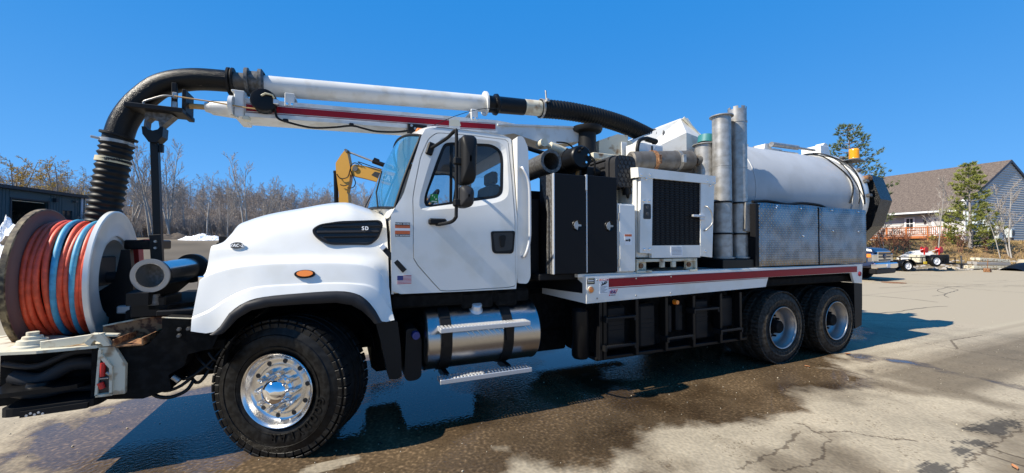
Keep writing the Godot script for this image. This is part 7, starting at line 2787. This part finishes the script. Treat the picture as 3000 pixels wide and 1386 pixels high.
	bal.bx(-0.02, 0.02, 0, 0.78, -0.02, 0.02, 0.003)
	var bm := bal.mesh()
	for i in 44:
		put("baluster", bm, M.deck_wood, dk).position = Vector3(0.0, 0.98, -2.3 + i * 0.148)
	for i in 10:
		put("baluster", bm, M.deck_wood, dk).position = Vector3(0.0, 0.90 - i * 0.075, -2.55 - i * 0.148)
	for i in 5:
		b = MB.new()
		b.bx(-0.06, 0.06, 0, 1.85, -2.45 + i * 1.66, -2.33 + i * 1.66, 0.01)
		part("post", b, M.deck_wood, dk)
	for i in 4:
		b = MB.new()
		b.bx(0.1, 1.6, 0.60 - i * 0.19, 0.65 - i * 0.19, -2.8 - i * 0.3, -2.5 - i * 0.3, 0.005)
		part("stair_tread", b, M.deck_wood, dk)
	# heat pumps and cabinets beside the gable
	var list := [
		[52.9, -11.9, 1.05, 1.0, 0.65, 0.95, "pale green air conditioning unit at the left, on a dark base"],
		[53.9, -11.5, 0.8, 0.95, 0.6, 1.0, "grey round-fanned air conditioning unit second from left"],
		[54.15, -12.4, 0.9, 1.25, 0.5, 1.65, "tall pale utility cabinet rising behind the air conditioning units"],
		[54.9, -11.2, 0.75, 1.55, 0.5, 0.15, "upright blue-grey utility cabinet standing in front of the others"],
		[56.0, -12.3, 0.8, 0.9, 0.5, 1.3, "white air conditioning unit mounted high on the gable wall"],
		[56.6, -10.9, 0.75, 0.85, 0.5, 0.45, "rightmost grey air conditioning unit on its own stand"]]
	for i in list.size():
		var e: Array = list[i]
		var y := land(e[0], e[1])
		var u := thing("utility_unit", e[6], "utility unit", Vector3(e[0], y, e[1]), 0.0, "utility units beside the gable wall")
		b = MB.new()
		b.bx(-e[2] * 0.5, e[2] * 0.5, e[5], e[5] + e[3], -e[4] * 0.5, e[4] * 0.5, 0.03)
		part("casing", b, M.unit_grey, u)
		b = MB.new()
		if e[5] > 0.5:
			b.bx(-e[2] * 0.5 - 0.1, e[2] * 0.5 + 0.1, -0.1, e[5] - 0.02, -e[4] * 0.5 - 0.05, e[4] * 0.5 - 0.02, 0.02)
		else:
			b.bx(-e[2] * 0.4, e[2] * 0.4, -0.1, e[5], -e[4] * 0.4, e[4] * 0.4, 0.02)
		part("base", b, M.concrete_dark, u)
		b = MB.new()
		if i in [0, 1, 4, 5]:
			b.cyl(Vector3(0, e[5] + e[3] * 0.5, e[4] * 0.5), Vector3(0, e[5] + e[3] * 0.5, e[4] * 0.5 + 0.03), e[3] * 0.36, e[3] * 0.34, 20)
			part("fan_grille", b, M.grey_steel, u)
		else:
			b.bx(-e[2] * 0.3, e[2] * 0.3, e[5] + e[3] * 0.55, e[5] + e[3] * 0.85, e[4] * 0.5 - 0.005, e[4] * 0.5 + 0.015, 0.004)
			part("panel", b, M.step_metal, u)
	# lamp post at the corner and small red-white notice
	var lp := thing("lamp_post", "white lamp post in front of the house corner beside the small pine", "lamp post", Vector3(50.2, land(50.2, -11.7), -11.7))
	b = MB.new()
	b.cyl(Vector3(0, 0, 0), Vector3(0, 3.2, 0), 0.09, 0.07, 12)
	part("post", b, M.trim_white, lp)
	b = MB.new()
	b.lathe(Vector3(0, 3.2, 0), Vector3.UP, [Vector2(0, 0.1), Vector2(0.05, 0.16), Vector2(0.4, 0.2), Vector2(0.45, 0.24), Vector2(0.6, 0.05), Vector2(0.62, 0)], 12)
	part("lantern", b, M.trim_white, lp)
	var sg := thing("notice_board", "red and white notice on a post at the right edge", "sign", Vector3(52.2, land(52.2, -7.0), -7.0))
	b = MB.new()
	b.bx(-0.05, 0.05, 0, 1.0, -0.05, 0.05, 0.005)
	part("post", b, M.grey_steel, sg)
	b = MB.new()
	b.bx(-0.35, 0.35, 0.9, 2.2, 0.05, 0.08, 0.005)
	var bd := part("board", b, M.decal_white, sg)
	b = MB.new()
	b.bx(-0.33, 0.33, 1.8, 2.15, 0.079, 0.085, 0.0)
	part("red_header", b, M.flag_red, bd)

func small_wheel(parent: Node, at: Vector3, r: float, w: float, axis: Vector3, rim_mat: Material) -> void:
	var g := Node3D.new()
	g.name = numbered(parent, "wheel")
	parent.add_child(g, true)
	g.position = at
	var b := MB.new()
	b.lathe(Vector3.ZERO, axis, [Vector2(-w, r * 0.55), Vector2(-w, r * 0.92), Vector2(-w * 0.8, r), Vector2(-w * 0.2, r), Vector2(0, r * 0.92), Vector2(0.01, r * 0.75), Vector2(0, r * 0.60), Vector2(-0.03, r * 0.55)], 32)
	part("tyre", b, M.tyre, g)
	b = MB.new()
	b.lathe(Vector3.ZERO, axis, [Vector2(-w, r * 0.55), Vector2(-0.03, r * 0.57), Vector2(0.0, r * 0.60), Vector2(-0.005, r * 0.54), Vector2(-0.04, r * 0.48), Vector2(-0.02, r * 0.22), Vector2(0.0, r * 0.18), Vector2(0.0, 0.0)], 28)
	part("rim", b, rim_mat, g)
	b = MB.new()
	var s := MB.side(axis)
	var q := axis.normalized().cross(s)
	for i in 5:
		var a := TAU * i / 5.0
		b.cyl(axis.normalized() * -0.035 + (s * cos(a) + q * sin(a)) * r * 0.36, axis.normalized() * -0.022 + (s * cos(a) + q * sin(a)) * r * 0.36, r * 0.06, r * 0.06, 8)
	part("rim_hole", b, M.ink, g)

func trailer() -> void:
	var t := thing("utility_trailer", "low black utility trailer with white-rimmed wheels and red reels on top", "trailer", Vector3(33.4, 0, -9.02), 0.0)
	# its own x runs to the coupling on the right
	var dx := Vector3(0.93, 0, 0.37).normalized()
	t.basis = Basis(dx, Vector3.UP, dx.cross(Vector3.UP))
	small_wheel(t, Vector3(0, 0.345, 0.0), 0.345, 0.2, Vector3.BACK, M.trim_white)
	small_wheel(t, Vector3(0.9, 0.345, -1.75), 0.345, 0.2, Vector3.FORWARD, M.trim_white)
	small_wheel(t, Vector3(1.75, 0.66, 0.12), 0.36, 0.2, Vector3.BACK, M.trim_white)
	var b := MB.new()
	for z: float in [-0.28, -1.6]:
		b.bar(Vector3(-1.0, 0.50, z), Vector3(3.4, 0.50, z), 0.08, 0.10)
	b.bx(-1.0, 3.4, 0.52, 0.56, -1.6, -0.28, 0.01)
	b.bar(Vector3(3.3, 0.48, -0.35), Vector3(4.75, 0.42, -0.9), 0.10, 0.10)
	b.bar(Vector3(3.3, 0.48, -1.5), Vector3(4.75, 0.42, -0.9), 0.10, 0.10)
	part("frame", b, M.black_paint, t)
	b = MB.new()
	for z: float in [-0.24, -1.64]:
		b.bar(Vector3(-1.0, 0.92, z), Vector3(3.4, 0.85, z), 0.05, 0.05)
		for i in 7:
			b.bar(Vector3(-1.0 + i * 0.73, 0.52, z), Vector3(-1.0 + i * 0.73, 0.90, z), 0.04, 0.04, Vector3.RIGHT)
	part("side_rail", b, M.black_paint, t)
	b = MB.new()
	var rr: Array = [PackedVector3Array(), PackedVector3Array()]
	for i in 13:
		var a := PI * i / 12.0
		rr[0].append(Vector3(-cos(a) * 0.46, 0.36 + sin(a) * 0.42, 0.04))
		rr[1].append(Vector3(-cos(a) * 0.46, 0.36 + sin(a) * 0.42, -0.24))
	b.grid(rr, Vector3.UP)
	b.tube(Array(rr[0]), 0.025, 6)
	part("mudguard", b, M.black_paint, t)
	b = MB.new()
	b.prism(v2([0, 0, 0.42, 0, 0.38, 0.48, 0.06, 0.50]), Vector3(1.3, 0.56, -1.2), Vector3.RIGHT, Vector3.UP, Vector3(0, 0, 0.7))
	part("plastic_tank", b, M.cream_worn, t)
	b = MB.new()
	b.cyl(Vector3(2.9, 0.56, -0.7), Vector3(2.9, 1.05, -0.7), 0.42, 0.42, 24, true, 0.03)
	b.bx(2.0, 2.6, 0.56, 1.0, -1.3, -0.5, 0.04)
	part("pump_barrel", b, M.black_plastic, t)
	for x: float in [1.75, 2.75]:
		b = MB.new()
		b.lathe(Vector3(x, 1.38, -0.6), Vector3(0.3, 0.0, 1), [Vector2(-0.12, 0), Vector2(-0.12, 0.2), Vector2(-0.09, 0.2), Vector2(-0.08, 0.09), Vector2(0.08, 0.09), Vector2(0.09, 0.2), Vector2(0.12, 0.2), Vector2(0.12, 0)], 20)
		b.bar(Vector3(x, 1.05, -0.6), Vector3(x, 1.30, -0.6), 0.06, 0.06, Vector3.RIGHT)
		part("red_reel", b, M.red_paint, t)
		b = MB.new()
		b.cyl(Vector3(x - 0.1, 1.40, -0.6), Vector3(x - 0.75, 1.22, -0.6), 0.018, 0.018, 6)
		part("handle_bar", b, M.trim_white, t)
	b = MB.new()
	b.bar(Vector3(4.55, 0.44, -0.85), Vector3(4.55, 0.95, -0.85), 0.06, 0.06, Vector3.RIGHT)
	b.bar(Vector3(4.55, 0.12, -0.85), Vector3(4.55, 0.44, -0.85), 0.09, 0.09, Vector3.RIGHT)
	b.box(Vector3(4.85, 0.42, -0.9), Vector3(0.25, 0.1, 0.1))
	b.bar(Vector3(4.42, 0.95, -0.85), Vector3(4.6, 0.97, -0.85), 0.03, 0.03)
	part("jack", b, M.grey_steel, t)
	mat("strap_yellow", lin(0.55, 0.40, 0.03), 0.6)
	b = MB.new()
	b.bar(Vector3(3.6, 0.535, -0.42), Vector3(4.2, 0.52, -0.66), 0.10, 0.03)
	b.box(Vector3(1.32, 0.55, -0.18), Vector3(0.2, 0.16, 0.05))
	part("yellow_strap", b, M.strap_yellow, t)

func pickup() -> void:
	var m := mat("pickup_blue", lin(0.006, 0.013, 0.042), 0.3, 0.0, 0.4)
	# its own x runs to the nose, at the right
	var t := thing("pickup_truck", "dark blue pickup with chrome grille parked behind the truck's tail", "pickup truck", Vector3(23.85, 0, -7.95))
	var dx := Vector3(0.08, 0, 1.0).normalized()
	t.basis = Basis(dx, Vector3.UP, dx.cross(Vector3.UP)).scaled(Vector3.ONE * 1.13)
	var b := MB.new()
	# body profile lofted across its width with a crowned bonnet
	var prof := [[-4.2, 0.62, 1.30], [-2.2, 0.60, 1.30], [-2.1, 0.60, 1.34], [-0.2, 0.58, 1.36], [0.2, 0.58, 1.38], [1.0, 0.60, 1.34], [1.35, 0.66, 1.28], [1.45, 0.72, 1.14]]
	var rows: Array = []
	for p: Array in prof:
		var row := PackedVector3Array()
		for k in 13:
			var u := k / 6.0 - 1.0
			var au := absf(u)
			var y: float = p[2] + 0.07 * (1.0 - pow(au, 4.0)) if au < 0.9 else lerpf(p[2] - 0.03, p[1], (au - 0.9) / 0.1)
			row.append(Vector3(p[0], y, u * 1.0 if au < 0.9 else signf(u) * 1.0))
		rows.append(row)
	b.grid(rows, Vector3.UP)
	b.bx(-4.2, 1.40, 0.55, 1.25, -0.96, 0.96, 0.05)
	part("body", b, m, t)
	b = MB.new()
	b.side_prism(v2([-2.9, 1.35, -2.7, 1.90, -2.5, 1.95, -1.1, 1.95, -0.9, 1.90, -0.1, 1.37]), -0.86, 0.86)
	var cb := part("cab", b, m, t)
	b = MB.new()
	b.flat4(Vector3(-0.10, 1.40, -0.78), Vector3(-0.10, 1.40, 0.78), Vector3(-0.85, 1.88, 0.72), Vector3(-0.85, 1.88, -0.72), Vector3(1, 1, 0))
	b.side_prism(v2([-2.6, 1.42, -2.5, 1.85, -1.15, 1.85, -0.45, 1.44]), 0.861, 0.866)
	part("window", b, M.house_glass, cb).position.x = 0.01
	# chrome face
	b = MB.new()
	b.bx(1.40, 1.50, 0.80, 1.24, -0.62, 0.62, 0.03)
	var gr := part("grille", b, M.chrome, t)
	for k in 3:
		b = MB.new()
		b.bx(1.495, 1.515, 0.84 + k * 0.13, 0.90 + k * 0.13, -0.55, 0.55, 0.01)
		part("grille_opening", b, M.ink, gr)
	b = MB.new()
	b.lathe(Vector3(1.50, 1.02, 0), Vector3.RIGHT, [Vector2(0, 0.11), Vector2(0.03, 0.10), Vector2(0.035, 0)], 20)
	part("oval_emblem", b, m, gr)
	for s: float in [-1, 1]:
		b = MB.new()
		b.bx(1.25, 1.46, 0.78, 1.14, s * 0.64, s * 0.98, 0.04)
		part("headlight", b, M.chrome, t)
		b = MB.new()
		b.bx(1.18, 1.40, 0.98, 1.13, s * 0.93, s * 1.0, 0.02)
		part("marker_lamp", b, M.amber, t)
	b = MB.new()
	b.bx(1.35, 1.62, 0.52, 0.76, -1.0, 1.0, 0.05)
	part("bumper", b, M.chrome, t)
	b = MB.new()
	b.bx(1.30, 1.55, 0.30, 0.52, -0.95, 0.95, 0.04)
	part("air_dam", b, M.black_plastic, t)
	b = MB.new()
	b.bx(1.62, 1.63, 0.56, 0.71, -0.16, 0.16, 0.004)
	part("number_plate", b, M.decal_white, t)
	for e: Array in [[0.35, 1], [0.35, -1], [-3.2, 1], [-3.2, -1]]:
		b = MB.new()
		b.cyl(Vector3(e[0], 0.42, e[1] * 0.80), Vector3(e[0], 0.42, e[1] * 0.985), 0.50, 0.50, 24)
		part("wheel_arch", b, M.ink, t)
		small_wheel(t, Vector3(e[0], 0.40, e[1] * 1.0), 0.40, 0.28, Vector3(0, 0, e[1]), M.aluminium)

func far_car(label: String, at: Vector3, turn: float, m: Material) -> void:
	var t := thing("parked_car", label, "car", at, turn, "cars parked behind the bare trees")
	var b := MB.new()
	b.side_prism(rounded(v2([-2.2, 0.35, -2.25, 0.85, -1.6, 0.95, 1.0, 0.95, 2.1, 0.80, 2.2, 0.35]), 0.15), -0.88, 0.88)
	part("body", b, m, t)
	b = MB.new()
	b.side_prism(rounded(v2([-1.7, 0.93, -1.2, 1.42, 0.3, 1.45, 1.0, 0.93]), 0.12), -0.76, 0.76)
	part("windows", b, M.house_glass, t)
	b = MB.new()
	b.side_prism(rounded(v2([-1.25, 1.38, -1.1, 1.47, 0.2, 1.49, 0.4, 1.38]), 0.04), -0.72, 0.72)
	part("roof", b, m, t)
	for e: Array in [[1.4, 1], [1.4, -1], [-1.4, 1], [-1.4, -1]]:
		small_wheel(t, Vector3(e[0], 0.33, e[1] * 0.9), 0.33, 0.22, Vector3(0, 0, e[1]), M.aluminium)

func excavator() -> void:
	var t := thing("excavator", "yellow excavator standing beyond the hood with its arm folded down", "excavator", Vector3(6.2, 0, -18.0))
	# its own x runs along the boom towards the stick (to the left in the picture)
	var dx := Vector3(-0.925, 0, -0.38).normalized()
	t.basis = Basis(dx, Vector3.UP, dx.cross(Vector3.UP))
	# drawn in the boom's plane: x from the slew centre
	var L := func(px: float, py: float) -> Vector2: return Vector2(6.15 - px, py)
	var Y: StandardMaterial3D = M.excavator_yellow
	var b := MB.new()
	var stick: Array = []
	for p: Array in [[-0.10, 7.10], [-0.30, 6.85], [-0.62, 6.35], [-0.60, 5.9], [-0.42, 4.6], [-0.42, 2.6], [0.0, 2.4], [0.15, 3.6], [0.10, 4.6], [0.02, 4.62], [0.18, 5.4], [0.20, 6.1], [0.10, 6.6], [0.0, 7.05]]:
		stick.append(L.call(p[0], p[1]))
	b.side_prism(rounded(stick, 0.08), -0.22, 0.22)
	var sk := part("stick", b, Y, t)
	b = MB.new()
	b.side_prism(rounded([L.call(-0.02, 7.16), L.call(-0.14, 7.12), L.call(-0.02, 6.92), L.call(0.08, 7.05)], 0.04), -0.27, 0.27)
	part("pin_boss", b, M.grey_steel, sk)
	b = MB.new()
	var c0: Vector2 = L.call(-0.70, 5.82)
	var c1: Vector2 = L.call(-0.62, 3.2)
	b.cyl(Vector3(c0.x, c0.y, 0), Vector3(c1.x, c1.y, 0), 0.12, 0.12, 16)
	b.cyl(Vector3(c0.x, c0.y, 0), Vector3(c0.x, c0.y + 0.12, 0), 0.14, 0.13, 16)
	part("bucket_cylinder", b, M.black_paint, sk)
	b = MB.new()
	var bk: Array = []
	for p: Array in [[-0.55, 2.7], [-0.9, 1.6], [-0.8, 0.5], [0.0, 0.15], [0.6, 0.5], [0.75, 1.2], [0.35, 2.6]]:
		bk.append(L.call(p[0], p[1]))
	b.side_prism(bk, -0.55, 0.55)
	part("bucket", b, M.grey_steel, t)
	b = MB.new()
	var bm: Array = []
	for p: Array in [[0.22, 5.66], [0.20, 6.02], [0.42, 6.28], [0.95, 6.20], [1.6, 6.06], [3.0, 5.72], [4.2, 5.0], [5.9, 2.2], [5.9, 1.5], [5.3, 1.6], [3.7, 4.2], [2.6, 5.05], [1.0, 5.48]]:
		bm.append(L.call(p[0], p[1]))
	b.side_prism(rounded(bm, 0.10), -0.26, 0.26)
	var bo := part("boom", b, Y, t)
	b = MB.new()
	bm = []
	for p: Array in [[1.42, 5.66], [1.62, 5.86], [2.75, 5.58], [2.75, 5.14], [2.0, 5.36]]:
		bm.append(L.call(p[0], p[1]))
	b.side_prism(bm, -0.27, -0.262)
	var dc := part("boom_decal", b, M.ink, bo)
	var lc: Vector2 = L.call(2.36, 5.48)
	label3("lettering", "CAT", 0.30, Vector3(lc.x, lc.y, -0.275), M.decal_white, dc, Basis(Vector3.UP, PI) * Basis(Vector3.BACK, -0.22), 0.006)
	b = MB.new()
	var a0: Vector2 = L.call(-0.04, 7.06)
	var a1: Vector2 = L.call(1.42, 6.50)
	var a2: Vector2 = L.call(3.1, 5.92)
	b.cyl(Vector3(a0.x, a0.y, 0), Vector3(a1.x, a1.y, 0), 0.055, 0.055, 12)
	part("cylinder_rod", b, M.galvanised, t)
	b = MB.new()
	b.cyl(Vector3(a1.x, a1.y, 0), Vector3(a2.x, a2.y, 0), 0.13, 0.13, 16)
	b.box(Vector3(a1.x - 0.2, a1.y + 0.08, 0), Vector3(0.3, 0.16, 0.2), Basis(Vector3.BACK, 0.35), 0.02)
	part("stick_cylinder", b, M.black_paint, t)
	b = MB.new()
	var paths := [[[0.75, 6.25], [0.5, 6.34], [0.3, 6.2], [0.28, 5.9], [0.45, 5.5], [0.55, 5.2], [0.42, 4.95], [0.1, 4.92]], [[0.25, 6.0], [0.15, 5.6], [0.0, 5.48], [-0.3, 5.45], [-0.5, 5.7]], [[0.9, 6.22], [0.7, 6.4], [1.4, 6.16], [2.1, 5.95]], [[-0.3, 5.1], [-0.1, 5.04], [0.15, 5.12]]]
	for q: Array in paths:
		var pts: Array = []
		for p: Array in q:
			var w: Vector2 = L.call(p[0], p[1])
			pts.append(Vector3(w.x, w.y, -0.32))
		b.tube(spline(pts, 5), 0.028, 6)
	part("hydraulic_hose", b, M.rubber, t)
	b = MB.new()
	var n0: Vector2 = L.call(0.52, 6.02)
	b.cyl(Vector3(n0.x, n0.y, -0.33), Vector3(n0.x, n0.y, 0.33), 0.15, 0.15, 16)
	part("pivot_pin", b, M.grey_steel, t)
	# machine body, cab and tracks
	b = MB.new()
	b.bx(-2.4, 1.2, 1.05, 2.2, -1.3, 1.3, 0.1)
	b.bx(-3.0, -2.2, 1.0, 2.1, -1.35, 1.35, 0.2)
	part("house_body", b, Y, t)
	b = MB.new()
	b.side_prism(rounded(v2([-0.4, 1.4, -0.4, 2.95, 0.9, 2.95, 1.4, 2.0, 1.4, 1.4]), 0.1), 0.45, 1.35)
	part("operator_cab", b, M.house_glass, t)
	for s: float in [-1, 1]:
		b = MB.new()
		b.side_prism(rounded(v2([-2.0, 0.05, -2.3, 0.5, -2.0, 0.95, 2.0, 0.95, 2.3, 0.5, 2.0, 0.05]), 0.2), s * 0.8 - 0.3, s * 0.8 + 0.3)
		part("track", b, M.black_plastic, t)

func yard() -> void:
	# odds and ends along the foot of the bank
	var rm: Array = [rock_mesh(1), rock_mesh(2), rock_mesh(3)]
	mat("boulder", lin(0.40, 0.34, 0.25), 0.9)
	mat("stone_grey", lin(0.30, 0.28, 0.26), 0.9)
	var big := MeshInstance3D.new()
	var bl := put("boulder", rm[0], M.boulder)
	bl.position = Vector3(43.4, land(43.4, -6.6) + 0.25, -6.6)
	bl.scale = Vector3(1.7, 1.1, 1.2)
	tag(bl, "large pale tan boulder right of the black plastic shell", "boulder")
	big.free()
	for e: Array in [[37.9, 25.9, 0.5, "low grey stone at the kerb right behind the rusty stake"], [44.6, 27.2, 0.75, "angular tan stone to the right of the large boulder"], [46.9, 27.0, 0.6, "rightmost tan stone at the edge of the picture"], [35.6, 27.0, 0.8, "grey stone showing above the trailer's drawbar"], [33.9, 27.6, 0.9, "large grey stone behind the trailer's left wheel"]]:
		var z: float = 3.54 - (e[1] - (e[0] - 0.48) * 0.395) / 0.919
		var o := put("stone", rm[int(e[0]) % 3], M.boulder if e[2] < 0.78 else M.stone_grey)
		o.position = Vector3(e[0], land(e[0], z) + e[2] * 0.15, z)
		o.rotation.y = e[0]
		o.scale = Vector3(1.3, 0.8, 1.0) * e[2]
		tag(o, e[3], "stone")
	rng.seed = 55
	var rub := MultiMesh.new()
	rub.transform_format = MultiMesh.TRANSFORM_3D
	rub.mesh = rm[1]
	rub.instance_count = 420
	for i in 420:
		var x := lerpf(31.0, 50.0, rng.randf())
		var d := rng.randf_range(25.6, 28.8)
		var z := 3.54 - (d - (x - 0.48) * 0.395) / 0.919
		var s := 0.08 + 0.30 * pow(rng.randf(), 3.0)
		rub.set_instance_transform(i, Transform3D(Basis(Vector3.UP, rng.randf() * TAU).scaled(Vector3(1.2, 0.75, 1.0) * s), Vector3(x, land(x, z) + s * 0.1, z)))
	var ro := MultiMeshInstance3D.new()
	ro.name = "rubble"
	ro.multimesh = rub
	ro.material_override = M.stone_grey
	add_child(ro, true)
	tag(ro, "loose rubble strewn along the foot of the grassy bank", "rubble", "", "stuff")
	var b := MB.new()
	var tb := thing("timber_stack", "stack of weathered grey timbers lying on the bank right of the trailer", "timber stack", Vector3(40.9, land(40.9, -7.7), -7.7), -0.30)
	for k in 3:
		for q in 2:
			b = MB.new()
			b.box(Vector3(0.1 * k, 0.18 + k * 0.24, -0.3 * q), Vector3(3.0 - 0.3 * k, 0.2, 0.24), Basis(Vector3.BACK, -0.03 * k), 0.02)
			part("timber", b, M.cream_worn if k != 1 else M.stone_grey, tb)
	var sh := thing("black_shell", "curved glossy black plastic shell lying upside down by the boulder", "plastic shell", Vector3(41.6, land(41.6, -6.4), -6.4), -0.2)
	b = MB.new()
	var rr: Array = []
	for i in 9:
		var row := PackedVector3Array()
		for k in 13:
			var a := PI * k / 12.0
			row.append(Vector3((i - 4) * 0.34, sin(a) * (0.62 - 0.028 * absf(i - 4.0) * absf(i - 4.0)) - 0.02 * i, -cos(a) * 0.55))
		rr.append(row)
	b.grid(rr, Vector3.UP)
	part("shell", b, M.black_paint, sh)
	b = MB.new()
	b.bx(1.3, 1.9, 0.0, 0.45, -0.3, 0.3, 0.08)
	part("rim", b, M.black_plastic, sh)
	var st := thing("rusty_stake", "short rusty block with a thin upright rod on the lot", "stake", Vector3(37.2, land(37.2, -6.8), -6.8))
	b = MB.new()
	b.bx(-0.14, 0.14, 0, 0.24, -0.14, 0.14, 0.02)
	part("block", b, M.rust_plate, st)
	b = MB.new()
	b.cyl(Vector3(0, 0.24, 0), Vector3(0.12, 0.8, 0), 0.02, 0.02, 6)
	part("rod", b, M.rust_plate, st)
	# shed-like dark rack behind the pickup
	var rk := thing("storage_rack", "low dark timber rack behind the blue pickup", "storage rack", Vector3(31.5, land(31.5, -12.6), -12.6), 0.5)
	b = MB.new()
	b.bx(-2.2, 2.2, 1.65, 1.8, -0.6, 0.6, 0.02)
	part("top", b, M.stone_grey, rk)
	for i in 4:
		b = MB.new()
		b.bx(-2.1 + i * 1.35, -1.95 + i * 1.35, 0, 1.65, 0.4, 0.55, 0.01)
		part("post", b, M.underbody, rk)
	b = MB.new()
	b.bx(-2.1, 2.1, 0.0, 1.6, -0.5, -0.3, 0.01)
	part("back_panel", b, M.underbody, rk)
	# dry grass on the bank
	rng.seed = 66
	b = MB.new()
	for n in 9:
		var a := TAU * n / 9.0 + rng.randf()
		var d := Vector3(cos(a), 0, sin(a))
		b.tri(d * 0.02 - d.cross(Vector3.UP) * 0.02, d * 0.02 + d.cross(Vector3.UP) * 0.02, d * rng.randf_range(0.05, 0.16) + Vector3(0, rng.randf_range(0.12, 0.26), 0))
	var mm := MultiMesh.new()
	mm.transform_format = MultiMesh.TRANSFORM_3D
	mm.mesh = b.mesh()
	var xf: Array = []
	for i in 9000:
		var x := rng.randf_range(28.0, 66.0)
		var d := rng.randf_range(27.8, 39.0)
		var z := 3.54 - (d - (x - 0.48) * 0.395) / 0.919
		xf.append(Transform3D(Basis(Vector3.UP, rng.randf() * TAU).scaled(Vector3.ONE * rng.randf_range(0.4, 1.1)), Vector3(x, land(x, z), z)))
	mm.instance_count = xf.size()
	for i in xf.size():
		mm.set_instance_transform(i, xf[i])
	var o := MultiMeshInstance3D.new()
	o.name = "dry_grass"
	o.multimesh = mm
	o.material_override = mat("straw", lin(0.36, 0.25, 0.11), 0.9)
	add_child(o, true)
	tag(o, "dead tan grass covering the bank below the house", "grass", "", "stuff")
	# hairline cracks wander over the farther part of the lot
	rng.seed = 88
	var ck := MB.new()
	for i in 22:
		var x := rng.randf_range(9.0, 30.0)
		var z := rng.randf_range(-9.0, 2.0) - 0.12 * x
		var a := 0.40 + rng.randf_range(-0.25, 0.25) + (PI / 2 if rng.randf() < 0.2 else 0.0)
		var w := rng.randf_range(0.008, 0.02)
		for k in rng.randi_range(8, 26):
			a += rng.randf_range(-0.22, 0.22)
			var nx := x + cos(a) * 0.28
			var nz := z + sin(a) * 0.28
			var sd := Vector3(-sin(a), 0, cos(a)) * w * rng.randf_range(0.5, 1.2)
			ck.flat4(Vector3(x, 0.004, z) - sd, Vector3(nx, 0.004, nz) - sd, Vector3(nx, 0.004, nz) + sd, Vector3(x, 0.004, z) + sd, Vector3.UP)
			x = nx
			z = nz
	tag(part("pavement_cracks", ck, mat("crack_dirt", lin(0.10, 0.085, 0.065), 0.95), self), "thin dark cracks wandering over the far part of the concrete lot", "cracks", "", "stuff")
	far_car("blue car seen between the bare trunks left of the black prop", Vector3(-25.0, land(-25.0, -65.0), -65.0), 0.2, M.pickup_blue)
	far_car("white-roofed blue car behind the black boom prop", Vector3(-22.8, land(-22.8, -64.0), -64.0), 0.1, M.sky_blue)
	far_car("white car seen behind the pale multi-stemmed tree", Vector3(-19.3, land(-19.3, -62.6), -62.6), 0.3, M.white_paint)

func _ready() -> void:
	var cam := Camera3D.new()
	cam.name = "camera"
	add_child(cam, true)
	cam.position = Vector3(0.4798, 1.704, 3.5412)
	cam.rotation = Vector3(0.0216, -0.406, 0.0)
	cam.fov = 63.23
	cam.near = 0.05
	cam.far = 4000.0
	cam.current = true
	var we := WorldEnvironment.new()
	we.name = "daylight"
	var env := Environment.new()
	var sky := Sky.new()
	var ps := ProceduralSkyMaterial.new()
	ps.sky_top_color = lin(0.0117, 0.148, 0.43)
	ps.sky_horizon_color = lin(0.133, 0.345, 0.67)
	ps.sky_curve = 0.16
	ps.ground_bottom_color = lin(0.20, 0.18, 0.15)
	ps.ground_horizon_color = lin(0.25, 0.30, 0.38)
	ps.sun_angle_max = 12.0
	ps.sun_curve = 0.1
	sky.sky_material = ps
	env.background_mode = Environment.BG_SKY
	env.sky = sky
	env.ambient_light_source = Environment.AMBIENT_SOURCE_SKY
	env.tonemap_mode = Environment.TONE_MAPPER_LINEAR
	env.tonemap_exposure = 1.72
	env.sdfgi_enabled = true
	env.ssao_enabled = true
	env.ssil_enabled = true
	we.environment = env
	add_child(we, true)
	var sun := DirectionalLight3D.new()
	sun.name = "sun"
	sun.light_energy = 1.56
	sun.light_color = Color(1.0, 0.965, 0.90)
	sun.light_angular_distance = 0.5
	sun.shadow_enabled = true
	var to_sun := Vector3(-1.015, 1.0, 0.03)
	sun.basis = Basis.looking_at(-to_sun.normalized())
	add_child(sun, true)
	materials()
	mat("sky_blue", lin(0.03, 0.10, 0.30), 0.3)
	ground()
	woodland()
	dark_building()
	house()
	truck()
	snow()
	excavator()
	pickup()
	trailer()
	yard()
	litter()
